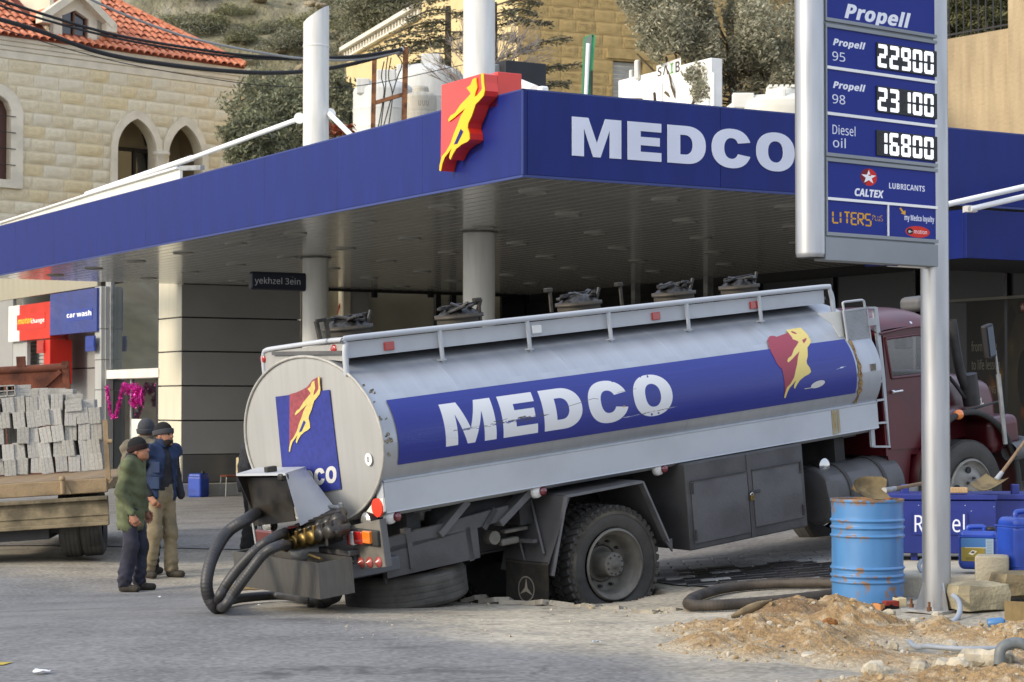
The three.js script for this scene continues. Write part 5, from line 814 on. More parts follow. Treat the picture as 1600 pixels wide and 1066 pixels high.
// ---- rear valve cabinet, manifold, tray and bumper
{
  const xo = -2.95, xi = TX0 - .06, PO = (x, y) => t_(x, y, 'x', xo), PI_ = (x, y) => t_(x, y, 'x', xi);
  // hood: top sheet, near side panel, dark inside
  const a = t_(369, 744, 'x', -3.02), b = t_(446, 743, 'x', -3.02), c = t_(478, 733, 'x', xi), d = t_(402, 734, 'x', xi), e = t_(469, 822, 'x', -2.92), f = t_(523, 793, 'x', xi), g = t_(396, 822, 'x', -2.85), h = V(xi, f.y, d.z);
  const yT = (a.y + b.y) / 2; const hood = sub('valve_hood', truck);
  mk('hood_top', plateTo([a, b, c, d].map((p) => V(p.x, p.y, p.z)), .02, V(0, 1, 0)), M.pale, hood);
  mk('hood_side', grid((u, w) => e.clone().lerp(f, u).lerp(b.clone().lerp(c, u), w), 6, 6), M.pale, hood);
  mk('hood_inside', [plateTo([a.clone().add(V(.06, -.03, 0)), b.clone().add(V(.06, -.03, -.10)), e.clone().add(V(.12, .03, -.12)), g.clone().add(V(.1, 0, 0))].map((p) => V(-2.93 + (p.y - yT) * -.12, p.y, p.z)), .01, V(-1, 0, 0)), plateTo([a, d, h, g].map((p) => V(p.x, p.y, a.z + .02)), .012, V(0, 0, -1))], M.oily, hood);
  { const p = t_(423, 737, 'y', yT + .02); mk('hood_latch', [rbox(.1, .05, .06, .01, p.x, yT + .04, p.z)], M.oily, hood); const q = t_(445, 744, 'x', -3.0); mk('hood_hinge', rbox(.08, .06, .08, .02, q.x, q.y - .01, q.z - .03), M.oily, hood); const r = t_(527, 793, 'x', xi - .05); mk('wing_nut', [rod(V(r.x, r.y, r.z - .12), V(r.x, r.y, r.z + .06), .02), rbox(.03, .09, .05, .015, r.x, r.y, r.z + .06)], M.galv, hood); }
  mk('prop_rod', rod(PO(392, 798), PO(402, 862), .012), M.galv, truck);
  // manifold: row of brass couplings with levers
  const man = sub('valve_manifold', truck), ML = (x, y, k = -2.72) => t_(x, y, 'x', k);
  mk('manifold_pipe', rod(ML(440, 856), ML(540, 824, -2.66), .06), M.oily, man);
  seed(8); for (let i = 0; i < 6; i++) { const p = ML(456 + i * 13.5, 850 - i * 4, -2.84), q = ML(466 + i * 13.5, 826 - i * 5, -2.62), cp = mk('coupling', [lathe([[0, -.09], [.05, -.09], [.062, -.06], [.05, -.03], [.066, 0], [.066, .03], [.045, .05], [.045, .12]], 18).rotateZ(-Math.PI / 2).translate(p.x, p.y, p.z), rbox(.03, .05, .03, .008, p.x - .03, p.y + .07, p.z), rbox(.03, .03, .05, .008, p.x - .03, p.y, p.z + .075), rbox(.03, .03, .05, .008, p.x - .03, p.y, p.z - .075)], i < 4 ? M.brass : M.oily, man); void cp; mk('valve_body', [rod(p, q, .05), ball(.075, p.clone().lerp(q, .55), 12), rod(p.clone().lerp(q, .55), p.clone().lerp(q, .55).add(V(.02, .07, .02)), .016)], M.oily, man); mk('valve_lever', bar(p.clone().lerp(q, .55).add(V(.02, .07, .02)), p.clone().lerp(q, .55).add(V(-.10, .05, -.09)), .035, .02), i < 2 ? mat.lv ??= mat({ c: [.18, .02, .02], r: .5 }) : M.oily, man); }
  { const p = ML(458, 866, -2.85); mk('elbow_pipe', tube([p, p.clone().add(V(.1, .02, .1)), p.clone().add(V(.25, .02, .16))], .085, 16, 14), M.galv, man); }
  mk('manifold_guard', bar(ML(510, 838, -2.9), ML(533, 830, -2.5), .02, .16), M.oily, man);
  // frame box and bumper beam
  const BX = (x0, y0, x1, y1, k0, k1, m, n) => { const p = t_(x0, y0, 'x', k0), q = t_(x1, y1, 'x', k0); return mk(n, rbox(Math.abs(k1 - k0), Math.abs(p.y - q.y), Math.abs(p.z - q.z), .015, (k0 + k1) / 2, (p.y + q.y) / 2, (p.z + q.z) / 2), m, truck); };
  BX(478, 852, 546, 871, -2.72, -2.3, M.grayDark, 'frame_box'); BX(494, 876, 547, 906, -2.75, -2.25, mat({ c: [.055, .06, .075], d: [.075, .08, .09], s: .6, r: .5 }), 'bumper_beam');
  // drip tray
  { const A = t_(371, 927, 'x', -3.1), B = t_(501, 923, 'x', -3.1), Cc = t_(493, 880, 'x', -3.1), Y0 = (A.y + B.y) / 2, Y1 = Cc.y, tr = mk('drip_tray', [box(.02, Y1 - Y0, B.z - A.z, -3.1, (Y0 + Y1) / 2, (A.z + B.z) / 2), box(.3, Y1 - Y0, .02, -2.95, (Y0 + Y1) / 2, B.z - .011), box(.3, Y1 - Y0, .02, -2.95, (Y0 + Y1) / 2, A.z + .011), box(.28, .02, B.z - A.z - .05, -2.945, Y0 + .02, (A.z + B.z) / 2), box(.02, Y1 - Y0, B.z - A.z, -2.79, (Y0 + Y1) / 2, (A.z + B.z) / 2)], mat({ c: '#56554f', d: '#6c6a65', f: FS, s: .7, lo: .1, hi: .9, r: .45, m: .5 }), truck); mk('tray_clip', rod(V(-3.0, Y1 + .01, B.z - .12), V(-3.0, Y1 + .03, B.z - .3), .012), M.brass, tr); }
  // outlet pipes under the beam
  const OP = (x, y, k = -2.6) => t_(x, y, 'x', k); mk('outlet_pipe', [tube([OP(523, 905), OP(525, 925), OP(522, 933), OP(505, 937), OP(490, 938)], .055, 30, 12), tube([OP(508, 906, -2.55), OP(509, 930, -2.55)], .035, 8, 10), lathe([[.05, -.04], [.075, -.04], [.075, .04], [.05, .04]], 16).rotateX(1.3).translate(OP(505, 937).x, OP(505, 937).y, OP(505, 937).z)], M.hose, truck);
  mk('valve_stub', rbox(.05, .18, .05, .015, OP(484, 935).x, OP(484, 935).y, OP(484, 935).z), M.oily, truck);
}
// a rubber hose with moulded rings, slightly uneven
function RIB(c, r) { const L = c.getLength(), n = Math.round(L / .009), R = 14, g = new THREE.TubeGeometry(c, n, r, R), p = g.attributes.position, a = V(0, 0, 0), q = V(0, 0, 0); for (let i = 0; i <= n; i++) { c.getPointAt(i / n, a); const k = (i % 3 === 0 ? .955 : 1) * (1 + .05 * (fbm(i * .02, 3, 9, 2) - .5)); for (let j = 0; j <= R; j++) { const id = i * (R + 1) + j; q.fromBufferAttribute(p, id).sub(a).multiplyScalar(k).add(a); p.setXYZ(id, q.x, q.y, q.z); } } g.computeVertexNormals(); return g; }
// ---- hoses: from the manifold out and down to the street and back to the outlet
{
  const G = (px, py, up = .055) => { const p = groundHit(px, py); p.y = ground(p.x, -p.z) + up; return p; }, W = (x, y, k) => T.wor(t_(x, y, 'x', k));
  const ribbed = RIB;
  const hs = (label, pts, r, m = M.hose) => { const c = new THREE.CatmullRomCurve3(pts, false, 'catmullrom', .5), n = 260; const o = tag(mk('hose', ribbed(c, r), m), label, 'hose'); return o; };
  const dz = 16.75, A = (x, y, d = dz) => at(x, y, d);
  hs('thick black hose looping far out left from beneath the valve hood', [W(404, 800, -2.8), A(388, 810, 16.9), A(355, 832, 16.8), A(333, 868, 16.6), A(323, 905, 16.5), A(326, 933, 16.5), A(340, 951, 16.6), G(352, 953, .07)], .052, M.hose);
  hs('black hose from the upper coupling curving down beside the drip tray', [W(446, 832, -2.8), A(428, 840, 16.5), A(402, 858, 16.4), A(375, 885, 16.4), A(352, 916, 16.4), A(342, 938, 16.5), G(352, 951, .06), G(380, 945, .06), G(440, 941, .06), W(488, 938, -2.62)], .043);
  hs('black hose from the lower brass coupling, pale scuff lettering along it', [W(452, 852, -2.85), A(436, 853, 16.3), A(412, 866, 16.2), A(388, 896, 16.2), A(365, 928, 16.25), A(350, 948, 16.3), G(338, 956, .06)], .043);
}
// ---- wheels
function tyreGeo(R, W, rim, lug) { // profile of a lorry tyre, open ring; axis along z; tread blocks raised
  const pr = [[rim, -W * .36], [rim + .03, -W * .47], [(R + rim) / 2 - .0, -W * .52], [R - .06, -W * .5], [R - .022, -W * .43], [R - .012, -W * .3], [R - .012, W * .3], [R - .022, W * .43], [R - .06, W * .5], [(R + rim) / 2, W * .52], [rim + .03, W * .47], [rim, W * .36]];
  const g = [lathe(pr, 72).rotateX(Math.PI / 2)]; const n = lug ? 44 : 0;
  for (let i = 0; i < n; i++) for (const s of [1, -1]) { const a = (i + (s > 0 ? 0 : .5)) / n * 2 * Math.PI; g.push(box(.046, .03, W * .40, 0, R - .012, s * W * .245, 0, s * .35, 0).rotateZ(a), box(.04, .05, .022, 0, R - .042, s * W * .475, s * .5, 0, 0).rotateZ(a)); }
  if (!lug) for (const z of [-.28, -.1, .1, .28]) g.push(lathe([[R - .014, (z - .088) * W], [R - .006, (z - .08) * W], [R - .006, (z + .08) * W], [R - .014, (z + .088) * W]], 96).rotateX(Math.PI / 2));
  return g;
}
function wheel(parent, x, z, R, lug, hubOut, name = 'wheel') {
  const s = Math.sign(z), w = sub(name, parent, V(x, 0, z)), rim = R * .60;
  const W = .28; mk('tyre', tyreGeo(R, W, rim, lug), lug ? M.tyre : M.tyre, w);
  const f = W / 2;
  if (hubOut) { // dished rear rim, hub sticking out of the dish
    mk('rim', lathe([[rim - .01, f + .01], [rim + .012, f + .0], [rim - .005, f - .02], [rim - .05, f - .05], [rim - .075, f - .16], [rim - .11, f - .19], [.17, f - .19], [.17, f - .23]], 56).rotateX(s > 0 ? Math.PI / 2 : -Math.PI / 2), M.wheelGray, w);
    mk('hub', lathe([[0, f + .02], [.03, f + .018], [.032, f + .0], [.098, f - .004], [.112, f - .02], [.118, f - .19], [.16, f - .2]], 36).rotateX(s > 0 ? Math.PI / 2 : -Math.PI / 2), M.wheelGray, w);
    const b = []; for (let i = 0; i < 10; i++) { const a = i / 10 * 6.283; b.push(new THREE.CylinderGeometry(.014, .014, .05, 6).rotateX(Math.PI / 2).translate(.205 * Math.cos(a), .205 * Math.sin(a), s * (f - .16))); b.push(new THREE.CylinderGeometry(.008, .008, .012, 6).rotateX(Math.PI / 2).translate(.085 * Math.cos(a + .3), .085 * Math.sin(a + .3), s * (f + .0))); } mk('wheel_nuts', b, M.chassis, w).userData.kind = 'stuff';
  } else {
    mk('rim', lathe([[rim - .01, f + .01], [rim + .012, f], [rim - .01, f - .02], [rim - .04, f - .04], [rim - .06, f - .06], [.16, f + .02], [.14, f + .03], [.10, f + .03], [.095, f + .09], [.07, f + .11], [0, f + .115]], 48).rotateX(s > 0 ? Math.PI / 2 : -Math.PI / 2), M.rimPale, w);
    const b = []; for (let i = 0; i < 8; i++) { const a = i / 8 * 6.283; b.push(new THREE.CylinderGeometry(.014, .014, .04, 6).rotateX(Math.PI / 2).translate(.13 * Math.cos(a), .13 * Math.sin(a), s * (f + .04))); } mk('wheel_nuts', b, M.chassis, w).userData.kind = 'stuff';
    for (let i = 0; i < 5; i++) { const a = i / 5 * 6.283 + .4, r = .215; mk('rim_hole', new THREE.CylinderGeometry(.035, .035, .02, 14).rotateX(Math.PI / 2).translate(r * Math.cos(a), r * Math.sin(a), s * (f - .005)), M.dark, w); }
  }
  return w;
}
M.rimPale = mat({ c: '#6a6863', d: '#8f8c84', f: FA, s: .4, r: .6, m: .2 });
const tR = .532;
{
  const w = wheel(truck, 0, axleZ - .14, tR, true, true); // outer tyre of the twin, its face on axleZ
  mk('mud_ring', lathe([[tR - .075, .148], [tR - .05, .143], [tR - .03, .128], [tR - .02, .11]], 72).rotateX(Math.PI / 2), M.tyreDusty, w);
  { const iw = sub('inner_wheel', truck, V(0, 0, axleZ - .47)); mk('tyre', tyreGeo(tR, .27, .3, true), M.tyre, iw); mk('rim', disc(V(0, 0, -.08), V(0, 0, 1), .32, .02, 40), M.chassis, iw); const ow = sub('inner_wheel', truck, V(0, 0, -axleZ + .47)); mk('tyre', tyreGeo(tR, .27, .3, true), M.tyre, ow); mk('rim', disc(V(0, 0, .08), V(0, 0, 1), .32, .02, 40), M.chassis, ow); }
  wheel(truck, 0, -(axleZ - .14), tR, true, true);
  wheel(truck, 4.861, 1.126 - .14, tR, false, false); wheel(truck, 4.861, -(1.126 - .14), tR, false, false).position.y = -.2;
  mk('front_axle', rod(V(4.861, -.02, -.95), V(4.861, -.02, .95), .07), M.chassis, truck);
}
// spare wheel slung flat under the tail
{
  const c = t_(637, 915, 'z', .45), sp = sub('spare_wheel', truck, V(c.x - .0, c.y, .42)); sp.rotation.set(Math.PI / 2 - .02, .03, 0);
  mk('tyre', tyreGeo(.545, .29, .31, false), mat({ c: [.055, .052, .047], d: [.095, .09, .08], f: FA, s: .5, r: .95, b: .002 }), sp); mk('rim', lathe([[.31, .13], [.3, 0], [.2, -.05], [.2, -.1], [0, -.1]], 40).rotateX(Math.PI / 2), M.chassis, sp);
  mk('spare_carrier', [bar(V(c.x - .35, c.y + .2, .42), V(c.x + .3, c.y + .2, .42), .5, .03), box(.06, .16, .06, c.x - .2, c.y + .26, .7), box(.06, .16, .06, c.x + .2, c.y + .26, .7), rod(V(c.x - .45, c.y + .12, .8), V(c.x - .45, c.y + .28, .8), .018)], M.chassis, truck);
}
// ---- rear mudguard with flap
{
  const zo = 1.17, L = (px, py, z = zo) => t_(px, py, 'z', z), Wd = -.72, m = M.grayDark;
  const line = [L(861, 900), L(882, 776), L(1001, 753), L(1042, 846), L(1049, 862)];
  mk('mudguard', [0, 1, 2].map((i) => plateTo([line[i], line[i + 1], line[i + 1].clone().setZ(zo + Wd), line[i].clone().setZ(zo + Wd)], .012, V(0, 1, 0))), m, truck);
  mk('mudguard_edge', [0, 1, 2].map((i) => bar(line[i], line[i + 1], .02, .075, V(0, 0, 1).clone())), mat({ c: [.09, .09, .095], d: [.13, .13, .135], s: .4, r: .5 }), truck);
  mk('mudguard_tip', plateTo([line[3].clone().add(V(-.03, 0, 0)), line[3].clone().add(V(.05, .02, 0)), line[4]], .02, V(0, 0, 1)), M.grayMetal, truck);
  // rear sheet sloping down to the flap
  const a = L(861, 880), q0 = t_(888, 776, 'z', zo), xf = a.x, top = V(q0.x, q0.y, zo), tl = V(q0.x - .02, q0.y + .02, zo - .62), bl = V(xf - .02, L(795, 880, zo).y, zo - .62), br = V(xf - .02, a.y, zo - .02);
  const FX = a.x - .04, PF_ = (x, y) => t_(x, y, 'x', FX), y0 = PF_(826, 879).y, zl = PF_(793, 879).z, zr = PF_(857, 877).z;
  mk('mudguard_sheet', plateTo([V(FX, y0, zr), V(FX, y0, zl), V(q0.x - .01, q0.y, lerp(zl, zr, .12)), V(q0.x - .01, q0.y, zr + .02)], .012, V(-1, .2, 0)), m, truck); void top; void tl; void bl; void br;
  mk('mudguard_bracket', [rod(PF_(799, 776).add(V(.2, 0, 0)), PF_(850, 866), .012), bar(PF_(807, 844), PF_(836, 846), .05, .03), rod(PF_(812, 846), PF_(820, 876), .01)], M.grayMetal, truck);
  const bot = PF_(826, 946).y, fw = (zr - zl);
  const flap = mk('mud_flap', grid((s, t) => V(FX - .02 - .05 * (1 - t) * (1 - t) - .012 * Math.sin(s * 5), lerp(bot - .05, y0 + .02, t), lerp(zl, zr, s)), 14, 14, { uv: true }), canvasMat(512, 512, (x, w, h) => {
    x.fillStyle = '#221f1c'; x.fillRect(0, 0, w, h); seed(4); for (let i = 0; i < 300; i++) { x.fillStyle = `rgba(${rnd() < .5 ? '80,70,55' : '14,13,12'},.12)`; x.fillRect(rnd(0, w), rnd(0, h), rnd(10, 60), rnd(10, 80)); }
    x.strokeStyle = '#77736b'; x.lineWidth = 13; x.beginPath(); x.ellipse(w * .5, h * .55, w * .17, h * .235, 0, 0, 7); x.stroke();
    x.fillStyle = '#7f7b72'; for (let k = 0; k < 3; k++) { const a0 = -Math.PI / 2 + k * 2.0944; x.beginPath(); x.moveTo(w * .5 + w * .165 * Math.cos(a0), h * .55 + h * .225 * Math.sin(a0)); for (const d of [.9, -.9]) { if (d > 0) x.lineTo(w * .5 + w * .035 * Math.cos(a0 + 1.05), h * .55 + h * .045 * Math.sin(a0 + 1.05)); else { x.lineTo(w * .5, h * .55); x.lineTo(w * .5 + w * .035 * Math.cos(a0 - 1.05), h * .55 + h * .045 * Math.sin(a0 - 1.05)); } } x.closePath(); x.fill(); }
    x.fillStyle = '#5f5b53'; x.font = '64px serif'; x.fillText('Mercedes-Benz', w * .04, h * .94, w * .92); x.fillStyle = '#393530'; x.fillRect(0, h * .03, w, h * .03);
  }, { roughness: .85 }), truck); void flap; void fw;
}
mk('far_mud_flap', box(.02, 1.0, .66, -.72, .02, -.8), M.rubber, truck); mk('far_mudguard', [box(1.5, .02, .7, 0, .68, -.8), box(.02, .5, .7, .72, .42, -.8)], M.grayDark, truck);
// ---- tool cabinet
{
  const zo = 1.13, L = (px, py) => t_(px, py, 'z', zo), a = L(1066, 718), b = L(1250, 690), c = L(1266, 824), d = L(1082, 859), dep = .75;
  const fr = [a, b, c, d].map((p) => p.clone()), y0 = (c.y + d.y) / 2, y1 = .79;
  const x0 = (a.x + d.x) / 2, x1 = (b.x + c.x) / 2; void fr;
  const box_ = mk('tool_cabinet', rbox(x1 - x0, y1 - y0, dep, .015, (x0 + x1) / 2, (y0 + y1) / 2, zo - dep / 2), M.grayDark, truck);
  const door = (p, q, r, s) => { const D = mk('cabinet_door', [rbox(q.x - p.x, p.y - s.y, .016, .006, (p.x + q.x) / 2, (p.y + s.y) / 2, zo + .006)], M.grayMetal, box_); mk('door_edge', box(q.x - p.x, .012, .012, (p.x + q.x) / 2, p.y - .006, zo + .018), M.chassis, D); for (const k of [.12, .86]) mk('hinge', rod(V(p === d0[0] ? p.x + .01 : q.x - .01, lerp(p.y, s.y, k) - .05, zo + .02), V(p === d0[0] ? p.x + .01 : q.x - .01, lerp(p.y, s.y, k) + .05, zo + .02), .012), M.chassis, D); };
  const hb = (y1 - y0), ins = (u, v) => V(lerp(x0, x1, u), lerp(y1, y0, v), zo), d0 = [ins(.035, .2), ins(.5, .2), ins(.5, .93), ins(.035, .93)], d1 = [ins(.545, .2), ins(.965, .2), ins(.965, .88), ins(.545, .88)]; void hb;
  door(...d0); door(...d1);
  mk('centre_strip', box(.05, y1 - y0 - .02, .012, lerp(x0, x1, .5225), (y0 + y1) / 2, zo + .004), M.grayDark, box_);
  const lk = V(lerp(x0, x1, .512), lerp(y1, y0, .52), zo + .04), pl = sub('padlock', box_); mk('lock_body', rbox(.045, .055, .02, .006, lk.x, lk.y, lk.z), M.brass, pl); mk('shackle', new THREE.TorusGeometry(.018, .005, 8, 16, Math.PI).translate(lk.x, lk.y + .028, lk.z), M.chrome, pl); mk('hasp', [rbox(.12, .03, .015, .005, lk.x + .07, lk.y + .05, zo + .02)], M.chassis, pl);
}
// ---- fuel tank, step, lamp
{
  const p0 = t_(1268, 775, 'z', .85), p1 = t_(1384, 748, 'z', .85), r = .29, y = (p0.y + p1.y) / 2 - .02;
  const ft = mk('fuel_tank', along(lathe([[0, -.5], [r - .04, -.5], [r, -.47], [r, .47], [r - .04, .5], [0, .5]], 40).scale(1, p1.x - p0.x, 1), V(p0.x, y, .85), V(p1.x, y, .85)).translate(0, 0, 0), M.grayMetal, truck);
  for (const k of [.25, .72]) mk('tank_strap', new THREE.TorusGeometry(r + .006, .012, 6, 40).scale(1, 1, 2).rotateY(Math.PI / 2).translate(lerp(p0.x, p1.x, k), y, .85), M.chassis, ft);
  mk('tank_bracket', plateTo([t_(1288, 752, 'z', 1.12), t_(1312, 752, 'z', 1.12), t_(1304, 800, 'z', 1.14), t_(1298, 800, 'z', 1.14)], .02, V(0, 0, 1)), M.grayMetal, truck);
  const p = t_(1289, 728, 'z', .95), o = sub('work_lamp', truck, p); mk('lamp_bowl', lathe([[0, .1], [.05, .08], [.078, 0]], 24).rotateX(-Math.PI / 2), M.rubber, o); mk('lamp_glass', lathe([[0, .025], [.05, .018], [.075, 0]], 24).rotateX(Math.PI / 2), mat.fl, o);
}
// ---- cab and bonnet
{
  const cab = sub('cab', truck), z = 1.02, hole = (g) => [V(3.83 - g, 1.67 + g, z), V(4.42 + g * .8, 1.67 + g, z), V(4.52 + g * .8, 1.27 - g, z), V(3.885 - g, 1.29 - g, z)];
  const side = (s) => { const o = [V(3.74, .50, z), V(4.72, .42, z), V(4.72, 1.28, z), V(4.56, 1.76, z), V(3.74, 1.76, z)], f = (p) => V(p.x, p.y, p.z * s); return plateTo(o.map(f), .03, V(0, 0, -s), [hole(.03).map(f)]); };
  mk('cab_side', side(1), M.maroon, cab); mk('cab_side', side(-1), M.maroon, cab);
  mk('cab_back', plateTo([V(3.74, .5, .98), V(3.74, 1.76, .98), V(3.74, 1.76, -.98), V(3.74, .5, -.98)], .03, V(1, 0, 0), [[V(3.74, 1.3, .6), V(3.74, 1.62, .6), V(3.74, 1.62, -.6), V(3.74, 1.3, -.6)]]), M.maroon, cab);
  mk('roof', grid((u, w) => { const x = lerp(3.70, 4.66, u), zz = lerp(-1.03, 1.03, w), a = Math.abs((x - 4.16) / .53), b = Math.abs(zz / 1.06); return V(x, 1.69 + .29 * Math.pow(Math.max(0, 1 - b ** 4.2), .55) * Math.pow(Math.max(0, 1 - a ** 4), .5), zz); }, 40, 60), M.maroon, cab);
  mk('rain_gutter', [tube([V(3.74, 1.74, 1.045), V(4.2, 1.765, 1.05), V(4.58, 1.75, 1.045), V(4.66, 1.7, 1.0)], .014, 30, 6)], M.maroon, cab);
  mk('cab_front', [bar(V(4.60, 1.74, -.95), V(4.60, 1.74, .95), .06, .08), bar(V(4.58, 1.74, .97), V(4.73, 1.28, .97), .06, .07), bar(V(4.58, 1.74, -.97), V(4.73, 1.28, -.97), .06, .07), bar(V(4.58, 1.74, 0), V(4.73, 1.28, 0), .04, .05), box(.05, .84, 1.94, 4.72, .86, 0)], M.maroon, cab);
  mk('windscreen', plateTo([V(4.59, 1.72, .94), V(4.72, 1.30, .94), V(4.72, 1.30, -.94), V(4.59, 1.72, -.94)], .006, V(-1, 0, 0)), M.glass, cab);
  const d = mk('door', plateTo([V(3.79, .56, z + .004), V(4.62, .49, z + .004), V(4.66, 1.27, z + .004), V(4.54, 1.72, z + .004), V(3.79, 1.72, z + .004)], .018, V(0, 0, 1), [hole(.02).map((p) => V(p.x, p.y, z + .004))]), M.maroon, cab);
  const hp = hole(.012).map((p) => V(p.x, p.y, z + .022)); mk('window_frame', hp.map((p, i) => rod(p, hp[(i + 1) % 4], .016)), M.maroon, d);
  mk('pane', plateTo(hole(.01).map((p) => V(p.x, p.y, z - .004)), .004, V(0, 0, -1)), M.glass, d);
  const h = t_(1398, 612, 'z', z + .03); mk('door_handle', [rbox(.15, .025, .025, .01, h.x + .02, h.y, z + .055), rbox(.04, .04, .03, .01, h.x - .03, h.y, z + .035), rbox(.03, .03, .03, .01, h.x + .08, h.y, z + .035)], M.chrome, d);
  mk('seat', [rbox(.16, .62, .5, .06, 3.95, 1.25, .45, 0, 0, .1), rbox(.5, .16, .5, .05, 4.2, .98, .45)], M.chassis, cab); mk('seat', [rbox(.16, .62, .5, .06, 3.95, 1.25, -.45, 0, 0, .1), rbox(.5, .16, .5, .05, 4.2, .98, -.45)], M.chassis, cab);
  mk('steering_wheel', new THREE.TorusGeometry(.21, .014, 8, 30).rotateY(Math.PI / 2).rotateZ(.7).translate(4.5, 1.25, -.45), M.dark, cab); mk('dashboard', box(.2, .2, 1.9, 4.6, 1.18, 0), M.dark, cab); mk('cab_floor', box(.95, .04, 1.95, 4.23, .5, 0), M.dark, cab);
  mk('inner_mirror', rbox(.1, .14, .2, .03, 4.35, 1.60, .80), M.chassis, cab);
  mk('step_panel', plateTo([V(3.76, .5, z), V(4.1, .47, z), V(4.03, .16, z), V(3.80, .18, z)], .03, V(0, 0, -1)), M.maroon, cab);
  mk('running_step', [rbox(.85, .03, .3, .01, 4.2, .14, .95), rbox(.85, .06, .02, .005, 4.2, .13, 1.1)], M.galv, cab);
  // bonnet
  mk('bonnet', grid((u, w) => { const x = lerp(4.66, 6.0, u), k = u > .93 ? Math.sqrt(Math.max(0, 1 - ((u - .93) / .07) ** 2)) * .25 + .75 : 1, hw = lerp(.80, .60, u) * k, a = lerp(Math.PI, 0, w), c = Math.cos(a), s = Math.sin(a), top = lerp(1.28, 1.04, Math.pow(u, 1.6)) * (k * .3 + .7); return V(x, .5 + (top - .5) * Math.pow(s, .38), hw * Math.sign(c) * Math.pow(Math.abs(c), .38)); }, 40, 50), M.maroon, cab);
  mk('bonnet_front', rbox(.04, .46, 1.0, .02, 5.97, .72, 0), M.chassis, cab);
  const l0 = t_(1503, 644, 'z', .80), l1 = t_(1562, 627, 'z', .74); mk('bonnet_trim', [rod(l0, l1, .012)], M.chassis, cab);
  const bg = t_(1532, 627, 'z', .82); mk('badge', [box(.12, .015, .01, bg.x, bg.y - .03, .81), box(.015, .06, .01, bg.x - .03, bg.y, .81), box(.015, .07, .01, bg.x + .02, bg.y, .81), box(.05, .012, .01, bg.x, bg.y + .015, .81)], M.chrome, cab);
  for (const s of [1, -1]) {
    const f = mk('fender', [grid((u, w) => { const a = lerp(-.30, Math.PI * .97, u), r = .79 + .07 * Math.sin(a) ** 2 - .05 * Math.pow(w, 6) , zz = lerp(.55, 1.13, w); return V(4.86 + r * Math.cos(a) * 1.02, r * Math.sin(a) * 1.0, zz * s); }, 40, 12), rbox(.5, .4, .5, .1, 5.58, .5, .80 * s)], M.maroon, cab);
    mk('fender_lip', tube([...Array(16)].map((_, i) => { const a = lerp(-.30, Math.PI * .97, i / 15), r = .765 + .05 * Math.sin(a) ** 2; return V(4.86 + r * Math.cos(a), r * Math.sin(a), 1.125 * s); }), .032, 60, 8), M.rubber, f);
    mk('headlamp', ball(.10, V(5.80, .56, .80 * s)), M.whiteLens, f);
  }
  { const p = t_(1498, 648, 'z', 1.12); mk('indicator', new THREE.SphereGeometry(.06, 16, 12).scale(1.1, .9, .8).translate(p.x, p.y, 1.12), M.orangeLens, cab); const q = t_(1579, 664, 'z', 1.0), q1 = t_(1573, 700, 'z', 1.0); mk('indicator', [new THREE.SphereGeometry(.055, 16, 12).scale(1.2, .8, .8).translate(q.x, q.y, q.z)], M.orangeLens, cab); mk('indicator_stalk', [rod(q1, q, .015), ball(.035, q.clone().add(V(-.05, .0, 0)))], M.galv, cab); }
  mk('bumper', [tube([V(5.50, .32, 1.13), V(5.75, .32, 1.10), V(6.0, .33, .85), V(6.05, .33, 0), V(6.0, .33, -.85), V(5.75, .32, -1.1)], .1, 60, 12)], mat({ c: '#4b4c4c', d: '#626362', s: .6, r: .5, m: .3 }), cab);
  // mirror on its rod at the fender
  const mz = 1.16, a = t_(1571, 694, 'z', mz), b = t_(1560, 585, 'z', mz), c = t_(1555, 548, 'z', mz); mk('mirror_rod', [rod(a, b, .026), rod(b, c, .014)], M.galv, cab);
  const m0 = t_(1542, 507, 'z', mz), m1 = t_(1548, 560, 'z', mz), mm = mk('mirror', rbox(.17, m0.y - m1.y, .07, .02, (m0.x + m1.x) / 2, (m0.y + m1.y) / 2, mz, 0, .2, .1), M.dark, cab); mk('mirror_glass', rbox(.13, (m0.y - m1.y) * .86, .01, .004, (m0.x + m1.x) / 2 - .0, (m0.y + m1.y) / 2, mz + .04, 0, .2, .1), mat({ c: [.02, .03, .05], r: .06, m: .6 }), mm);
  // snorkel and air hose
  const S = (x, y) => t_(x, y, 'z', .86); mk('air_intake', [tube([S(1487, 500), S(1494, 545), S(1502, 585), S(1513, 612), S(1517, 632)], .055, 40, 12), rod(S(1512, 585), S(1519, 633), .10, .09, 18), tube([S(1484, 590), S(1496, 605), S(1508, 622)], .02, 16, 8)], M.hose, cab);
  const rl = t_(1432, 475, 'z', .3); mk('roof_horn', [rbox(.35, .16, .3, .06, rl.x + .05, rl.y, .3), rod(V(rl.x, rl.y - .06, .3), V(rl.x, 1.9, .3), .04)], M.grayMetal, cab);
  { const p = t_(1421, 507, 'z', .98), q = t_(1437, 508, 'z', .98); mk('roof_lamp', [ball(.035, p), ball(.025, q)], M.chrome, cab); }
  mk('cab_ladder_hook', box(.01, .01, .01, 3.76, .6, .9), M.maroon, cab);
}

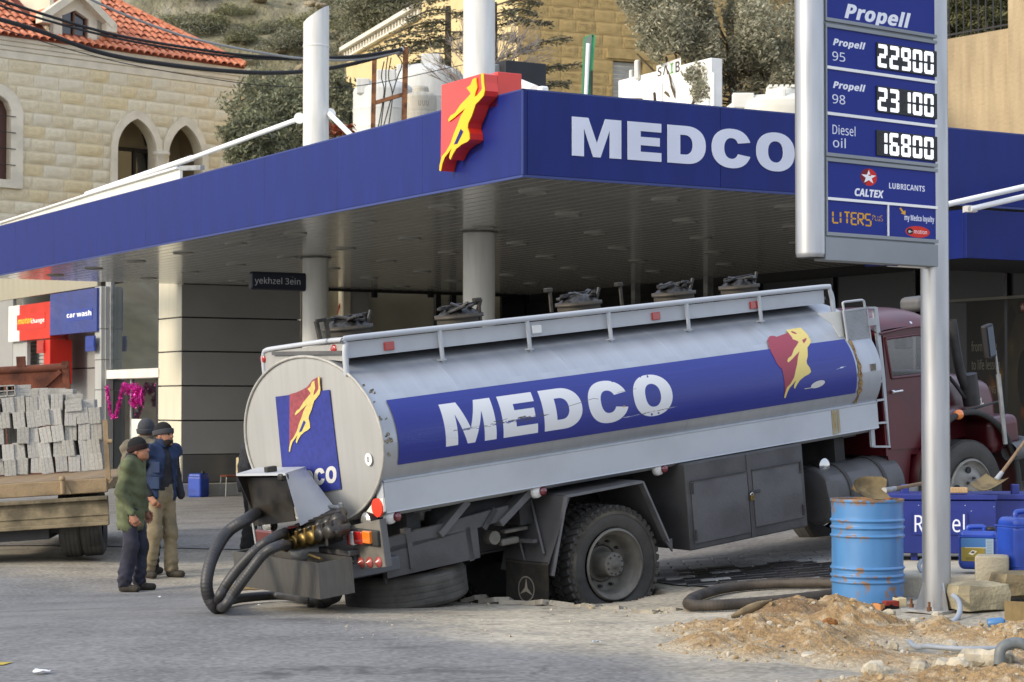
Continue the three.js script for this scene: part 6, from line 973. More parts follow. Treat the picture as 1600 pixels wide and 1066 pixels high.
// ================================================================ THE PRICE SIGN
const SP = (() => { const p = at(1464, 950, 15.6); return V(p.x, ground(p.x, 15.6), p.z); })();
const S = new Frame(SP, V(.7986, 0, -.6018), V(0, 1, 0), V(.6018, 0, .7986));
{
  const sign = thing('price_sign', 'tall fuel price sign with lit digits on one silver round pole', 'price sign', S);
  M.pole = mat({ c: '#a6a9ac', d: '#b8babc', f: FS, s: 2, r: .32, m: .78 });
  M.signGray = mat({ c: '#80868a', d: '#8b9195', s: 2, r: .5, m: .15 });
  M.signBlue = mat({ c: '#27308a', d: '#2b3590', s: 2, r: .3 });
  const pr = .108, zf = .075, yb = S.hit(1464, 424, 'z', 0).y, xl = S.hit(1266, 300, 'z', 0).x, yl = S.hit(1266, 402, 'z', 0).y, H0 = 6.5;
  mk('pole', lathe([[pr, 0], [pr, yb + .1], [pr, H0], [0, H0]], 40), M.pole, sign);
  mk('pole_sleeve', lathe([[.098, yl], [.108, yl + .03], [.108, H0], [0, H0]], 40).translate(xl, 0, 0), M.pole, sign);
  mk('sleeve_end', disc(V(xl, yl + .004, 0), V(0, 1, 0), .098, .01, 40), M.signGray, sign);
  const X0 = S.hit(1288, 300, 'z', zf).x, X1 = S.hit(1477, 300, 'z', zf).x, yG = S.hit(1290, 407, 'z', zf).y;
  mk('sign_body', rbox(X1 - X0 - .01, H0 - yG, .11, .008, (X0 + X1) / 2, (H0 + yG) / 2, zf - .058), M.signGray, sign);
  mk('sign_underside', [box(X1 - xl, .02, .13, (X1 + xl) / 2, yl + .005, 0)], M.chassis, sign);
  { const a = S.hit(1325, 418, 'y', yl - .02), b = S.hit(1370, 424, 'y', yl - .02); mk('tube_lamp', rod(V(a.x, yl - .02, 0), V(b.x, yl - .02, 0), .014), M.white, sign); mk('lamp_bracket', rbox(.12, .03, .05, .008, a.x + .04, yl - .015, 0), M.blue, sign); }
  const XL = S.hit(1291.5, 300, 'z', zf).x, XR = S.hit(1473, 300, 'z', zf).x;
  const row = (name, yt, ybm, W, Hc, draw) => { // px at the left edge
    const y1 = S.hit(1290, yt, 'z', zf).y, y0 = S.hit(1290, ybm, 'z', zf).y, P = (x, y) => { const q = S.hit(x, y, 'z', zf); return [(q.x - XL) / (XR - XL) * W, (y1 - q.y) / (y1 - y0) * Hc]; };
    const fr = mk('panel_frame', [box(XR - XL + .03, .025, .02, (XL + XR) / 2, y1 + .014, zf + .006), box(XR - XL + .03, .025, .02, (XL + XR) / 2, y0 - .014, zf + .006), box(.014, y1 - y0, .02, XL - .008, (y0 + y1) / 2, zf + .006), box(.014, y1 - y0, .02, XR + .008, (y0 + y1) / 2, zf + .006)], M.signGray, sign); void fr;
    return mk(name, grid((s, t) => V(lerp(XL, XR, s), lerp(y0, y1, t), zf + .004), 1, 1, { uv: true }), canvasMat(W, Hc, (x) => { x.fillStyle = '#192a80'; x.fillRect(0, 0, W, Hc); draw(x, P, W / 181); }, { roughness: .5, specularIntensity: .5 }), sign);
  };
  const propell = (x, P, k, px, py, w, h) => { const [a, b] = P(px, py); x.save(); x.translate(a, b); x.transform(1, 0, -.25, 1, 0, 0); x.fillStyle = '#e6e8ee'; x.strokeStyle = '#e6e8ee'; x.lineWidth = h * k * .045; x.font = `bold ${h * k * 1.18}px sans-serif`; x.fillText('Propell', 0, 0, w * k); x.strokeText('Propell', 0, 0, w * k); x.restore(); x.beginPath(); x.moveTo(a - 2 * k, b + h * k * .12); x.lineTo(a + w * k * .98, b + h * k * .34); x.lineTo(a + w * k * .5, b + h * k * .32); x.lineTo(a - 3 * k, b + h * k * .26); x.fill(); };
  row('brand_panel', -60, 26.8, 1024, 470, (x, P, k) => propell(x, P, k, 1317, 27, 116, 25));
  const prices = row('price_panel', 42.3, 237.9, 1024, 1100, (x, P, k) => {
    propell(x, P, k, 1300, 70, 55, 12); propell(x, P, k, 1300, 137, 55, 12);
    x.fillStyle = '#dfe2ea'; x.font = `${19.5 * k}px sans-serif`; let [a, b] = P(1299, 94); x.fillText('95', a, b); [a, b] = P(1299, 161); x.fillText('98', a, b);
    x.font = `${20 * k}px sans-serif`; [a, b] = P(1299, 209); x.fillText('Diesel', a, b, 37 * k);[a, b] = P(1300, 229.5); x.fillText('oil', a, b);
  });
  for (const y of [104.8, 176.8]) { const p = S.hit(1290, y, 'z', zf); mk('divider', box(XR - XL, .022, .012, (XL + XR) / 2, p.y, zf + .008), M.white, prices); }
  // seven-bar digits, lit white
  const lit = new THREE.MeshStandardMaterial({ color: 0x333333, emissive: 0xf4f8ff, emissiveIntensity: 1.0, roughness: .4 }), off = mat({ c: '#2c2e30', r: .5 }), bd = mat({ c: '#101113', d: '#17181a', s: .3, r: .5 });
  const SEG = { 0: 'abcdef', 1: 'bc', 2: 'abged', 3: 'abgcd', 6: 'afgedc', 8: 'abcdefg', 9: 'abcdfg' };
  [['22900', 66, 107], ['23100', 134, 175], ['16800', 203, 243]].forEach(([txt, yt, ybm]) => {
    const A = S.hit(1368, yt, 'z', zf), B = S.hit(1465, yt, 'z', zf), D = S.hit(1368, ybm, 'z', zf), w = B.x - A.x, h = A.y - D.y, brd = mk('digit_display', rbox(w, h, .012, .004, A.x + w / 2, A.y - h / 2, zf + .008), bd, prices);
    mk('display_edge', box(.008, h * .96, .014, A.x + w - .006, A.y - h / 2, zf + .012), M.signGray, brd);
    [...txt].forEach((c, i) => {
      const cw = w * .186, x0 = A.x + w * .012 + i * cw, dw = cw * .80, dh = h * .88, y0 = A.y - h * .94, th = .030, z = zf + .0165;
      const bars = { a: [dw / 2, dh - th / 2, dw - th * .6, th], g: [dw / 2, dh / 2, dw - th * 1.2, th], d: [dw / 2, th / 2, dw - th * .6, th], f: [th / 2, dh * .75, th, dh / 2 - th * .55], b: [dw - th / 2, dh * .75, th, dh / 2 - th * .55], e: [th / 2, dh * .25, th, dh / 2 - th * .55], c: [dw - th / 2, dh * .25, th, dh / 2 - th * .55] };
      const on = [], of = []; for (const k in bars) { const [bx, by, bw, bh] = bars[k]; const lit_ = SEG[c].includes(k); const n = Math.max(2, Math.round((bw > bh ? bw : bh) / .017)); if (lit_) on.push(rbox(bw, bh, .006, .008, x0 + bx, y0 + by, z)); else for (let q = 0; q < n; q++) of.push(box(.006, .006, .002, x0 + bx + (bw > bh ? (q + .5) / n - .5 : 0) * bw, y0 + by + (bw > bh ? 0 : (q + .5) / n - .5) * bh, z - .001)); }
      mk('digit', on, lit, brd); if (of.length) mk('dark_dots', of, off, brd).userData.kind = 'stuff';
    });
  });
  const low = row('offers_panel', 252, 362, 1024, 640, (x, P, k) => {
    let [a, b] = P(1357, 277), r = 12.6 * k; x.fillStyle = '#c8281e'; x.beginPath(); x.ellipse(a, b, r * 1.0, r * 1.12, 0, 0, 7); x.fill(); x.save(); x.beginPath(); x.ellipse(a, b, r, r * 1.12, 0, Math.PI * .62, Math.PI * 1.5); x.lineTo(a, b); x.closePath(); x.fillStyle = '#7c1a22'; x.fill(); x.restore(); x.fillStyle = '#f2f2f2'; star(x, a, b, r * .95);
    x.fillStyle = '#c8281e'; x.fillRect(a - 1, b - r * .35, r * .3, r * .18);
    x.save();[a, b] = P(1334, 305.5); x.translate(a, b); x.transform(1, 0, -.12, 1, 0, 0); x.fillStyle = '#ececf2'; x.font = `bold ${16.5 * k}px sans-serif`; x.fillText('CALTEX', 0, 0, 44 * k); x.lineWidth = .8 * k; x.strokeStyle = '#ececf2'; x.strokeText('CALTEX', 0, 0, 44 * k); x.restore();
    [a, b] = P(1388, 294.5); x.font = `bold ${13 * k}px sans-serif`; x.fillStyle = '#e4e6ee'; x.fillText('LUBRICANTS', a, b, 58 * k);
    // slender segmented capitals
    x.strokeStyle = '#d9a018'; const seg = (px, py, w, h, lw, s) => { const [a0, b0] = P(px, py); x.lineWidth = lw * k; const W = w * k, Hh = h * k, g = .9 * k; const T = { a: [[0, -Hh], [W, -Hh]], f: [[0, -Hh + g], [0, -Hh / 2 - g]], b: [[W, -Hh + g], [W, -Hh / 2 - g]], g: [[g, -Hh / 2], [W - g, -Hh / 2]], e: [[0, -Hh / 2 + g], [0, -g]], c: [[W, -Hh / 2 + g], [W, -g]], d: [[0, 0], [W, 0]], m: [[W / 2, -Hh + g], [W / 2, -Hh / 2 - g]], n: [[W / 2, -Hh / 2 + g], [W / 2, -g]], k: [[W * .3, -Hh / 2], [W, 0]] }; for (const c of s) { const [p, q] = T[c]; x.beginPath(); x.moveTo(a0 + p[0], b0 + p[1]); x.lineTo(a0 + q[0], b0 + q[1]); x.stroke(); } };
    ['fed', 'fe', 'amn', 'afged', 'abfgek', 'afgcd'].forEach((s, i) => seg([1301, 1313, 1319, 1330, 1340.5, 1352][i], [347.5, 348.5, 349, 350, 351, 352][i] + .4, i === 1 ? 0 : 8, 18.5, 2.5, s));
    ['abfge', 'fed', 'bfced', 'afgcd'].forEach((s, i) => seg(1363 + i * 4.2, 344.5 + i * .3, 2.8, 8.5, .9, s));
    [a, b] = P(1406, 325); x.strokeStyle = '#e0a51c'; x.fillStyle = '#e0a51c'; x.lineWidth = 3 * k; x.beginPath(); x.moveTo(a, b); x.lineTo(a + 5 * k, b + 7 * k); x.stroke(); x.beginPath(); x.moveTo(a + 8.5 * k, b + 3 * k); x.lineTo(a + 8.5 * k, b + 11 * k); x.lineTo(a + 1 * k, b + 9 * k); x.fill();
    [a, b] = P(1412.5, 344); x.fillStyle = '#e8eaf0'; x.font = `bold ${13 * k}px sans-serif`; x.fillText('my Medco loyalty', a, b, 48 * k);
    [a, b] = P(1433.5, 362.5); x.fillStyle = '#d03020'; x.beginPath(); x.ellipse(a, b, 19.5 * k, 9.6 * k, 0, 0, 7); x.fill(); x.fillStyle = '#181414'; x.beginPath(); x.arc(a - 12.3 * k, b, 5.2 * k, 0, 7); x.fill(); x.fillStyle = '#f0f0f0'; x.font = `bold ${7.5 * k}px sans-serif`; x.fillText('e-', a - 15 * k, b + 2.6 * k); x.font = `${9.5 * k}px sans-serif`; x.fillText('motion', a - 6.5 * k, b + 3 * k, 22 * k);
  });
  { const p = S.hit(1290, 310, 'z', zf); mk('divider', box(XR - XL, .02, .012, (XL + XR) / 2, p.y, zf + .008), M.white, low); const q = S.hit(1386.5, 330, 'z', zf), y0 = S.hit(1290, 362, 'z', zf).y; mk('divider', box(.012, p.y - y0, .012, q.x, (p.y + y0) / 2, zf + .0085), M.white, low); }
  const yg = S.hit(1290, 370, 'z', zf).y; mk('lower_panel', rbox(X1 - X0, yg - yG - .006, .02, .004, (X0 + X1) / 2, (yg + yG) / 2, zf + .004), M.signGray, sign);
  // foot: plate, gussets, bolts
  mk('base_plate', box(.38, .02, .38, 0, .012, 0), M.galv, sign); for (let i = 0; i < 4; i++) { const a = i * Math.PI / 2 + .35, c = Math.cos(a), s = Math.sin(a); mk('gusset', plateTo([V(c * (pr - .005), .022, s * (pr - .005)), V(c * (pr + .075), .022, s * (pr + .075)), V(c * (pr - .005), .24, s * (pr - .005))], .012, V(-s, 0, c)), M.pole, sign); const b = a + Math.PI / 4; mk('anchor_bolt', [new THREE.CylinderGeometry(.02, .02, .03, 6).translate(Math.cos(b) * .2, .035, Math.sin(b) * .2), new THREE.CylinderGeometry(.01, .01, .07, 8).translate(Math.cos(b) * .2, .055, Math.sin(b) * .2)], M.rust, sign); }
}
// ================================================================ THE FOREGROUND AT THE RIGHT
const G3 = (px, py, up = 0) => { const p = groundHit(px, py); p.y = ground(p.x, -p.z) + up; return p; };
// concrete island slab
const SLZ = 16.75;
{
  const a = at(1404, 945, SLZ), topY = at(1440, 899, SLZ).y, w = 3.2;
  M.concrete = mat({ c: '#a29a86', d: '#bcb4a0', f: FA, s: 1.1, r: .93, b: .004, bs: .5 });
  const s = thing('concrete_island', 'pale concrete island slab carrying the blue dispenser box', 'kerb', V(a.x, a.y - .12, a.z));
  mk('slab', rbox(w, topY - a.y + .12, 3.4, .03, w / 2, (topY - a.y + .12) / 2, -1.7, 0, -.03, 0), M.concrete, s);
}
const islandY = at(1440, 899, SLZ).y;
// blue steel drum
{
  const p = at(1356, 945, 16.6), r = .292, H0 = .862, y = (py) => at(1356, py, 16.6).y - p.y;
  const d = thing('oil_drum', 'dented light blue steel drum with rusty rim and ribs, shovel on its lid', 'drum', p);
  const pr = [[0, .012], [r - .015, .012], [r - .012, 0], [r + .004, .004], [r + .006, .018], [r - .004, .03]];
  for (const yy of [.105, .165, .215]) void yy;
  const ribs = [y(907), y(898), y(886), y(836), y(823), y(812)].sort((a, b) => a - b); for (const k of ribs) pr.push([r - .003, k - .017], [r + .006, k - .008], [r + .011, k], [r + .006, k + .008], [r - .003, k + .017]);
  pr.push([r - .003, H0 - .03], [r + .006, H0 - .018], [r + .006, H0], [r - .006, H0], [r - .008, H0 - .02], [0, H0 - .022]);
  const n = 72, rust = [.13, .065, .03], bl = [.050, .17, .385], bl2 = [.075, .225, .46];
  const prf = pr; const g = grid((s, t) => { const k = Math.round(t * (prf.length - 1)), [rr, yy] = prf[k], a = s * 2 * Math.PI; const dent = -.012 * Math.exp(-(((a - 4.9) / .35) ** 2) - ((yy - .2) / .06) ** 2) + .003 * (fbm(Math.cos(a) * 2 + 4, yy * 3 + Math.sin(a) * 2, 63, 3) - .5); const q = rr > .1 ? rr + dent : rr; return V(q * Math.cos(a), yy, -q * Math.sin(a)); }, n, prf.length - 1);
  // finer skin so that rust follows its own shapes
  const fine = grid((s, t) => { const a = s * 2 * Math.PI, f = t * (prf.length - 1), k = Math.min(prf.length - 2, Math.floor(f)), u = f - k, rr = lerp(prf[k][0], prf[k + 1][0], u), yy = lerp(prf[k][1], prf[k + 1][1], u); const dent = -.014 * Math.exp(-(((a - 4.9) / .35) ** 2) - ((yy - .2) / .05) ** 2); const q = rr > .1 ? rr + dent : rr; return V(q * Math.cos(a), yy, -q * Math.sin(a)); }, 260, (prf.length - 1) * 5, { color: (p) => { const a = Math.atan2(p.z, p.x) * r, n1 = fbm(a * 9 + 40, p.y * 9, 81, 4), n2 = fbm(a * 34 + 90, p.y * 34, 83, 3), st = fbm(a * 12 + 60, p.y * 4, 87, 4); const edge = sst(.09, 0, H0 - p.y) * .16 + sst(.05, 0, p.y) * .08; let onRib = 0; for (const k of ribs) onRib = Math.max(onRib, 1 - Math.abs(p.y - k) / .02); const k = sst(.63, .70, .6 * n1 + .4 * n2 + edge + .07 * Math.max(0, onRib)); const c = mix3(bl, bl2, st); if (p.y > H0 - .024 && Math.hypot(p.x, p.z) < r - .006) return mix3([.16, .09, .045], [.30, .19, .10], n1); return mix3(c, mix3(rust, [.25, .16, .09], n2), k); } });
  void g; mk('drum_body', fine, mat({ c: [1, 1, 1], r: .42, v: true, x: { clearcoat: .35, clearcoatRoughness: .25 } }), d);
  const ly = H0 - .02; mk('rusty_sand', grid((s, t) => { const a = s * 6.2832, q = t * (r - .02); return V(q * Math.cos(a) , ly + .02 * (1 - t) * fbm(q * 20 * Math.cos(a) + 9, q * 20 * Math.sin(a) + 9, 3, 3) + .002, q * Math.sin(a)); }, 30, 10), mat({ c: '#8a5c30', d: '#b98a52', f: FB, s: .3, r: 1 }), d);
  mk('bung', new THREE.CylinderGeometry(.03, .03, .03, 12).translate(.16, ly + .015, .1), M.rust, d);
}
// shovel builder: pointed or square blade, socket, shaft between two points
function shovel(label, blade, dirIn, up, shaftEnd, square) {
  const f = blade.clone(), X = dirIn.clone().normalize(), Z = X.clone().cross(up).normalize(), Yv = Z.clone().cross(X);
  const t = thing('shovel', label, 'shovel', f), L = .30, W = .23;
  const bl = grid((u, v) => { const x = (u - .5) * L, k = square ? 1 : Math.sqrt(Math.max(0, 1 - Math.pow(Math.max(0, .72 - u) / .72, 2.4))) * (u > .9 ? 1 - (u - .9) * 2.5 : 1), z = (v - .5) * W * k; return V(0, 0, 0).addScaledVector(X, x).addScaledVector(Z, z).addScaledVector(Yv, .04 * (2 * v - 1) ** 2 + .03 * u * u); }, 16, 12);
  const m = mat({ c: '#5a4c34', d: '#80704e', f: FA, s: .25, r: .75, m: .15 });
  mk('blade', [bl, grid((u, v) => { const p = V(0, 0, 0), x = (u - .5) * L, k = square ? 1 : Math.sqrt(Math.max(0, 1 - Math.pow(Math.max(0, .72 - u) / .72, 2.4))) * (u > .9 ? 1 - (u - .9) * 2.5 : 1), z = (v - .5) * W * k; return p.addScaledVector(X, x).addScaledVector(Z, z).addScaledVector(Yv, .04 * (2 * v - 1) ** 2 + .03 * u * u - .005); }, 16, 12)], m, t);
  const s0 = V(0, 0, 0).addScaledVector(X, L * .42).addScaledVector(Yv, .03), e = shaftEnd.clone().sub(f), s1 = s0.clone().lerp(e, .16); mk('socket', rod(s0, s1, .026, .02), M.galv, t); mk('shaft', rod(s0.clone().lerp(s1, .6), e, .0165, .015), mat({ c: '#6f5a40', d: '#8c745a', f: FS, s: .3, r: .8 }), t);
}
shovel('round-nosed muddy shovel lying blade-first across the blue drum lid', at(1357, 767, 16.62), at(1392, 769, 16.62).sub(at(1350, 763, 16.56)), V(.1, .62, .78), at(1482, 748, 17.9), false);
shovel('square-nosed shovel leaning upright, blade on the blue box and shaft to the right', at(1546, 760, 18.3), at(1568, 749, 18.5).sub(at(1532, 765, 18.2)), V(-.15, .85, .35), at(1612, 676, 18.6), true);
// blue dispenser box
{
  const d = 18.2, p = at(1558, 866, d), b = new Frame(p, V(-.998, 0, -.06).negate(), V(0, 1, 0), V(-.06, 0, .998)), h = b.hit(1558, 772, 'z', 0).y, w = .98;
  const t = thing('dispenser_box', 'dark blue steel refuelling box with white lettering behind the price sign pole', 'box', b);
  const m = mat({ c: '#1f2a74', d: '#26327e', f: FA, s: .8, r: .4 });
  mk('box_body', rbox(w, h - .06, .62, .012, -w / 2, (h - .06) / 2, -.32), m, t); mk('box_side', rbox(.6, h - .06, .6, .012, .30, (h - .06) / 2, -.45, 0, -.0, 0), m, t);
  mk('lid', [rbox(w + .02, .05, .66, .01, -w / 2, h - .03, -.32), rbox(.62, .05, .66, .01, .32, h - .032, -.45)], m, t);
  mk('box_leg', rbox(.06, .2, .06, .008, -.72, -.08, -.1), m, t); mk('box_leg', rbox(.06, .2, .06, .008, -.06, -.08, -.1), m, t);
  mk('filler_cap', rbox(.07, .1, .07, .01, .2, h + .03, -.2), m, t); mk('filler_cap', rbox(.07, .09, .07, .01, -.78, h + .03, -.25), m, t);
  const a = b.hit(1426, 800, 'z', .006), c = b.hit(1512, 836, 'z', .006); mk('lettering', grid((s, q) => V(lerp(a.x, c.x, s), lerp(c.y, a.y, q), .004), 1, 1, { uv: true }), canvasMat(512, 200, (x, W, H) => { x.fillStyle = '#232e79'; x.fillRect(0, 0, W, H); x.fillStyle = '#dfe2ea'; x.font = '205px sans-serif'; x.fillText('Refuel', 2, 176, 500); }, { roughness: .4 }), t);
  seed(6); const sp = []; for (let i = 0; i < 20; i++) sp.push(box(.006, .006, .002, -rnd(.02, w), rnd(.02, h - .08), .001)); mk('paint_specks', sp, M.white, t).userData.kind = 'stuff';
  const q = at(1497, 766, 18.25), r = at(1512, 764, 18.25); tag(mk('timber_offcut', rbox(.16, .05, .1, .01, q.x, q.y, q.z)), 'short pale timber offcut lying on the blue box', 'timber'); scene.children[scene.children.length - 1].material = mat({ c: '#a8845a', d: '#c0a078', f: FS, s: .2, r: .8 }); void r;
}
function jerrycan(name, label, p, w, h, d, turn, lab, plain) {
  const t = thing(name, label, 'jerrycan', p, null, turn), m = M.jerry ??= mat({ c: '#1c3a96', d: '#2547a8', f: FA, s: .5, r: .38, x: { clearcoat: .2 } });
  mk('can_body', [rbox(w, h * .80, d, .05, 0, h * .40, 0, 0, 0, 0, 4), rbox(w * .96, h * .2, d * .94, .05, 0, h * .80, 0, 0, 0, 0, 4), rbox(w * 1.012, h * .02, d * 1.012, .006, 0, h * .16, 0), rbox(w * 1.012, h * .02, d * 1.012, .006, 0, h * .76, 0)], m, t);
  if (!plain) mk('handle', tube([V(-w * .28, h * .88, 0), V(-w * .24, h * .97, 0), V(w * .12, h * .985, 0), V(w * .16, h * .89, 0)], .022, 24, 10, .3), m, t);
  mk('cap', lathe([[0, h * .99], [.035, h * .985], [.04, h * .93], [.034, h * .88], [0, h * .88]], 20).translate(w * .32, 0, 0), M.dark, t);
  if (lab) mk('paper_label', grid((s, q) => V(lerp(-w * .43, w * .40, s), lerp(h * .2, h * .74, q), d / 2 + .004), 1, 1, { uv: true }), canvasMat(256, 360, (x, W, H) => { x.fillStyle = '#3d6ea2'; x.fillRect(0, 0, W, H); x.fillStyle = '#8c7d2e'; x.fillRect(0, H * .40, W * .74, H * .60); x.fillStyle = '#8fa4b4'; x.fillRect(W * .76, H * .04, W * .24, H * .9); x.fillStyle = '#e8e8e0'; x.font = 'bold 76px sans-serif'; x.fillText('دينو', 46, 118, 150); x.font = '40px sans-serif'; x.fillText('للمحركات', 40, 150, 150); x.fillRect(30, H * .41, W * .66, 6); x.save(); x.translate(90, 225); x.rotate(.5); x.fillStyle = '#d8d5c4'; x.fillRect(-20, -34, 42, 70); x.fillStyle = '#4a4436'; x.fillRect(-12, -20, 26, 30); x.restore(); x.fillStyle = '#332e22'; for (let i = 0; i < 5; i++) x.fillRect(36, 300 + i * 10, 130, 4); x.fillStyle = '#4a5a68'; for (let i = 0; i < 12; i++) x.fillRect(W * .79, 40 + i * 24, 44, 5); }, { roughness: .4 }), t);
  return t;
}
{ const p = at(1529, 889, 16.95); jerrycan('jerrycan', 'blue plastic jerrycan with a yellow and blue paper label behind the upright kerb stone', p, .315, .355, .24, -.25, true); }
{ const p = at(1606, 899, 16.3); jerrycan('jerrycan', 'larger plain blue jerrycan cut by the right edge, on a concrete chunk', p, .42, .52, .3, .35, false); }
// broken kerb stones and slabs near the pole
function chunk(pts, m, name, label, cat, group) { // convex lump through box corners with worn corners
  const t = tag(mk(name, pts, m), label, cat, group); return t;
}
function lump(w, h, d, s, n = 10, rough = .16, flat = false) { // a broken stone: rounded block, dented by noise
  const g = grid((u, v) => { const a = u * 2 * Math.PI, b = (v - .5) * Math.PI; let x = Math.cos(b) * Math.cos(a), y = Math.sin(b), z = Math.cos(b) * Math.sin(a); const k = 1 / Math.pow(Math.abs(x) ** 5 + Math.abs(y) ** 5 + Math.abs(z) ** 5, .2), q = 1 + rough * 2 * (fbm(x * 1.7 + s * 5, y * 1.7 + z * 2.1 + s, 19, 3) - .5); return V(x * k * q * w / 2, y * k * q * h / 2, z * k * q * d / 2); }, n * 2, n);
  if (!flat) return g; const f = g.toNonIndexed(); f.computeVertexNormals(); return f;
}
M.stoneTan = mat({ c: '#7c725a', d: '#a0967a', f: FA, s: .5, r: .95, b: .004, bs: .3 });
M.stonePale = mat({ c: '#958c78', d: '#b8af9a', f: FA, s: .35, r: .95, b: .003, bs: .25 });
{
  const place = (g, px, py, d, rot = 0) => { const p = at(px, py, d); return g.rotateY(rot).translate(p.x, p.y, p.z); };
  chunk([place(rbox(.26, .24, .22, .02), 1551, 891, 16.2, -.3)], mat({ c: '#8b8470', d: '#a39b86', f: FA, s: .5, r: .95, b: .003, bs: .3 }), 'kerb_stone', 'upright grey kerb stone between the two blue jerrycans', 'kerb stone');
  chunk([place(lump(.46, .22, .34, 3, 7, .12, true), 1530, 932, 15.5, .3)], M.stoneTan, 'concrete_chunk', 'large tan concrete chunk with chamfered edge right of the sign pole', 'concrete chunk');
  chunk([place(lump(.42, .2, .34, 8, 7, .12, true), 1592, 912, 16.0, .1)], mat({ c: '#75674c', d: '#988867', f: FA, s: .5, r: .95, b: .004, bs: .3 }), 'concrete_chunk', 'brown concrete chunk beneath the jerrycan at the right edge', 'concrete chunk');
  chunk([place(lump(.42, .13, .2, 5, 8, .12, true), 1298, 1036, 13.2, -.12)], M.stonePale, 'kerb_piece', 'pale broken kerb piece half buried at the foot of the dirt', 'kerb stone');
  chunk([place(lump(.66, .13, .2, 6, 9, .1, true), 1362, 1042, 13.1, -.1)], M.stonePale, 'kerb_piece', 'long curved pale kerb piece sunk in the dirt in front', 'kerb stone');
}
// mound of dug soil
const moundPts = [[1240, 962, .09, .34], [1305, 956, .085, .24], [1120, 985, .05, .36], [1190, 1000, .10, .4], [1110, 1012, .07, .26], [1260, 1012, .10, .34], [1330, 985, .13, .34], [1400, 992, .05, .3], [1465, 992, .075, .22], [1530, 1002, .05, .3], [1590, 1006, .08, .25], [1560, 1040, .05, .4], [1440, 1040, .035, .4], [1500, 1075, .07, .4], [1580, 1085, .09, .4], [1620, 1000, .08, .4], [1400, 1080, .05, .4], [1340, 1030, .05, .35], [1290, 1000, .07, .4], [1250, 985, .08, .35], [1180, 1025, .05, .22]].map(([x, y, h, r]) => { const p = groundHit(x, y); return [p.x, -p.z, h, r]; });
function moundH(X, Z) { let h = 0; for (const [x, z, a, r] of moundPts) h = Math.max(h, a * Math.exp(-((X - x) ** 2 + ((Z - z) * .8) ** 2) / (r * r) * 1.2)) + .12 * a * Math.exp(-((X - x) ** 2 + (Z - z) ** 2) / (r * r)); const n = fbm(X * 6, Z * 6, 93, 4) - .5, f = fbm(X * 22, Z * 22, 95, 3) - .5; h *= 1.45 * sst(.16, .42, Math.hypot(X - SP.x, Z + SP.z)); return h - .010 + h * (n * .5 + f * .3) + (h > .02 ? .02 * f : 0); }
const soilY = (X, Z) => ground(X, Z) + Math.max(0, moundH(X, Z));
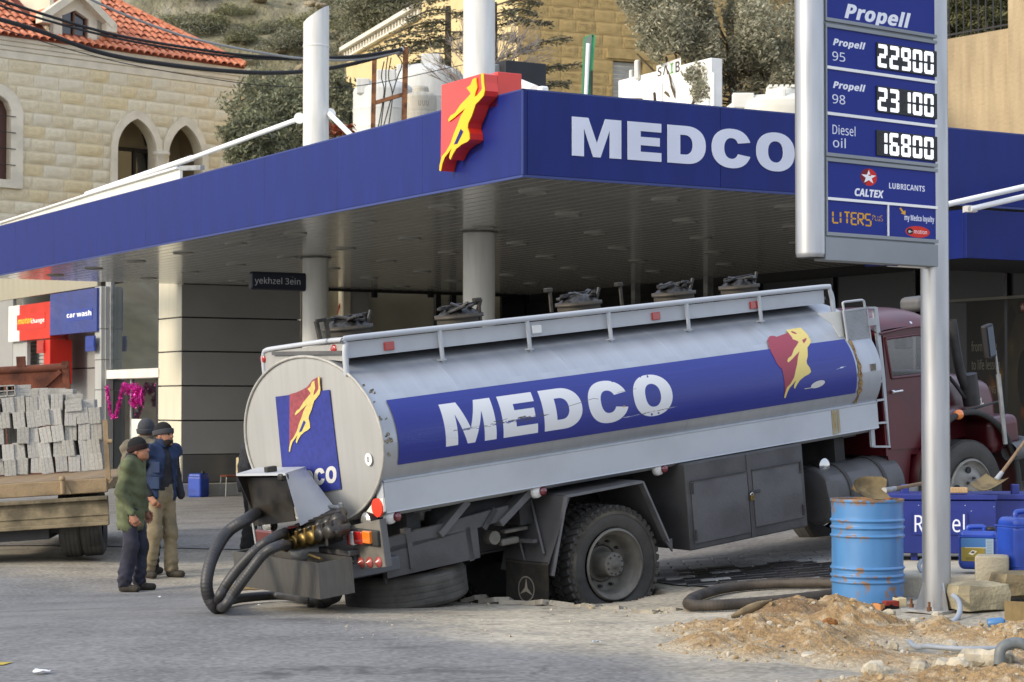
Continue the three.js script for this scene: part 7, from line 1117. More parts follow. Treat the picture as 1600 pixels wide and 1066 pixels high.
{
  const x0 = .9, x1 = 4.6, z0 = 11.2, z1 = 16.9;
  const g = grid((s, t) => { const X = lerp(x0, x1, s), Z = lerp(z1, z0, t), e = Math.min(s, 1 - s, t, 1 - t); return V(X, ground(X, Z) + (e < .01 ? -.05 : moundH(X, Z)), -Z); }, 250, 330, { color: (p) => { const n = fbm(p.x * 3, p.z * 3, 101, 4), f = fbm(p.x * 14, p.z * 14, 103, 3), q = fbm(p.x * 1.1 + 5, p.z * 1.3, 107, 3); let c = mix3([.27, .165, .07], [.40, .28, .14], n); c = mix3(c, [.47, .38, .25], sst(.5, .75, f) * .8); c = mix3(c, [.20, .12, .055], sst(.56, .7, q) * .8); c = mix3(c, [.50, .45, .34], sst(.06, .0, moundH(p.x, -p.z)) * .7); return c; } });
  tag(mk('soil', g, mat({ c: '#d8d8d8', d: '#ffffff', f: FB, s: .25, r: 1, b: .006, bs: .12, v: true })), 'mound of dug yellow-brown soil spread before the price sign', 'soil', null, 'stuff');
  // crumbs, pebbles and rubble too many to count
  seed(19); const base = new THREE.IcosahedronGeometry(1, 1), pp = base.attributes.position; for (let i = 0; i < pp.count; i++) { const v = V(pp.getX(i), pp.getY(i), pp.getZ(i)); const k = .72 + .5 * vnoise(v.x * 2 + 7, v.y * 2 + v.z * 1.7 + 9, 5); pp.setXYZ(i, v.x * k, v.y * k * .7, v.z * k); } base.computeVertexNormals();
  const spots = []; let guard = 0; while (spots.length < 1700 && guard++ < 60000) { const X = rnd(.3, 4.7), Z = rnd(11.4, 17.4), h = moundH(X, Z), dens = h > 0 ? .9 : .05 * sst(.6, 2, X); if (rnd() > dens) continue; spots.push([X, Z, Math.max(0, h)]); }
  const im = new THREE.InstancedMesh(triUV(base), mat({ c: [.9, .9, .9], r: 1 }), spots.length), mx = new THREE.Matrix4(), cc = new THREE.Color();
  spots.forEach(([X, Z, h], i) => { const s = .003 + .017 * Math.pow(rnd(), 4.5) + (X > 3.2 && Z < 14 ? .016 * Math.pow(rnd(), 2) : 0); mx.compose(V(X, ground(X, Z) + h + s * .3, -Z), new THREE.Quaternion().setFromEuler(new THREE.Euler(rnd(0, 6), rnd(0, 6), rnd(0, 6))), V(s, s * rnd(.6, 1), s * rnd(.7, 1.2))); im.setMatrixAt(i, mx); const k = rnd(); const c = k < .62 ? mix3([.27, .18, .085], [.40, .29, .16], rnd()) : k < .9 ? mix3([.36, .31, .22], [.52, .47, .38], rnd()) : [.22, .2, .19]; im.setColorAt(i, cc.setRGB(...c)); });
  im.name = 'rubble'; im.castShadow = im.receiveShadow = true; scene.add(im); tag(im, 'small stones and crumbs strewn over the dug soil', 'rubble', null, 'stuff');
  // stones one can pick out
  const st = [[1075, 1000, .055, 'pale stone at the left tip of the dirt mound'], [1135, 1003, .05, 'white pebble on the left of the dirt mound'], [1310, 945, .13, 'rough yellow clod on the ridge just left of the drum'], [1298, 998, .10, 'dark brown clod in the middle of the dirt mound'], [1390, 962, .085, 'blue-white plastic-wrapped stone left of the pole foot'], [1375, 968, .12, 'grey lump at the back of the dirt near the drum'], [1368, 1055, .13, 'flat white stone at the bottom edge of the dirt'], [1485, 1018, .13, 'pale round stone just above the grey pipe'], [1475, 1055, .13, 'white angular stone below the grey pipe'], [1520, 1048, .17, 'large pale stone under the middle of the grey pipe'], [1545, 1050, .13, 'grey hollow stone under the end of the grey pipe'], [1570, 1048, .12, 'pale blocky stone right of the hollow stone'], [1440, 1060, .10, 'small pale stone at the bottom left of the stone heap'], [1500, 1064, .12, 'tan stone at the very bottom edge, middle of the heap'], [1395, 1023, .08, 'small pale stone left of the pipe bend'], [1465, 968, .09, 'small pale stone behind the bent grey pipe'], [1430, 975, .07, 'small grey stone in front of the pole plate'], [1540, 985, .08, 'pale stone beside the board at the right']];
  st.forEach(([px, py, s, label], i) => { const p = groundHit(px, py), y = soilY(p.x, -p.z); const g = lump(s, s * rnd(.55, .8), s * rnd(.7, 1), i + 11, 5, .42, true).rotateX(rnd(-.5, .5)).rotateY(rnd(0, 6)).translate(p.x, y + s * .2, p.z); tag(mk('stone', g, i === 3 ? M.clod ??= mat({ c: '#6b4420', d: '#8a5c2c', f: FB, s: .2, r: 1 }) : i === 2 ? M.clod2 ??= mat({ c: '#a5824c', d: '#c8a870', f: FB, s: .2, r: 1 }) : M.stonePale), label, 'stone', 'stones strewn on the dirt'); });
  const bits = [[1392, 952, .12, '#7a2a20', 'dark red broken brick beside the pole plate'], [1372, 955, .10, '#b07a4c', 'orange broken brick left of the red one'], [1406, 948, .13, '#b5a888', 'pale timber block against the pole plate']];
  for (const [px, py, s, c, label] of bits) { const p = groundHit(px, py), y = soilY(p.x, -p.z); tag(mk('brick_fragment', rbox(s, s * .6, s * .6, .01).rotateY(px).translate(p.x, y + s * .25, p.z), mat({ c, d: c, s: .3, r: .95 })), label, 'brick'); }
}
// grey conduit, hose, sticks, litter
{
  const S3 = (px, py, up = .02) => { const p = groundHit(px, py); p.y = soilY(p.x, -p.z) + up; return p; };
  const pv = mat({ c: '#7f8791', d: '#8f97a0', f: FA, s: .4, r: .5 });
  const P = (x, y, d) => at(x, y, d);
  const f0 = groundHit(1450, 1032), dd = -f0.z - .05; tag(mk('conduit', tube([[1420, 1011], [1432, 1020], [1452, 1027], [1500, 1031], [1545, 1030.5], [1584, 1028.5]].map(([x, y], i) => { const q = S3(x, y, .035); return i > 1 ? q.setY(S3(1452, 1027, .05).y + (q.x - S3(1452, 1027).x) * .02) : q; }), .017, 60, 12), pv), 'long grey plastic pipe lying across the stones at bottom right', 'pipe');
  tag(mk('conduit', tube([P(1490, 931, 15.35), P(1498, 940, 15.25), P(1500, 955, 15.1), P(1494, 968, 15.0), P(1478, 980, 14.9), P(1466, 992, 14.9)], .021, 40, 12), pv), 'short bent grey pipe curling down by the foot of the sign pole', 'pipe');
  tag(mk('conduit', tube([P(1440, 876, 17.2), P(1436, 884, 17.1), P(1440, 893, 17.0), P(1447, 899, 16.9)], .017, 24, 10), pv), 'short grey pipe looping out behind the left of the sign pole', 'pipe');
  const hz = (x, y, d) => at(x, y, d), bh = mat({ c: '#2f2b26', d: '#474038', f: FA, s: .3, r: .7 });
  const gh = (px, py, up) => { const p = groundHit(px, py); p.y = ground(p.x, -p.z) + up; return p; };
  const hosePts = [[1330, 916], [1290, 915], [1240, 915], [1190, 917], [1140, 922], [1100, 932], [1078, 943], [1082, 951], [1110, 951], [1150, 949], [1200, 945], [1250, 940], [1330, 930]].map(([x, y]) => gh(x, y + 6, .055)); void hz;
  tag(mk('hose', RIB(new THREE.CatmullRomCurve3(hosePts), .046), bh), 'thick brown-black hose doubled back on the ground left of the drum', 'hose');
  tag(mk('cloth_bundle', [grid((s, t) => { const a = t * 6.2832, k = .028 * Math.sin(Math.min(1, s * 1.05 + .02) * Math.PI) + .012; const b = S3(1143, 968, .02).lerp(S3(1206, 962, .03), s); return V(b.x, b.y + k * Math.sin(a), b.z + k * Math.cos(a)); }, 20, 12)], mat({ c: '#6a5a42', d: '#857457', f: FA, s: .2, r: .95 })), 'brown rolled rag lying on the dirt below the hose', 'rag');
  tag(mk('stick', rod(S3(1204, 966, .02), S3(1252, 940, .05), .013, .008), mat({ c: '#8a7350', d: '#a58c64', f: FS, s: .2, r: .9 })), 'broken wooden stick pointing up right from the rag', 'stick');
  tag(mk('stick', rod(S3(1222, 972, .02), S3(1246, 954, .03), .010, .008), mat({ c: '#8a7350', d: '#a58c64', f: FS, s: .2, r: .9 })), 'short stick crossing beside the longer broken stick', 'stick');
  const b0 = S3(1572, 972, .08), b1 = S3(1615, 996, .06); tag(mk('board_offcut', bar(b0, b1, .02, .14, V(0, 1, .3)), mat({ c: '#6b5a38', d: '#87734a', f: FS, s: .3, r: .85 })), 'dark brown board offcut at the right edge of the dirt', 'board');
  const pf = S3(1592, 1052, .05); tag(mk('pipe_fitting', [tube([pf.clone().add(V(-.12, -.04, 0)), pf.clone().add(V(-.1, .06, 0)), pf.clone().add(V(0, .09, 0)), pf.clone().add(V(.12, .04, .02))], .035, 30, 12)], mat({ c: '#4f5456', d: '#666b6c', s: .3, r: .5 })), 'dark grey bent pipe fitting in the bottom right corner', 'pipe');
  const cb = S3(1540, 992, .05); tag(mk('bottle_end', along(lathe([[0, -.06], [.035, -.06], [.038, .04], [.02, .06], [0, .06]], 16), cb, cb.clone().add(V(.15, .01, .02))), mat({ c: '#3f6fa0', r: .4 })), 'crushed blue plastic bottle end beside the pale stones', 'bottle');
  const lit = (px, py, w, label, c = '#d8d8d8') => { const p = groundHit(px, py), y = ground(p.x, -p.z); tag(mk('litter', grid((s, t) => V(p.x + (s - .5) * w, y + .012 + .022 * fbm(s * 3 + px, t * 3, 7, 3), p.z + (t - .5) * w * .8), 8, 6), mat({ c, r: .7 })), label, 'litter'); };
  lit(65, 1054, .10, 'crumpled white paper scrap at the bottom left of the street'); lit(402, 950, .045, 'small white scrap on the street below the hose'); lit(932, 1008, .06, 'pale flat scrap on the dusty street before the wheel', '#b8c0c4'); lit(249, 936, .03, 'tiny white scrap on the street beside the boots');
  seed(29); const lip = []; for (let i = 0; i < 34; i++) { const px = rnd(735, 1045), py = px < 860 ? lerp(936, 944, (px - 735) / 125) : lerp(944, 957, (px - 860) / 185), p = groundHit(px, py + rnd(-2, 5)), s = rnd(.015, .05) * (rnd() < .15 ? 2 : 1); lip.push(lump(s, s * .6, s * .8, i + 40, 4, .45, true).rotateX(rnd(-.6, .6)).rotateY(rnd(0, 6)).translate(p.x, ground(p.x, -p.z) + s * .15, p.z)); } tag(mk('broken_edge', lip, mat({ c: '#857a64', d: '#a59a80', f: FB, s: .3, r: .95 })), 'crumbled pavement pieces along the rim of the hole', 'rubble', null, 'stuff');
  // slabs of the street crust broken off and tipped into the hole
  seed(37); const cr = mat({ c: [.20, .19, .17], d: [.34, .31, .25], f: FA, s: .4, r: .95, b: .004, bs: .3 });
  ['beside the spare wheel', 'left of the mud flap', 'below the mud flap', 'between flap and tyre', 'in front of the tyre tread', 'under the wheel rim', 'in front of the wheel hub', 'right of the sunk tyre', 'behind the sunk tyre, furthest right'].forEach((w, i) => { const px = [745, 778, 812, 846, 876, 915, 955, 1010, 1046][i], py = [937, 941, 943, 945, 946, 948, 952, 957, 954][i], p = groundHit(px, py), n = 6, R = rnd(.12, .20), pts = [...Array(n)].map((_, k) => { const a = k / n * 6.283 + rnd(-.3, .3), q = R * rnd(.65, 1.1); return V(q * Math.cos(a), 0, q * Math.sin(a)); }); const g = plateTo(pts, .045, V(0, -1, 0)).rotateX(-rnd(.12, .45)).rotateY(rnd(-.5, .5)).translate(p.x, groundBase(p.x, -p.z) + .012, p.z - .02); tag(mk('asphalt_slab', g, cr), 'broken slab of street crust tipped towards the hole, ' + w, 'asphalt slab', null, 'thing'); });
  const tb = [[1310, 926], [330, 930]].map(([x, y]) => groundHit(x, y)); const tp = tb[1]; tag(mk('timber_plank', rbox(1.1, .05, .12, .008, tp.x + .55, ground(tp.x, -tp.z) + .03, tp.z - .6, 0, .03, 0), mat({ c: '#7d6a4c', d: '#98845f', f: FS, s: .4, r: .85 })), 'flat timber plank on the street behind the hose loop', 'plank');
  seed(23); const gr = []; for (let i = 0; i < 220; i++) { const px = rnd(500, 1080), py = 940 + 60 * Math.pow(rnd(), 1.5) + (px > 800 ? 8 : 0), p = groundHit(px, py); const s = rnd(.003, .009) * (rnd() < .06 ? 2.2 : 1); gr.push(new THREE.TetrahedronGeometry(s, 0).rotateX(rnd(0, 6)).rotateY(rnd(0, 6)).translate(p.x, ground(p.x, -p.z) + s * .3, p.z)); } tag(mk('gravel', gr, M.stonePale), 'loose grit scattered on the dusty street beside the hole', 'gravel', null, 'stuff');
}
// under the canopy at the back: jerrycan and chair against the dark wall
{
  const p = C.wor(C.hit(310, 780, 'z', uA + .45)); p.y = ground(p.x, -p.z); const t = jerrycan('plastic_drum', 'blue plastic canister standing against the dark panelled wall', p, .37, .6, .34, -.5, false, true); t.userData.category = 'canister';
  const q = C.wor(C.hit(362, 780, 'z', uA + .5)); q.y = ground(q.x, -q.z); const c = thing('chair', 'small cream chair with metal legs by the dark wall, left of the tanker', 'chair', q, null, .5), cm = mat({ c: '#c2b48c', d: '#cfc29c', s: .5, r: .5 });
  for (const [x, z, k] of [[-.19, .17, 1], [.19, .17, 1], [-.19, -.17, 1], [.19, -.17, 1]]) mk('leg', rod(V(x * 1.15, 0, z * 1.15), V(x, .44, z), .014), M.galv, c); mk('seat', rbox(.44, .04, .42, .02, 0, .46, 0), mat({ c: '#6a3a2a', r: .5 }), c); mk('backrest', [rbox(.06, .42, .40, .02, .2, .66, 0), bar(V(.2, .4, .17), V(.22, .86, .17), .03, .03, V(0, 0, 1)), bar(V(.2, .4, -.17), V(.22, .86, -.17), .03, .03, V(0, 0, 1))], cm, c);
}
// ================================================================ PEOPLE
// surface nets: a smooth mesh of where f(p) = 0 inside a box, with cells of size c
function nets(f, lo, hi, c) {
  const n = [0, 1, 2].map((k) => Math.ceil((hi[k] - lo[k]) / c) + 1), [nx, ny, nz] = n, val = new Float32Array(nx * ny * nz), id = (i, j, k) => (k * ny + j) * nx + i;
  for (let k = 0; k < nz; k++) for (let j = 0; j < ny; j++) for (let i = 0; i < nx; i++) val[id(i, j, k)] = f(lo[0] + i * c, lo[1] + j * c, lo[2] + k * c);
  const cell = new Int32Array(nx * ny * nz).fill(-1), pos = [], E = [[0, 1], [0, 2], [0, 4], [1, 3], [1, 5], [2, 3], [2, 6], [3, 7], [4, 5], [4, 6], [5, 7], [6, 7]], idx = [];
  for (let k = 0; k < nz - 1; k++) for (let j = 0; j < ny - 1; j++) for (let i = 0; i < nx - 1; i++) {
    const v = []; let m = 0; for (let q = 0; q < 8; q++) { v[q] = val[id(i + (q & 1), j + ((q >> 1) & 1), k + (q >> 2))]; if (v[q] < 0) m |= 1 << q; } if (m === 0 || m === 255) continue;
    let x = 0, y = 0, z = 0, s = 0; for (const [a, b] of E) if ((v[a] < 0) !== (v[b] < 0)) { const t = v[a] / (v[a] - v[b]); x += lerp(a & 1, b & 1, t); y += lerp((a >> 1) & 1, (b >> 1) & 1, t); z += lerp(a >> 2, b >> 2, t); s++; }
    cell[id(i, j, k)] = pos.length / 3; pos.push(lo[0] + (i + x / s) * c, lo[1] + (j + y / s) * c, lo[2] + (k + z / s) * c);
  }
  const quad = (a, b, d, e, flip) => { if (a < 0 || b < 0 || d < 0 || e < 0) return; flip ? idx.push(a, d, b, b, d, e) : idx.push(a, b, d, b, e, d); };
  for (let k = 1; k < nz - 1; k++) for (let j = 1; j < ny - 1; j++) for (let i = 1; i < nx - 1; i++) {
    const a = val[id(i, j, k)] < 0;
    if (a !== val[id(i + 1, j, k)] < 0) quad(cell[id(i, j - 1, k - 1)], cell[id(i, j, k - 1)], cell[id(i, j - 1, k)], cell[id(i, j, k)], !a);
    if (a !== val[id(i, j + 1, k)] < 0) quad(cell[id(i - 1, j, k - 1)], cell[id(i, j, k - 1)], cell[id(i - 1, j, k)], cell[id(i, j, k)], a);
    if (a !== val[id(i, j, k + 1)] < 0) quad(cell[id(i - 1, j - 1, k)], cell[id(i, j - 1, k)], cell[id(i - 1, j, k)], cell[id(i, j, k)], !a);
  }
  const g = new THREE.BufferGeometry(); g.setAttribute('position', new THREE.Float32BufferAttribute(pos, 3)); g.setIndex(idx); g.computeVertexNormals(); g.setAttribute('uv', new THREE.Float32BufferAttribute(new Float32Array(pos.length / 3 * 2), 2)); return g;
}
const capD = (x, y, z, a, b, ra, rb) => { const bx = b[0] - a[0], by = b[1] - a[1], bz = b[2] - a[2], px = x - a[0], py = y - a[1], pz = z - a[2], t = clamp((px * bx + py * by + pz * bz) / (bx * bx + by * by + bz * bz)); return Math.hypot(px - t * bx, py - t * by, pz - t * bz) - lerp(ra, rb, t); };
const ellD = (x, y, z, c, r) => { const k = Math.hypot((x - c[0]) / r[0], (y - c[1]) / r[1], (z - c[2]) / r[2]); return (k - 1) * Math.min(...r); };
const smin = (a, b, k) => { const h = Math.max(0, k - Math.abs(a - b)) / k; return Math.min(a, b) - h * h * k * .25; };
const union = (l, k) => (x, y, z) => { let d = 1e9; for (const f of l) d = smin(d, f(x, y, z), k); return d; };
const cap = (a, b, ra, rb) => (x, y, z) => capD(x, y, z, a, b, ra, rb);
const el = (c, r) => (x, y, z) => ellD(x, y, z, c, r);
const folds = (amp, s, f = 1) => (x, y, z) => amp * (1.5 * Math.abs(fbm(x * 9 * f + s + y * 6, y * 9 * f - z * 7 + s, 33, 3) - .5) * 2 - .35 + .7 * (fbm(x * 4 + s, y * 4 + z * 4, 35, 2) - .5));
M.skin = mat({ c: '#8d5f48', d: '#a37258', f: FA, s: .2, r: .6 });
// x forward, y up, z to the person's right; J: joints
function person(label, pos, turn, o) {
  const t = thing('person', label, 'person', pos, o.group, turn), h = o.h || 1.7, k = h / 1.7, S = (a) => a.map((v) => v * k), J = {}; for (const n in o.j) J[n] = S(o.j[n]);
  const R = (v) => v * k, hd = J.head, tilt = o.tilt || 0;
  // head: skull, jaw, nose, brow, ears, on its own fine grid, then joined with the body into one mesh
  const hr = (x, y, z) => { const c = Math.cos(tilt), s = Math.sin(tilt), c2 = Math.cos(o.yaw || 0), s2 = Math.sin(o.yaw || 0); let a = x - hd[0], b = y - hd[1], d = z - hd[2]; const a1 = a * c2 - d * s2, d1 = a * s2 + d * c2; a = a1 * c - b * s; b = a1 * s + b * c; return [a / k, b / k, d1 / k]; };
  const headF = (x, y, z) => { const [a, b, d] = hr(x, y, z); let q = ellD(a, b, d, [-.012, .035, 0], [.098, .098, .078]); q = smin(q, ellD(a, b, d, [.028, -.045, 0], [.066, .072, .056]), .05); q = smin(q, capD(a, b, d, [.088, .022, 0], [.108, -.016, 0], .010, .016), .018); q = smin(q, capD(a, b, d, [.082, .034, -.035], [.082, .034, .035], .012, .012), .02); q = smin(q, capD(a, b, d, [.078, -.052, -.018], [.078, -.052, .018], .012, .012), .015); q = smin(q, ellD(a, b, d, [.072, -.090, 0], [.022, .02, .026]), .025); q = smin(q, ellD(a, b, d, [-.005, .0, .078], [.02, .034, .012]), .012); q = smin(q, ellD(a, b, d, [-.005, .0, -.078], [.02, .034, .012]), .012); for (const e of [-1, 1]) q = Math.max(q, -ellD(a, b, d, [.094, .014, e * .032], [.016, .011, .018])); return q * k; };
  const nk = [hd[0] - .02 * k, hd[1] - .04 * k, hd[2]], ch = J.chest;
  const headG = nets((x, y, z) => smin(headF(x, y, z), capD(x, y, z, nk, [ch[0] - .0, ch[1] + R(.14), ch[2]], R(.056), R(.064)), .03), [hd[0] - R(.16), hd[1] - R(.24), hd[2] - R(.14)], [hd[0] + R(.17), hd[1] + R(.19), hd[2] + R(.14)], R(.0075));
  // hands: palm, four fingers of different lengths, thumb from the side
  const hand = (w, e, side, curl) => { const d = V(...w).sub(V(...e)).normalize(), out = V(0, 0, side), n = d.clone().cross(out).normalize(), P = (a, b, c) => { const p = V(...w).addScaledVector(d, a * k).addScaledVector(n, b * k).addScaledVector(out, c * k); return [p.x, p.y, p.z]; }; const l = [cap(P(0, 0, 0), P(.085, 0, 0), .026 * k, .030 * k), cap(P(.02, -.018, .0), P(.085, -.028, 0), .018 * k, .016 * k), cap(P(.02, .018, 0), P(.085, .028, 0), .018 * k, .016 * k)]; [[-.034, .062], [-.012, .074], [.012, .070], [.034, .056]].forEach(([b, L]) => { const m = P(.085 + L * .55, b * 1.05, -.012 * curl), q = P(.085 + L * .9, b * 1.0, -.045 * curl); l.push(cap(P(.08, b, 0), m, .0105 * k, .0095 * k), cap(m, q, .0095 * k, .008 * k)); }); const tm = P(.055, .055, -.014); l.push(cap(P(.015, .026, 0), tm, .013 * k, .011 * k), cap(tm, P(.095, .058, -.03), .011 * k, .009 * k)); const F_ = union(l, .010); const c = P(.08, 0, -.01); return nets(F_, c.map((v) => v - .15 * k), c.map((v) => v + .15 * k), .0065 * k); };
  const limbs = [cap(J.pelvis, ch, R(.095), R(.10)), cap(J.hipL, J.kneeL, R(.075), R(.05)), cap(J.kneeL, J.ankL, R(.05), R(.035)), cap(J.hipR, J.kneeR, R(.075), R(.05)), cap(J.kneeR, J.ankR, R(.05), R(.035)), cap(J.shL, J.elL, R(.045), R(.036)), cap(J.elL, J.wrL, R(.036), R(.026)), cap(J.shR, J.elR, R(.045), R(.036)), cap(J.elR, J.wrR, R(.036), R(.026)), cap(J.ankL, J.toeL, R(.03), R(.025)), cap(J.ankR, J.toeR, R(.03), R(.025)), cap([ch[0], ch[1] + R(.1), ch[2]], nk, R(.06), R(.05))];
  const body = [nets(union(limbs, .04), [-.6 * k, 0, -.45 * k], [.6 * k, hd[1] - .02, .45 * k], R(.022)), headG]; for (const q of o.hands || []) body.push(hand(J['wr' + q], J['el' + q], q === 'R' ? 1 : -1, 1));
  mk('body', body, o.skin || M.skin, t);
  const gl = []; for (const e of [-1, 1]) { const c = Math.cos(-tilt), s = Math.sin(-tilt); let a = .088, b = .014; const a2 = a * c - b * s, b2 = a * s + b * c, c2 = Math.cos(-(o.yaw || 0)), s2 = Math.sin(-(o.yaw || 0)), d = e * .032; gl.push(ball(.009 * k, V(hd[0] + (a2 * c2 - d * s2) * k, hd[1] + b2 * k, hd[2] + (a2 * s2 + d * c2) * k), 8)); } mk('eyes', gl, M.dark, t);
  // trousers
  const sp = (a, b) => a.map((v, i) => v + b[i]), tr = [cap(sp(J.pelvis, [0, R(.08), 0]), J.pelvis, R(.145), R(.15)), cap(J.hipL, J.kneeL, R(.098), R(.076)), cap(J.kneeL, sp(J.ankL, [-.01, .02, 0]), R(.078), R(.074)), cap(J.hipR, J.kneeR, R(.098), R(.076)), cap(J.kneeR, sp(J.ankR, [-.01, .02, 0]), R(.086), R(.082))], fo = folds(.014, o.seed || 1), trU = union(tr, .05);
  const cuff = (x, y, z) => Math.max(trU(x, y, z) + fo(x, y * 1.6, z) + .007 * Math.sin(y * 70 + Math.sin(x * 40) * 2) * sst(.45 * k, .1 * k, y), (o.cuff ?? .055) * k - y);
  mk('trousers', nets(cuff, [-.45 * k, 0, -.4 * k], [.5 * k, J.pelvis[1] + R(.26), .4 * k], R(.016)), o.trousers, t);
  // boots
  for (const q of ['L', 'R']) { const a = J['ank' + q], b = J['toe' + q], f = union([cap(sp(a, [0, R(.02), 0]), sp(a, [0, -.03, 0]), R(.052), R(.05)), cap(sp(a, [-R(.025), -a[1] + R(.042), 0]), [b[0], R(.04), b[2]], R(.046), R(.04))], .04), F2 = (x, y, z) => Math.max(f(x, y, z), R(.004) - y); mk('boot', nets(F2, [Math.min(a[0], b[0]) - R(.12), -.01, Math.min(a[2], b[2]) - R(.1)], [Math.max(a[0], b[0]) + R(.12), a[1] + R(.1), Math.max(a[2], b[2]) + R(.1)], R(.010)), o.boots, t); }
  // jacket
  const mid = J.pelvis.map((v, i) => lerp(v, ch[i], .45)), belly = o.belly ?? 1;
  const tor = [cap(sp(J.pelvis, [0, -R(Math.max(.02, (o.hem ?? .08) - .06)), 0]), J.pelvis, R(.165), R(.158)), cap(J.pelvis, mid, R(.155), R(.158 * belly)), cap(mid, ch, R(.158 * belly), R(.165)), cap(J.shL, J.shR, R(.085), R(.085)), cap(sp(ch, [0, R(.1), 0]), [ch[0], ch[1] + R(.16), ch[2]], R(.1), R(.07))], arms = [cap(J.shL, J.elL, R(.070), R(.058)), cap(J.elL, sp(J.wrL, [0, .02, 0]), R(.058), R(.046)), cap(J.shR, J.elR, R(.070), R(.058)), cap(J.elR, sp(J.wrR, [0, .02, 0]), R(.058), R(.046))];
  const fj = folds(.015, (o.seed || 1) + 4), tU = union(tor, .07), aU = union(arms, .04), hem = J.pelvis[1] - R(o.hem ?? .08);
  const flat = (x, y, z) => { const zz = (z - ch[2]) / 1.18 + ch[2], xx = (x - lerp(J.pelvis[0], ch[0], clamp((y - J.pelvis[1]) / (ch[1] - J.pelvis[1])))) * 1.12 + lerp(J.pelvis[0], ch[0], clamp((y - J.pelvis[1]) / (ch[1] - J.pelvis[1]))); return Math.max(tU(xx, y, zz), hem - y); };
  const jk = (x, y, z) => smin(flat(x, y, z), o.vest ? 1e3 : aU(x, y, z), .05) + fj(x, y, z) + .004 * Math.sin(y * 55 + x * 25);
  const neckCut = (x, y, z) => Math.max(jk(x, y, z), -capD(x, y, z, [ch[0], ch[1] + R(.13), ch[2]], [ch[0] + .02, ch[1] + R(.35), ch[2]], R(.062), R(.075)));
  const B0 = [-.5 * k, hem - .12, -.5 * k], B1 = [.55 * k, ch[1] + R(.30), .5 * k]; B0[1] = Math.min(hem, J.wrL[1], J.wrR[1]) - .06;
  const open = o.open ? (f) => (x, y, z) => Math.max(f(x, y, z), -Math.max(Math.abs(z - ch[2] - .03 * k) - R(.035 + .07 * sst(ch[1] + .1, hem, y)), ch[0] - .02 - x)) : (f) => f;
  mk('jacket', nets(open(neckCut), B0, B1, R(.014)), o.jacket, t);
  if (o.vest || o.open) mk('sweater', nets((x, y, z) => smin(flat(x, y, z) + R(.02), aU(x, y, z) + R(.003), .04) + fj(x, y, z) * .8, B0, B1, R(.015)), o.sweater, t);
  // collar
  mk('collar', nets((x, y, z) => Math.max(Math.abs(capD(x, y, z, [ch[0], ch[1] + R(.14), ch[2]], [ch[0] + R(.015), ch[1] + R(.22), ch[2]], R(.085), R(.078))) - R(.010), ch[1] + R(.15) - y - .2 * (x - ch[0]), y - ch[1] - R(.235)), [ch[0] - .2, ch[1] + .05, ch[2] - .2], [ch[0] + .2, ch[1] + R(.3), ch[2] + .2], R(.009)), o.collar || o.jacket, t);
  // woollen hat with a turned-up brim
  const cu = o.brim ?? .03, hat = (x, y, z) => { const [a, b, d] = hr(x, y, z); let q = ellD(a, b, d, [-.014, .055, 0], [.112, .108, .092]); q = Math.max(q, cu - b + .18 * a * .3); return (q + .0016 * Math.sin(Math.atan2(d, a) * 40)) * k; };
  mk('woollen_hat', nets(hat, [hd[0] - R(.17), hd[1] - R(.06), hd[2] - R(.15)], [hd[0] + R(.17), hd[1] + R(.22), hd[2] + R(.15)], R(.008)), o.hat, t);
  mk('hat_brim', nets((x, y, z) => { const [a, b, d] = hr(x, y, z); const q = Math.abs(ellD(a, b, d, [-.013, .055, 0], [.116, .14, .096])) - .010; return Math.max(q, cu - .012 - b + .05 * a, b - cu - .045 - .05 * a) * k; }, [hd[0] - R(.17), hd[1] - R(.08), hd[2] - R(.15)], [hd[0] + R(.17), hd[1] + R(.18), hd[2] + R(.15)], R(.008)), o.brimM || o.hat, t);
  if (o.beard) mk('beard', nets((x, y, z) => { const [a, b, d] = hr(x, y, z); let q = ellD(a, b, d, [.030, -.062, 0], [.072, .070, .062]); q = Math.max(q, b + .012 + .35 * Math.max(0, a - .06) - (a < .05 ? .03 : 0), -ellD(a, b, d, [.1, -.045, 0], [.02, .010, .022])); return (q + .004 * (fbm(a * 60, b * 60 + d * 40, 3, 2) - .5)) * k; }, [hd[0] - R(.12), hd[1] - R(.17), hd[2] - R(.12)], [hd[0] + R(.15), hd[1] + R(.08), hd[2] + R(.12)], R(.007)), o.beard, t);
  if (o.pockets) for (const [x, y, z, w, hh] of o.pockets) mk('pocket', rbox(w * k, hh * k, .02, .008, x * k, y * k, z * k, 0, .25, 0), o.jacket, t);
  return t;
}
const stand = { pelvis: [0, .93, 0], chest: [.02, 1.30, 0], head: [.06, 1.565, 0], hipL: [0, .90, -.09], hipR: [0, .90, .09], kneeL: [.05, .49, -.10], kneeR: [.02, .49, .11], ankL: [.02, .09, -.11], ankR: [-.04, .09, .12], toeL: [.15, .03, -.13], toeR: [.10, .03, .15], shL: [.01, 1.395, -.165], shR: [.01, 1.395, .165], elL: [-.02, 1.12, -.25], elR: [-.03, 1.12, .25], wrL: [.08, .88, -.24], wrR: [.08, .88, .24] };
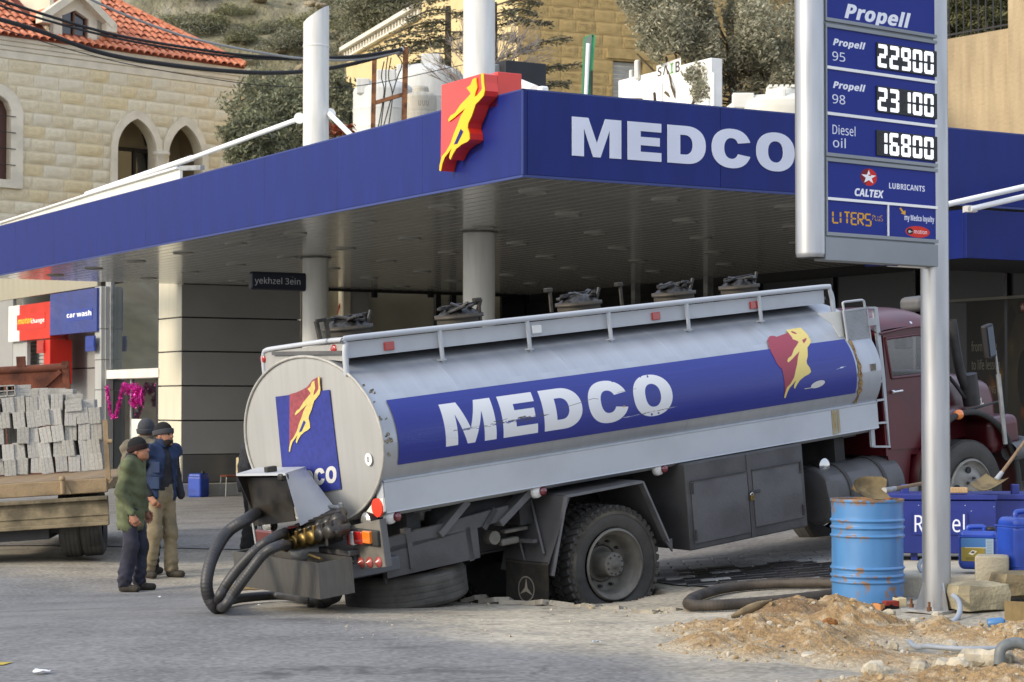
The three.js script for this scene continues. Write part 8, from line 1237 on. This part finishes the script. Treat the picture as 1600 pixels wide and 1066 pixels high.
{
  const G = (px, py) => { const p = groundHit(px, py); p.y = ground(p.x, -p.z); return p; };
  const green = mat({ c: '#4c5238', d: '#5f6648', f: FA, s: .5, r: .9, b: .001, bs: .05 }), navyT = mat({ c: '#20212c', d: '#2f303e', f: FA, s: .4, r: .9, b: .001, bs: .05 }), boot = mat({ c: '#191714', d: '#3a342a', f: FB, s: .2, r: .8 }), black = mat({ c: '#0c0c0d', d: '#141415', f: FB, s: .05, r: .95 }), khaki = mat({ c: '#776b52', d: '#8d8064', f: FA, s: .5, r: .9, b: .001, bs: .05 }), denim = mat({ c: '#13233f', d: '#1b3052', f: FA, s: .4, r: .8, b: .001, bs: .05 }), charcoal = mat({ c: '#1c1d22', d: '#2a2b30', f: FA, s: .3, r: .9 }), gray = mat({ c: '#333438', d: '#45464a', f: FB, s: .06, r: .95 }), taupe = mat({ c: '#5a5346', d: '#6d6555', f: FA, s: .4, r: .9 });
  const p1 = G(206, 924); person('man in olive green jacket and black woollen hat looking at the tanker', p1, -.12, { h: 1.665, seed: 2, tilt: -.22, yaw: -.15, belly: 1.08, hem: .25, hands: ['R', 'L'], j: { ...stand, pelvis: [-.02, .92, 0], chest: [.0, 1.29, 0], head: [.075, 1.55, 0], elR: [-.06, 1.11, .24], wrR: [.07, .86, .24], ankL: [.06, .09, -.10], toeL: [.20, .03, -.12], kneeL: [.07, .49, -.10] }, jacket: green, trousers: navyT, boots: boot, hat: black, brimM: mat({ c: '#1c0e0e', d: '#281414', f: FB, s: .05, r: .95 }), brim: .012, cuff: .03, collar: charcoal });
  const p2 = G(250, 903); person('man in blue denim jacket, khaki trousers and grey-edged black hat, hand in pocket', p2, -.62, { h: 1.775, seed: 7, tilt: -.12, yaw: .1, hem: .09, open: true, vest: true, hands: ['R'], j: { ...stand, pelvis: [-.01, .93, 0], head: [.055, 1.56, 0], elR: [-.13, 1.13, .26], wrR: [.03, .90, .19], ankR: [-.08, .09, .10], toeR: [.05, .03, .15], ankL: [.06, .09, -.12], toeL: [.2, .03, -.13] }, jacket: denim, sweater: charcoal, trousers: khaki, boots: boot, hat: black, brimM: gray, beard: mat({ c: '#15110e', d: '#241c17', f: FB, s: .05, r: .95 }), pockets: [[.10, 1.22, .175, .11, .12], [.10, 1.05, .185, .12, .13]] });
  const p3 = G(224, 898); person('man in grey-brown jacket and grey woollen hat, back turned, behind the other two', p3, 1.3, { h: 1.80, seed: 12, hem: .1, hands: [], j: stand, jacket: taupe, trousers: charcoal, boots: boot, hat: gray, brim: .0 });
  const p4 = G(389, 869); person('person in black clothes half hidden behind the tanker', p4, .2, { h: 1.76, seed: 17, hem: .12, hands: ['L', 'R'], j: { ...stand, wrL: [.16, .95, -.2], wrR: [.16, .95, .2] }, jacket: charcoal, trousers: black, boots: boot, hat: black, brim: .0 });
}
// ================================================================ LORRY LOADED WITH CONCRETE BLOCKS
{
  const d = 24.9, o = at(168, 873, d), roll = .058, yaw = -.10, f = new Frame(V(o.x, o.y, o.z), V(Math.cos(yaw) * Math.cos(roll), Math.sin(roll), Math.sin(yaw)), V(-Math.sin(roll), Math.cos(roll), 0), V(0, 0, 1)), ortho = (() => { const X = V(Math.cos(yaw), 0, Math.sin(yaw)).normalize(), m = new THREE.Matrix4().makeRotationY(-yaw).multiply(new THREE.Matrix4().makeRotationZ(roll)); void X; return new Frame(V(o.x, o.y, o.z), new THREE.Vector3().setFromMatrixColumn(m, 0), new THREE.Vector3().setFromMatrixColumn(m, 1), new THREE.Vector3().setFromMatrixColumn(m, 2)); })();
  void f; const B = ortho, L = (x, y, z = 0) => B.hit(x, y, 'z', z);
  const t = thing('flatbed_lorry', 'old rusty yellow flatbed lorry at the left edge, tail towards the street', 'lorry', B);
  const ochre = mat({ c: '#75654a', d: '#947f60', f: FA, s: .6, r: .8, b: .002 }), grayY = mat({ c: '#5a5344', d: '#8a7d62', f: FA, s: .7, lo: .4, hi: .75, r: .8, b: .002 }), rustB = mat({ c: '#4a2416', d: '#74402a', f: FA, s: .8, r: .85, b: .003 });
  const W = 2.4, yb0 = L(100, 824).y, yb1 = L(100, 779).y, yd0 = L(100, 772).y, yd1 = L(100, 752).y, xr = L(170, 800).x;
  mk('rear_beam', [rbox(W, yb1 - yb0, .06, .012, xr - W / 2, (yb0 + yb1) / 2, 0), rbox(W, .05, .1, .012, xr - W / 2, yb1 - .02, .03), rbox(W, .05, .1, .012, xr - W / 2, yb0 + .02, .03), box(W, .1, .02, xr - W / 2, (yb0 + yb1) / 2, .035)], grayY, t);
  mk('bed_edge', [rbox(W, yd1 - yd0 + .02, .1, .015, xr - W / 2, (yd0 + yd1) / 2, .0), box(W, .12, 5, xr - W / 2, (yd0 + yd1) / 2, -2.55)], ochre, t);
  const hg = L(98, 765, .08); mk('tail_hinge', [plateTo([V(hg.x - .1, hg.y - .06, .06), V(hg.x + .1, hg.y - .06, .06), V(hg.x + .05, hg.y + .05, .06), V(hg.x - .05, hg.y + .05, .06)], .03, V(0, 0, 1)), rod(V(hg.x, hg.y - .05, .1), V(hg.x, hg.y + .13, .1), .03), ball(.04, V(hg.x, hg.y + .13, .1))], ochre, t);
  mk('side_post', [bar(L(164, 656), L(169, 750), .06, .07, V(0, 0, 1)), bar(L(172, 745), L(166, 752), .06, .09), rod(L(168, 690, .03), L(175, 690, .03), .03)], ochre, t);
  mk('chassis', [box(.9, .24, 5, xr - 1.2, yb0 - .02, -2.6), box(2.0, .08, 1, xr - 1.2, yb0 - .04, -.8)], M.chassis, t);
  const ty = (x, R) => mk('tyre', tyreGeo(R, .27, .28, false).map((g) => g.rotateY(Math.PI / 2).translate(x, R, -.62)), M.tyre, t); const rr = .46;
  for (const px of [147, 115]) ty(L(px, 850, -.62).x, rr); ty(xr - 1.95, rr); ty(xr - 2.25, rr);
  mk('axle', rod(V(xr - .2, rr, -.62), V(xr - 2.2, rr, -.62), .09), M.chassis, t); mk('differential', ball(.22, V(xr - 1.2, rr, -.62)), M.rust, t);
  // rusty headboard at the far end of the bed
  const hz = -4.4, h0 = L(108, 620, hz), h1 = L(0, 582, hz); mk('headboard', [box(2.3, h1.y - yd1 + .02, .06, h0.x - 1.15, (h1.y + yd1) / 2, hz), rod(V(h0.x - 2.3, h1.y + .02, hz), V(h0.x, h1.y + .02, hz), .06), box(.1, h1.y - yd1 + .12, .1, h0.x - .03, (h1.y + yd1) / 2 + .05, hz), box(.12, .18, .1, L(33, 572, hz).x, h1.y + .12, hz), bar(V(h0.x - .1, h1.y - .03, hz + .05), V(h0.x - .55, h1.y - .4, hz + .05), .05, .06)], rustB, t);
  // every block a thing of its own
  const cm = [['#a9a69d', '#bab7ae'], ['#b0ada4', '#c0bdb4'], ['#a09d93', '#b2afa5']].map(([c, e]) => mat({ c, d: e, f: FB, s: .3, r: .95, b: .003, bs: .06 }));
  const bw = .142, bh = .2, bd = .36, blockGeo = merge([...[-1, 0, 1].map((i) => rbox(bw / 3 - .0015, bh, bd, .003, i * bw / 3, 0, 0, 0, 0, 0, 1)), box(bw - .012, bh - .008, bd - .012)]);
  const flatGeo = blockGeo.clone().rotateZ(Math.PI / 2), holes = merge([box(.015, .2, .36, -.063), box(.015, .2, .36, .063), box(.012, .2, .36, 0), box(.142, .012, .36, 0, .094), box(.142, .012, .36, 0, -.094), box(.142, .012, .36, 0, 0)]);
  seed(61); let n = 0;
  const put = (geo, lx, ly, lz, rz, label, ry = 0) => { const m = new THREE.Mesh(geo, cm[Math.floor(rnd(0, 3))]); m.name = numbered('concrete_block'); m.castShadow = m.receiveShadow = true; const g = new THREE.Matrix4().copy(B.m).multiply(new THREE.Matrix4().compose(V(lx, ly, lz), new THREE.Quaternion().setFromEuler(new THREE.Euler(0, ry, rz)), V(1, 1, 1))); g.decompose(m.position, m.quaternion, m.scale); scene.add(m); tag(m, label, 'concrete block', 'concrete blocks stacked on the lorry'); n++; };
  const rowB = [[742, 160], [718, 160], [694, 160], [669, 160], [646, 105]];
  rowB.forEach(([py, pxR], r) => { const base = L(160, py - 8).y; for (let c = 0; c < 9; c++) { const x = xr - .105 - c * .1515 + rnd(-.012, .012) + (r % 2 ? -.02 : 0) - (r === 4 ? .46 : 0), y = base + rnd(-.008, .012) + bh / 2 - .005; if (r === 2 && c === 7) { put(blockGeo, x, y, -.06 - bd * 1.6, .03, 'grey concrete block deep inside the gap of the third row'); continue; } put(blockGeo, x, y, -.06 - bd / 2 + rnd(-.02, .03), rnd(-.09, .09) + (c % 3 === 1 ? .04 : 0), `grey concrete block on end, ${['bottom', 'second', 'third', 'fourth', 'top'][r]} row of the stack, ${['first', 'second', 'third', 'fourth', 'fifth', 'sixth', 'seventh', 'eighth', 'ninth'][c]} from its right`, rnd(-.1, .1)); } });
  const T2 = (px, py, label, geo, z = -.25, rz = 0, ry = 0) => { const p = L(px, py, z); put(geo, p.x, p.y, z, rz, label, ry); };
  T2(117, 634, 'grey concrete block lying flat at the top right of the load', flatGeo, -.2, .03); T2(117, 625, 'second grey concrete block laid flat on the block at the load top right', flatGeo, -.3, -.02, .1); T2(137, 634, 'grey concrete block lying flat lowest at the right end of the load top', flatGeo, -.3, 0);
  T2(14, 611, 'hollow concrete block with its holes showing, leftmost on top of the load', holes, -.25, Math.PI / 2, .0); T2(34, 611, 'grey block lying flat beside the hollow block on top of the load', flatGeo, -.3, .0, .2); T2(34, 622, 'grey block under the flat block at the top left of the load', flatGeo, -.32, .02, .1); T2(14, 622, 'grey block under the hollow block at the top left of the load', flatGeo, -.3, .0, 0);
  for (let i = 0; i < 5; i++) T2(52 + i * 13, 617 - (i % 2) * 1.5, `pale block top showing behind the front rows, number ${['one', 'two', 'three', 'four', 'five'][i]} from the left`, flatGeo, -1.0, rnd(-.05, .05), rnd(-.3, .3));
}
// pink tinsel garland in the window
{
  const P = (x, y) => C.wor(C.hit(x, y, 'x', vB - .12)), path = [[167, 604], [170, 630], [174, 648], [179, 652], [184, 640], [190, 612], [195, 600], [199, 612], [203, 606], [207, 604], [211, 612], [206, 628], [211, 632], [216, 624], [217, 604], [213, 616], [219, 610], [221, 632]].map(([x, y]) => P(x, y));
  const c = new THREE.CatmullRomCurve3(path), g = [tube(path, .02, 80, 5)]; seed(88); const a = V(0, 0, 0);
  for (let i = 0; i < 1500; i++) { const u = rnd(); c.getPointAt(u, a); const w = u > .45 ? .11 : .075, q = V(rnd(-1, 1), rnd(-1, 1), rnd(-1, 1)).normalize(); g.push(new THREE.PlaneGeometry(.012, w * 1.1).rotateX(rnd(0, 6)).rotateY(rnd(0, 6)).rotateZ(rnd(0, 6)).translate(a.x + q.x * w * .6, a.y + q.y * w * .6, a.z + q.z * w * .6)); }
  tag(mk('tinsel_garland', g, mat({ c: '#c0148c', d: '#d838a8', f: FB, s: .2, r: .25, m: .45, side: true })), 'magenta tinsel garland looped across the shop window', 'garland');
}
// ================================================================ TREES AND SCRUB
function leafGeo(spots, size, seedN, flat = .5) { // many small folded leaf faces: position, normal-ish jitter, size
  seed(seedN); const n = spots.length, p = new Float32Array(n * 18), u = new Float32Array(n * 12), c = new Float32Array(n * 18); const A = V(0, 0, 0), B = V(0, 0, 0);
  spots.forEach(([x, y, z, s, col], i) => { A.set(rnd(-1, 1), rnd(-1, 1) * flat, rnd(-1, 1)).normalize(); B.set(rnd(-1, 1), rnd(-1, 1), rnd(-1, 1)).cross(A).normalize(); const L = size * s * rnd(.7, 1.3), W = L * .3; const q = [[-A.x * L, -A.y * L, -A.z * L], [B.x * W, B.y * W, B.z * W], [A.x * L, A.y * L, A.z * L], [-A.x * L, -A.y * L, -A.z * L], [A.x * L, A.y * L, A.z * L], [-B.x * W, -B.y * W, -B.z * W]]; q.forEach((v, k) => { p[i * 18 + k * 3] = x + v[0]; p[i * 18 + k * 3 + 1] = y + v[1]; p[i * 18 + k * 3 + 2] = z + v[2]; c[i * 18 + k * 3] = col[0]; c[i * 18 + k * 3 + 1] = col[1]; c[i * 18 + k * 3 + 2] = col[2]; }); });
  const g = new THREE.BufferGeometry(); g.setAttribute('position', new THREE.BufferAttribute(p, 3)); g.setAttribute('uv', new THREE.BufferAttribute(u, 2)); g.setAttribute('color', new THREE.BufferAttribute(c, 3)); g.computeVertexNormals(); g.userData.keepUV = true; return g;
}
M.leaf = mat({ c: [1, 1, 1], r: .85, v: true, side: true, x: { transmission: .35, thickness: 0 } });
M.bark = mat({ c: '#4a4034', d: '#665a4a', f: FA, s: .5, r: .95, b: .01 });
function branches(base, dir, len, r, depth, out, tips, spread, gn) { // recursive limbs
  const end = base.clone().addScaledVector(dir, len), mid = base.clone().lerp(end, .5).add(V(rnd(-.06, .06) * len, rnd(-.03, .06) * len, rnd(-.06, .06) * len)); out.push(tube([base, mid, end], r * .85, 5, 6)); if (depth === 0) { tips.push(end); return; } tips.push(mid.clone());
  const n = depth > 2 ? 3 : gn || 3; for (let i = 0; i < n; i++) { const d = dir.clone().add(V(rnd(-1, 1), rnd(-.45, .75), rnd(-1, 1)).multiplyScalar(spread)).normalize(); branches(i ? base.clone().lerp(end, rnd(.5, 1)) : end, d, len * rnd(.6, .82), r * .62, depth - 1, out, tips, spread, gn); }
}
// olive tree: crown of pale grey-green leaves in clumps through the volume
{
  seed(301); const d = 45, base = at(1175, 330, d), o = V(base.x, 5.0, base.z), t = thing('olive_tree', 'big olive tree with loose grey-green crown hanging over the white board', 'tree', o);
  const out = [], tips = []; for (let i = 0; i < 4; i++) branches(V(rnd(-.2, .2), 0, rnd(-.2, .2)), V(rnd(-.6, .6), 1, rnd(-.4, .4)).normalize(), 1.9, .16, 3, out, tips, .75); mk('trunk', [rod(V(0, -1, 0), V(0, .6, 0), .34, .26), ...out], M.bark, t);
  const LP = (x, y, k = d) => at(x, y, k).sub(o), spots = [];
  // clumps: pixel centre, radius in pixels
  const cl = [[1010, 10, 40], [985, -5, 26], [1045, 40, 46], [1035, 75, 30], [1090, 20, 55], [1090, 70, 40], [1140, 30, 60], [1150, 90, 40], [1190, 40, 60], [1200, 100, 50], [1230, 60, 55], [1235, 125, 40], [1180, 140, 26], [1100, 110, 26], [1095, 140, 18], [1065, 55, 32], [1120, 95, 26], [1215, 150, 22], [1010, 45, 22], [1140, 130, 22], [1270, 40, 60], [1280, 110, 50], [1005, 70, 14], [1080, 150, 14], [1072, 120, 10], [1150, 155, 16], [1092, 118, 24], [1100, 145, 20], [1108, 128, 20], [1112, 28, 44], [1135, 62, 40], [1158, 18, 44], [1118, 0, 40], [1172, 70, 40], [1000, -30, 50], [1100, -40, 70], [1200, -40, 70]];
  for (const [x, y, r] of cl) { const c = LP(x, y, (y > 84 && x < 1130 ? 43.6 : d) + rnd(-1.4, 1.2)), R = r * d / F, n = Math.round(r * r * .95); const tone = rnd(.75, 1.2); for (let i = 0; i < n; i++) { const a = rnd(0, 6.283), b = Math.acos(rnd(-1, 1)), q = R * Math.pow(rnd(), .42) * (.75 + .5 * vnoise(a * 1.2 + x, b * 2 + y, 7)); const X = c.x + q * Math.sin(b) * Math.cos(a), Yv = c.y + q * Math.cos(b) * .95, Z = c.z + q * Math.sin(b) * Math.sin(a) * .9; if (fbm(X * 1.6, Yv * 1.6 + Z, 13, 2) < .36) continue; const k = tone * rnd(.7, 1.25), wn = rnd(); spots.push([X, Yv, Z, 1, wn < .62 ? [.28 * k, .275 * k, .18 * k] : wn < .9 ? [.42 * k, .40 * k, .28 * k] : [.17 * k, .14 * k, .08 * k]]); } }
  mk('crown', leafGeo(spots, .058, 5, .8), M.leaf, t);
  mk('twig', cl.map(([x, y, r]) => { const c = LP(x, y), q = tips[Math.floor(rnd(0, tips.length))]; return tube([q, q.clone().lerp(c, .5).add(V(rnd(-.2, .2), rnd(-.2, .2), 0)), c.clone().add(V(rnd(-.2, .2), -.2, 0))], .022, 8, 5); }), M.bark, t).userData.kind = 'stuff';
}
// dark conifer left of the white column: level sprays of needles on drooping boughs
function conifer(label, px, py0, d, baseY, boughs, s0) {
  seed(s0); const b = at(px, py0, d), o = V(b.x, baseY, b.z), t = thing('conifer_tree', label, 'tree', o), out = [rod(V(0, 0, 0), V(0, b.y - baseY + 2, 0), .16, .08)], sp = [];
  for (const [x0, y0, x1, y1, w] of boughs) { const A = at(x0, y0, d).sub(o), E = at(x1, y1, d + rnd(-1.2, 1.2)).sub(o), m = A.clone().lerp(E, .5).add(V(0, .12, 0)); out.push(tube([A, m, E], .025, 8, 5)); const c = new THREE.CatmullRomCurve3([A, m, E]); const L = A.distanceTo(E), n = Math.round(L * 34); for (let i = 0; i < n; i++) { const u = .12 + .88 * rnd(), p = c.getPoint(u), side = rnd(-1, 1) * (w * d / F) * (1.15 - u * .8), ln = Math.abs(side); const q = p.clone().add(V(rnd(-.1, .1), rnd(-.12, .05) - ln * .12, side * .8 + rnd(-.05, .05))); q.x += side * .5; const k = rnd(.6, 1.3); for (let j = 0; j < 7; j++) sp.push([q.x + rnd(-.12, .12), q.y + rnd(-.05, .05), q.z + rnd(-.12, .12), rnd(.7, 1.2), rnd() < .8 ? [.095 * k, .095 * k, .045 * k] : [.24 * k, .19 * k, .08 * k]]); } }
  mk('trunk', out, M.bark, t); mk('crown', leafGeo(sp, .062, s0, .35), M.leaf, t); return t;
}
conifer('dark conifer with level drooping boughs left of the tall white column', 700, 120, 57, 6, [[700, -20, 640, -6, 30], [700, 0, 632, 10, 30], [702, 16, 640, 30, 34], [700, 34, 618, 52, 34], [702, 48, 600, 66, 26], [700, 58, 640, 76, 40], [704, 74, 622, 86, 30], [704, 84, 650, 98, 34], [700, 96, 660, 106, 24], [704, 20, 745, 36, 26], [704, 50, 760, 66, 28], [704, 78, 750, 88, 24], [702, -30, 740, -10, 30], [700, 66, 575, 80, 14], [700, 96, 612, 112, 12], [700, 40, 660, 42, 40], [702, 62, 676, 66, 40]], 411);
conifer('sparse conifer boughs showing right of the tall white column', 772, 120, 54, 6, [[775, -10, 850, -16, 22], [775, 8, 842, 4, 26], [775, 22, 836, 20, 22], [775, 40, 860, 38, 12], [775, 96, 892, 58, 18], [775, 130, 905, 100, 14], [775, 150, 890, 130, 12], [775, 26, 815, 32, 26], [775, 60, 812, 62, 14]], 433);
// bare tree spreading in front of the conifer
{
  seed(511); const d = 52, b = at(758, 130, d), o = V(b.x, 6, b.z), t = thing('bare_tree', 'leafless tree with fine pale twigs behind the tall white column', 'tree', o), out = [], tips = [];
  const pale = mat({ c: '#7d746a', d: '#9a9086', f: FA, s: .4, r: .9 }), h = b.y - 6; mk('trunk', rod(V(0, 0, 0), V(0, h, 0), .09, .06), pale, t);
  const tw = (p, dir, len, r, k) => { const e = p.clone().addScaledVector(dir, len), m = p.clone().lerp(e, .5).add(V(rnd(-.05, .05), rnd(-.02, .05), rnd(-.05, .05)).multiplyScalar(len)); out.push(new THREE.TubeGeometry(new THREE.CatmullRomCurve3([p, m, e]), 4, r, 4)); if (k > 0) for (let i = 0; i < (k > 1 ? 4 : 3); i++) tw(p.clone().lerp(e, rnd(.35, 1)), dir.clone().add(V(rnd(-.65, .65), rnd(-.25, .4), rnd(-.5, .5))).normalize(), len * rnd(.55, .8), r * .62, k - 1); };
  for (const [x, y, l] of [[-.75, .6, 1.0], [-.5, .9, 1.1], [-.9, .25, .9], [.5, .9, 1.2], [.75, .6, 1.2], [.2, 1, 1.1], [.9, .35, .9], [-.25, 1, 1.1]]) tw(V(0, h - .7 + rnd(0, .5), 0), V(x, y, rnd(-.4, .4)).normalize(), l, .022, 3); mk('branches', out, pale, t); void tips;
}
// scrub on the hillside and boulders: clumps too many to count
{
  seed(601); const bush = (R, n, tone, sd) => { const s = []; seed(sd); for (let i = 0; i < n; i++) { const a = rnd(0, 6.283), b = Math.acos(rnd(-.2, 1)), q = R * Math.pow(rnd(), .4) * (.7 + .6 * vnoise(a * 2 + sd, b * 3, 3)), k = rnd(.6, 1.35); s.push([q * Math.sin(b) * Math.cos(a), q * Math.cos(b) * .75, q * Math.sin(b) * Math.sin(a), 1, tone.map((v) => v * k)]); } return triUV(leafGeo(s, R * .085, sd, .9)); };
  const kinds = [bush(1, 1500, [.18, .18, .105], 1), bush(1, 1500, [.26, .245, .15], 2), bush(1, 1300, [.36, .31, .20], 3), bush(1, 1500, [.22, .22, .10], 4)];
  const mx = new THREE.Matrix4(), lists = kinds.map(() => []); seed(603);
  for (let i = 0; i < 2600; i++) { const Z = rnd(70, 210), X = rnd(-.17, .07) * Z + rnd(-3, 3), g = fbm(X * .07, Z * .07, 41, 3), dn = fbm(X * .12 + 4, Z * .12, 43, 3); if (dn < .47) continue; const R = rnd(.3, 1.0) * (g > .5 ? 1.2 : .8) * (rnd() < .1 ? 1.7 : 1); lists[g > .52 ? (rnd() < .5 ? 0 : 3) : (rnd() < .5 ? 1 : 2)].push([X, hillH(X, Z) - .1, -Z, R]); }
  lists.forEach((l, i) => { const im = new THREE.InstancedMesh(kinds[i], M.leaf, l.length); l.forEach(([x, y, z, r], k) => { mx.compose(V(x, y, z), new THREE.Quaternion().setFromAxisAngle(V(0, 1, 0), rnd(0, 6.28)), V(r * rnd(.9, 1.4), r * rnd(.7, 1.1), r)); im.setMatrixAt(k, mx); }); im.name = numbered('scrub'); im.castShadow = im.receiveShadow = true; scene.add(im); tag(im, ['dark grey-green scrub scattered over the hillside', 'olive scrub scattered over the hillside', 'dry straw-coloured scrub scattered over the hillside', 'fresher green scrub on the hillside'][i], 'scrub', null, 'stuff'); });
  const rk = new THREE.IcosahedronGeometry(1, 2), pp = rk.attributes.position; for (let i = 0; i < pp.count; i++) { const v = V(pp.getX(i), pp.getY(i), pp.getZ(i)), k = .7 + .6 * fbm(v.x * 1.6 + 5, v.y * 1.6 + v.z * 1.9 + 7, 8, 3); pp.setXYZ(i, v.x * k, v.y * k * .7, v.z * k); } rk.computeVertexNormals();
  const rl = []; for (let i = 0; i < 1500; i++) { const Z = rnd(68, 200), X = rnd(-.17, .06) * Z + rnd(-3, 3); const band = fbm(X * .05, hillH(X, Z) * .35, 47, 3); if (band < .42) continue; rl.push([X, hillH(X, Z), -Z, rnd(.12, .6) * (rnd() < .12 ? 1.8 : 1)]); }
  const im = new THREE.InstancedMesh(triUV(rk), mat({ c: '#8f8368', d: '#b8ab8e', f: FB, s: 1, r: .95, b: .03, bs: .6 }), rl.length); rl.forEach(([x, y, z, r], k) => { mx.compose(V(x, y, z), new THREE.Quaternion().setFromEuler(new THREE.Euler(rnd(-.3, .3), rnd(0, 6), rnd(-.3, .3))), V(r * rnd(1, 1.7), r * rnd(.5, .9), r)); im.setMatrixAt(k, mx); }); im.name = 'rocks'; im.castShadow = im.receiveShadow = true; scene.add(im); tag(im, 'pale limestone outcrops along the hillside terraces', 'rocks', null, 'stuff');
  // big shrubs one can tell apart
  const shrub = (label, px, py, d, R, tone, sy, sd) => { const p = at(px, py, d), t = thing('shrub', label, 'shrub', p); seed(sd); const s = []; const n = 15000; for (let i = 0; i < n; i++) { const a = rnd(0, 6.283), b = Math.acos(rnd(-1, 1)), q = R * Math.pow(rnd(), .45) * (.35 + 1.3 * fbm(a * 2.2 + sd, b * 3.4, 3, 4)), k = rnd(.55, 1.35) * (.7 + .6 * vnoise(a * 3, b * 5, sd)); s.push([q * Math.sin(b) * Math.cos(a), q * Math.cos(b) * sy, q * Math.sin(b) * Math.sin(a) * .7, 1, tone.map((v) => v * k)]); } mk('foliage', leafGeo(s, .1, sd, .9), M.leaf, t); mk('stem', rod(V(0, -R * sy - 6, 0), V(0, 0, 0), .12, .05), M.bark, t); };
  shrub('large dark shrub filling the gap between house and left column', 432, 196, 66, 1.7, [.21, .22, .125], .95, 11); shrub('dark shrub low beside the house corner, below the larger one', 400, 225, 64, 1.0, [.19, .20, .11], .9, 12); shrub('dark shrub just right of the left white column', 524, 178, 62, .62, [.20, .20, .11], 1.9, 13); shrub('big dark tree-like shrub at the top centre of the hillside', 600, 14, 100, 2.2, [.22, .22, .13], .7, 14);
  shrub('green shrubs behind the railing, left part', 1500, 16, 49.5, 1.0, [.15, .15, .045], .8, 15); shrub('green shrubs behind the railing, right part', 1555, 8, 50, 1.0, [.18, .165, .055], .8, 16); shrub('green shrub behind the railing at the far right', 1605, -4, 51, 1.1, [.16, .15, .05], .8, 17);
}
renderer.render(scene, camera);
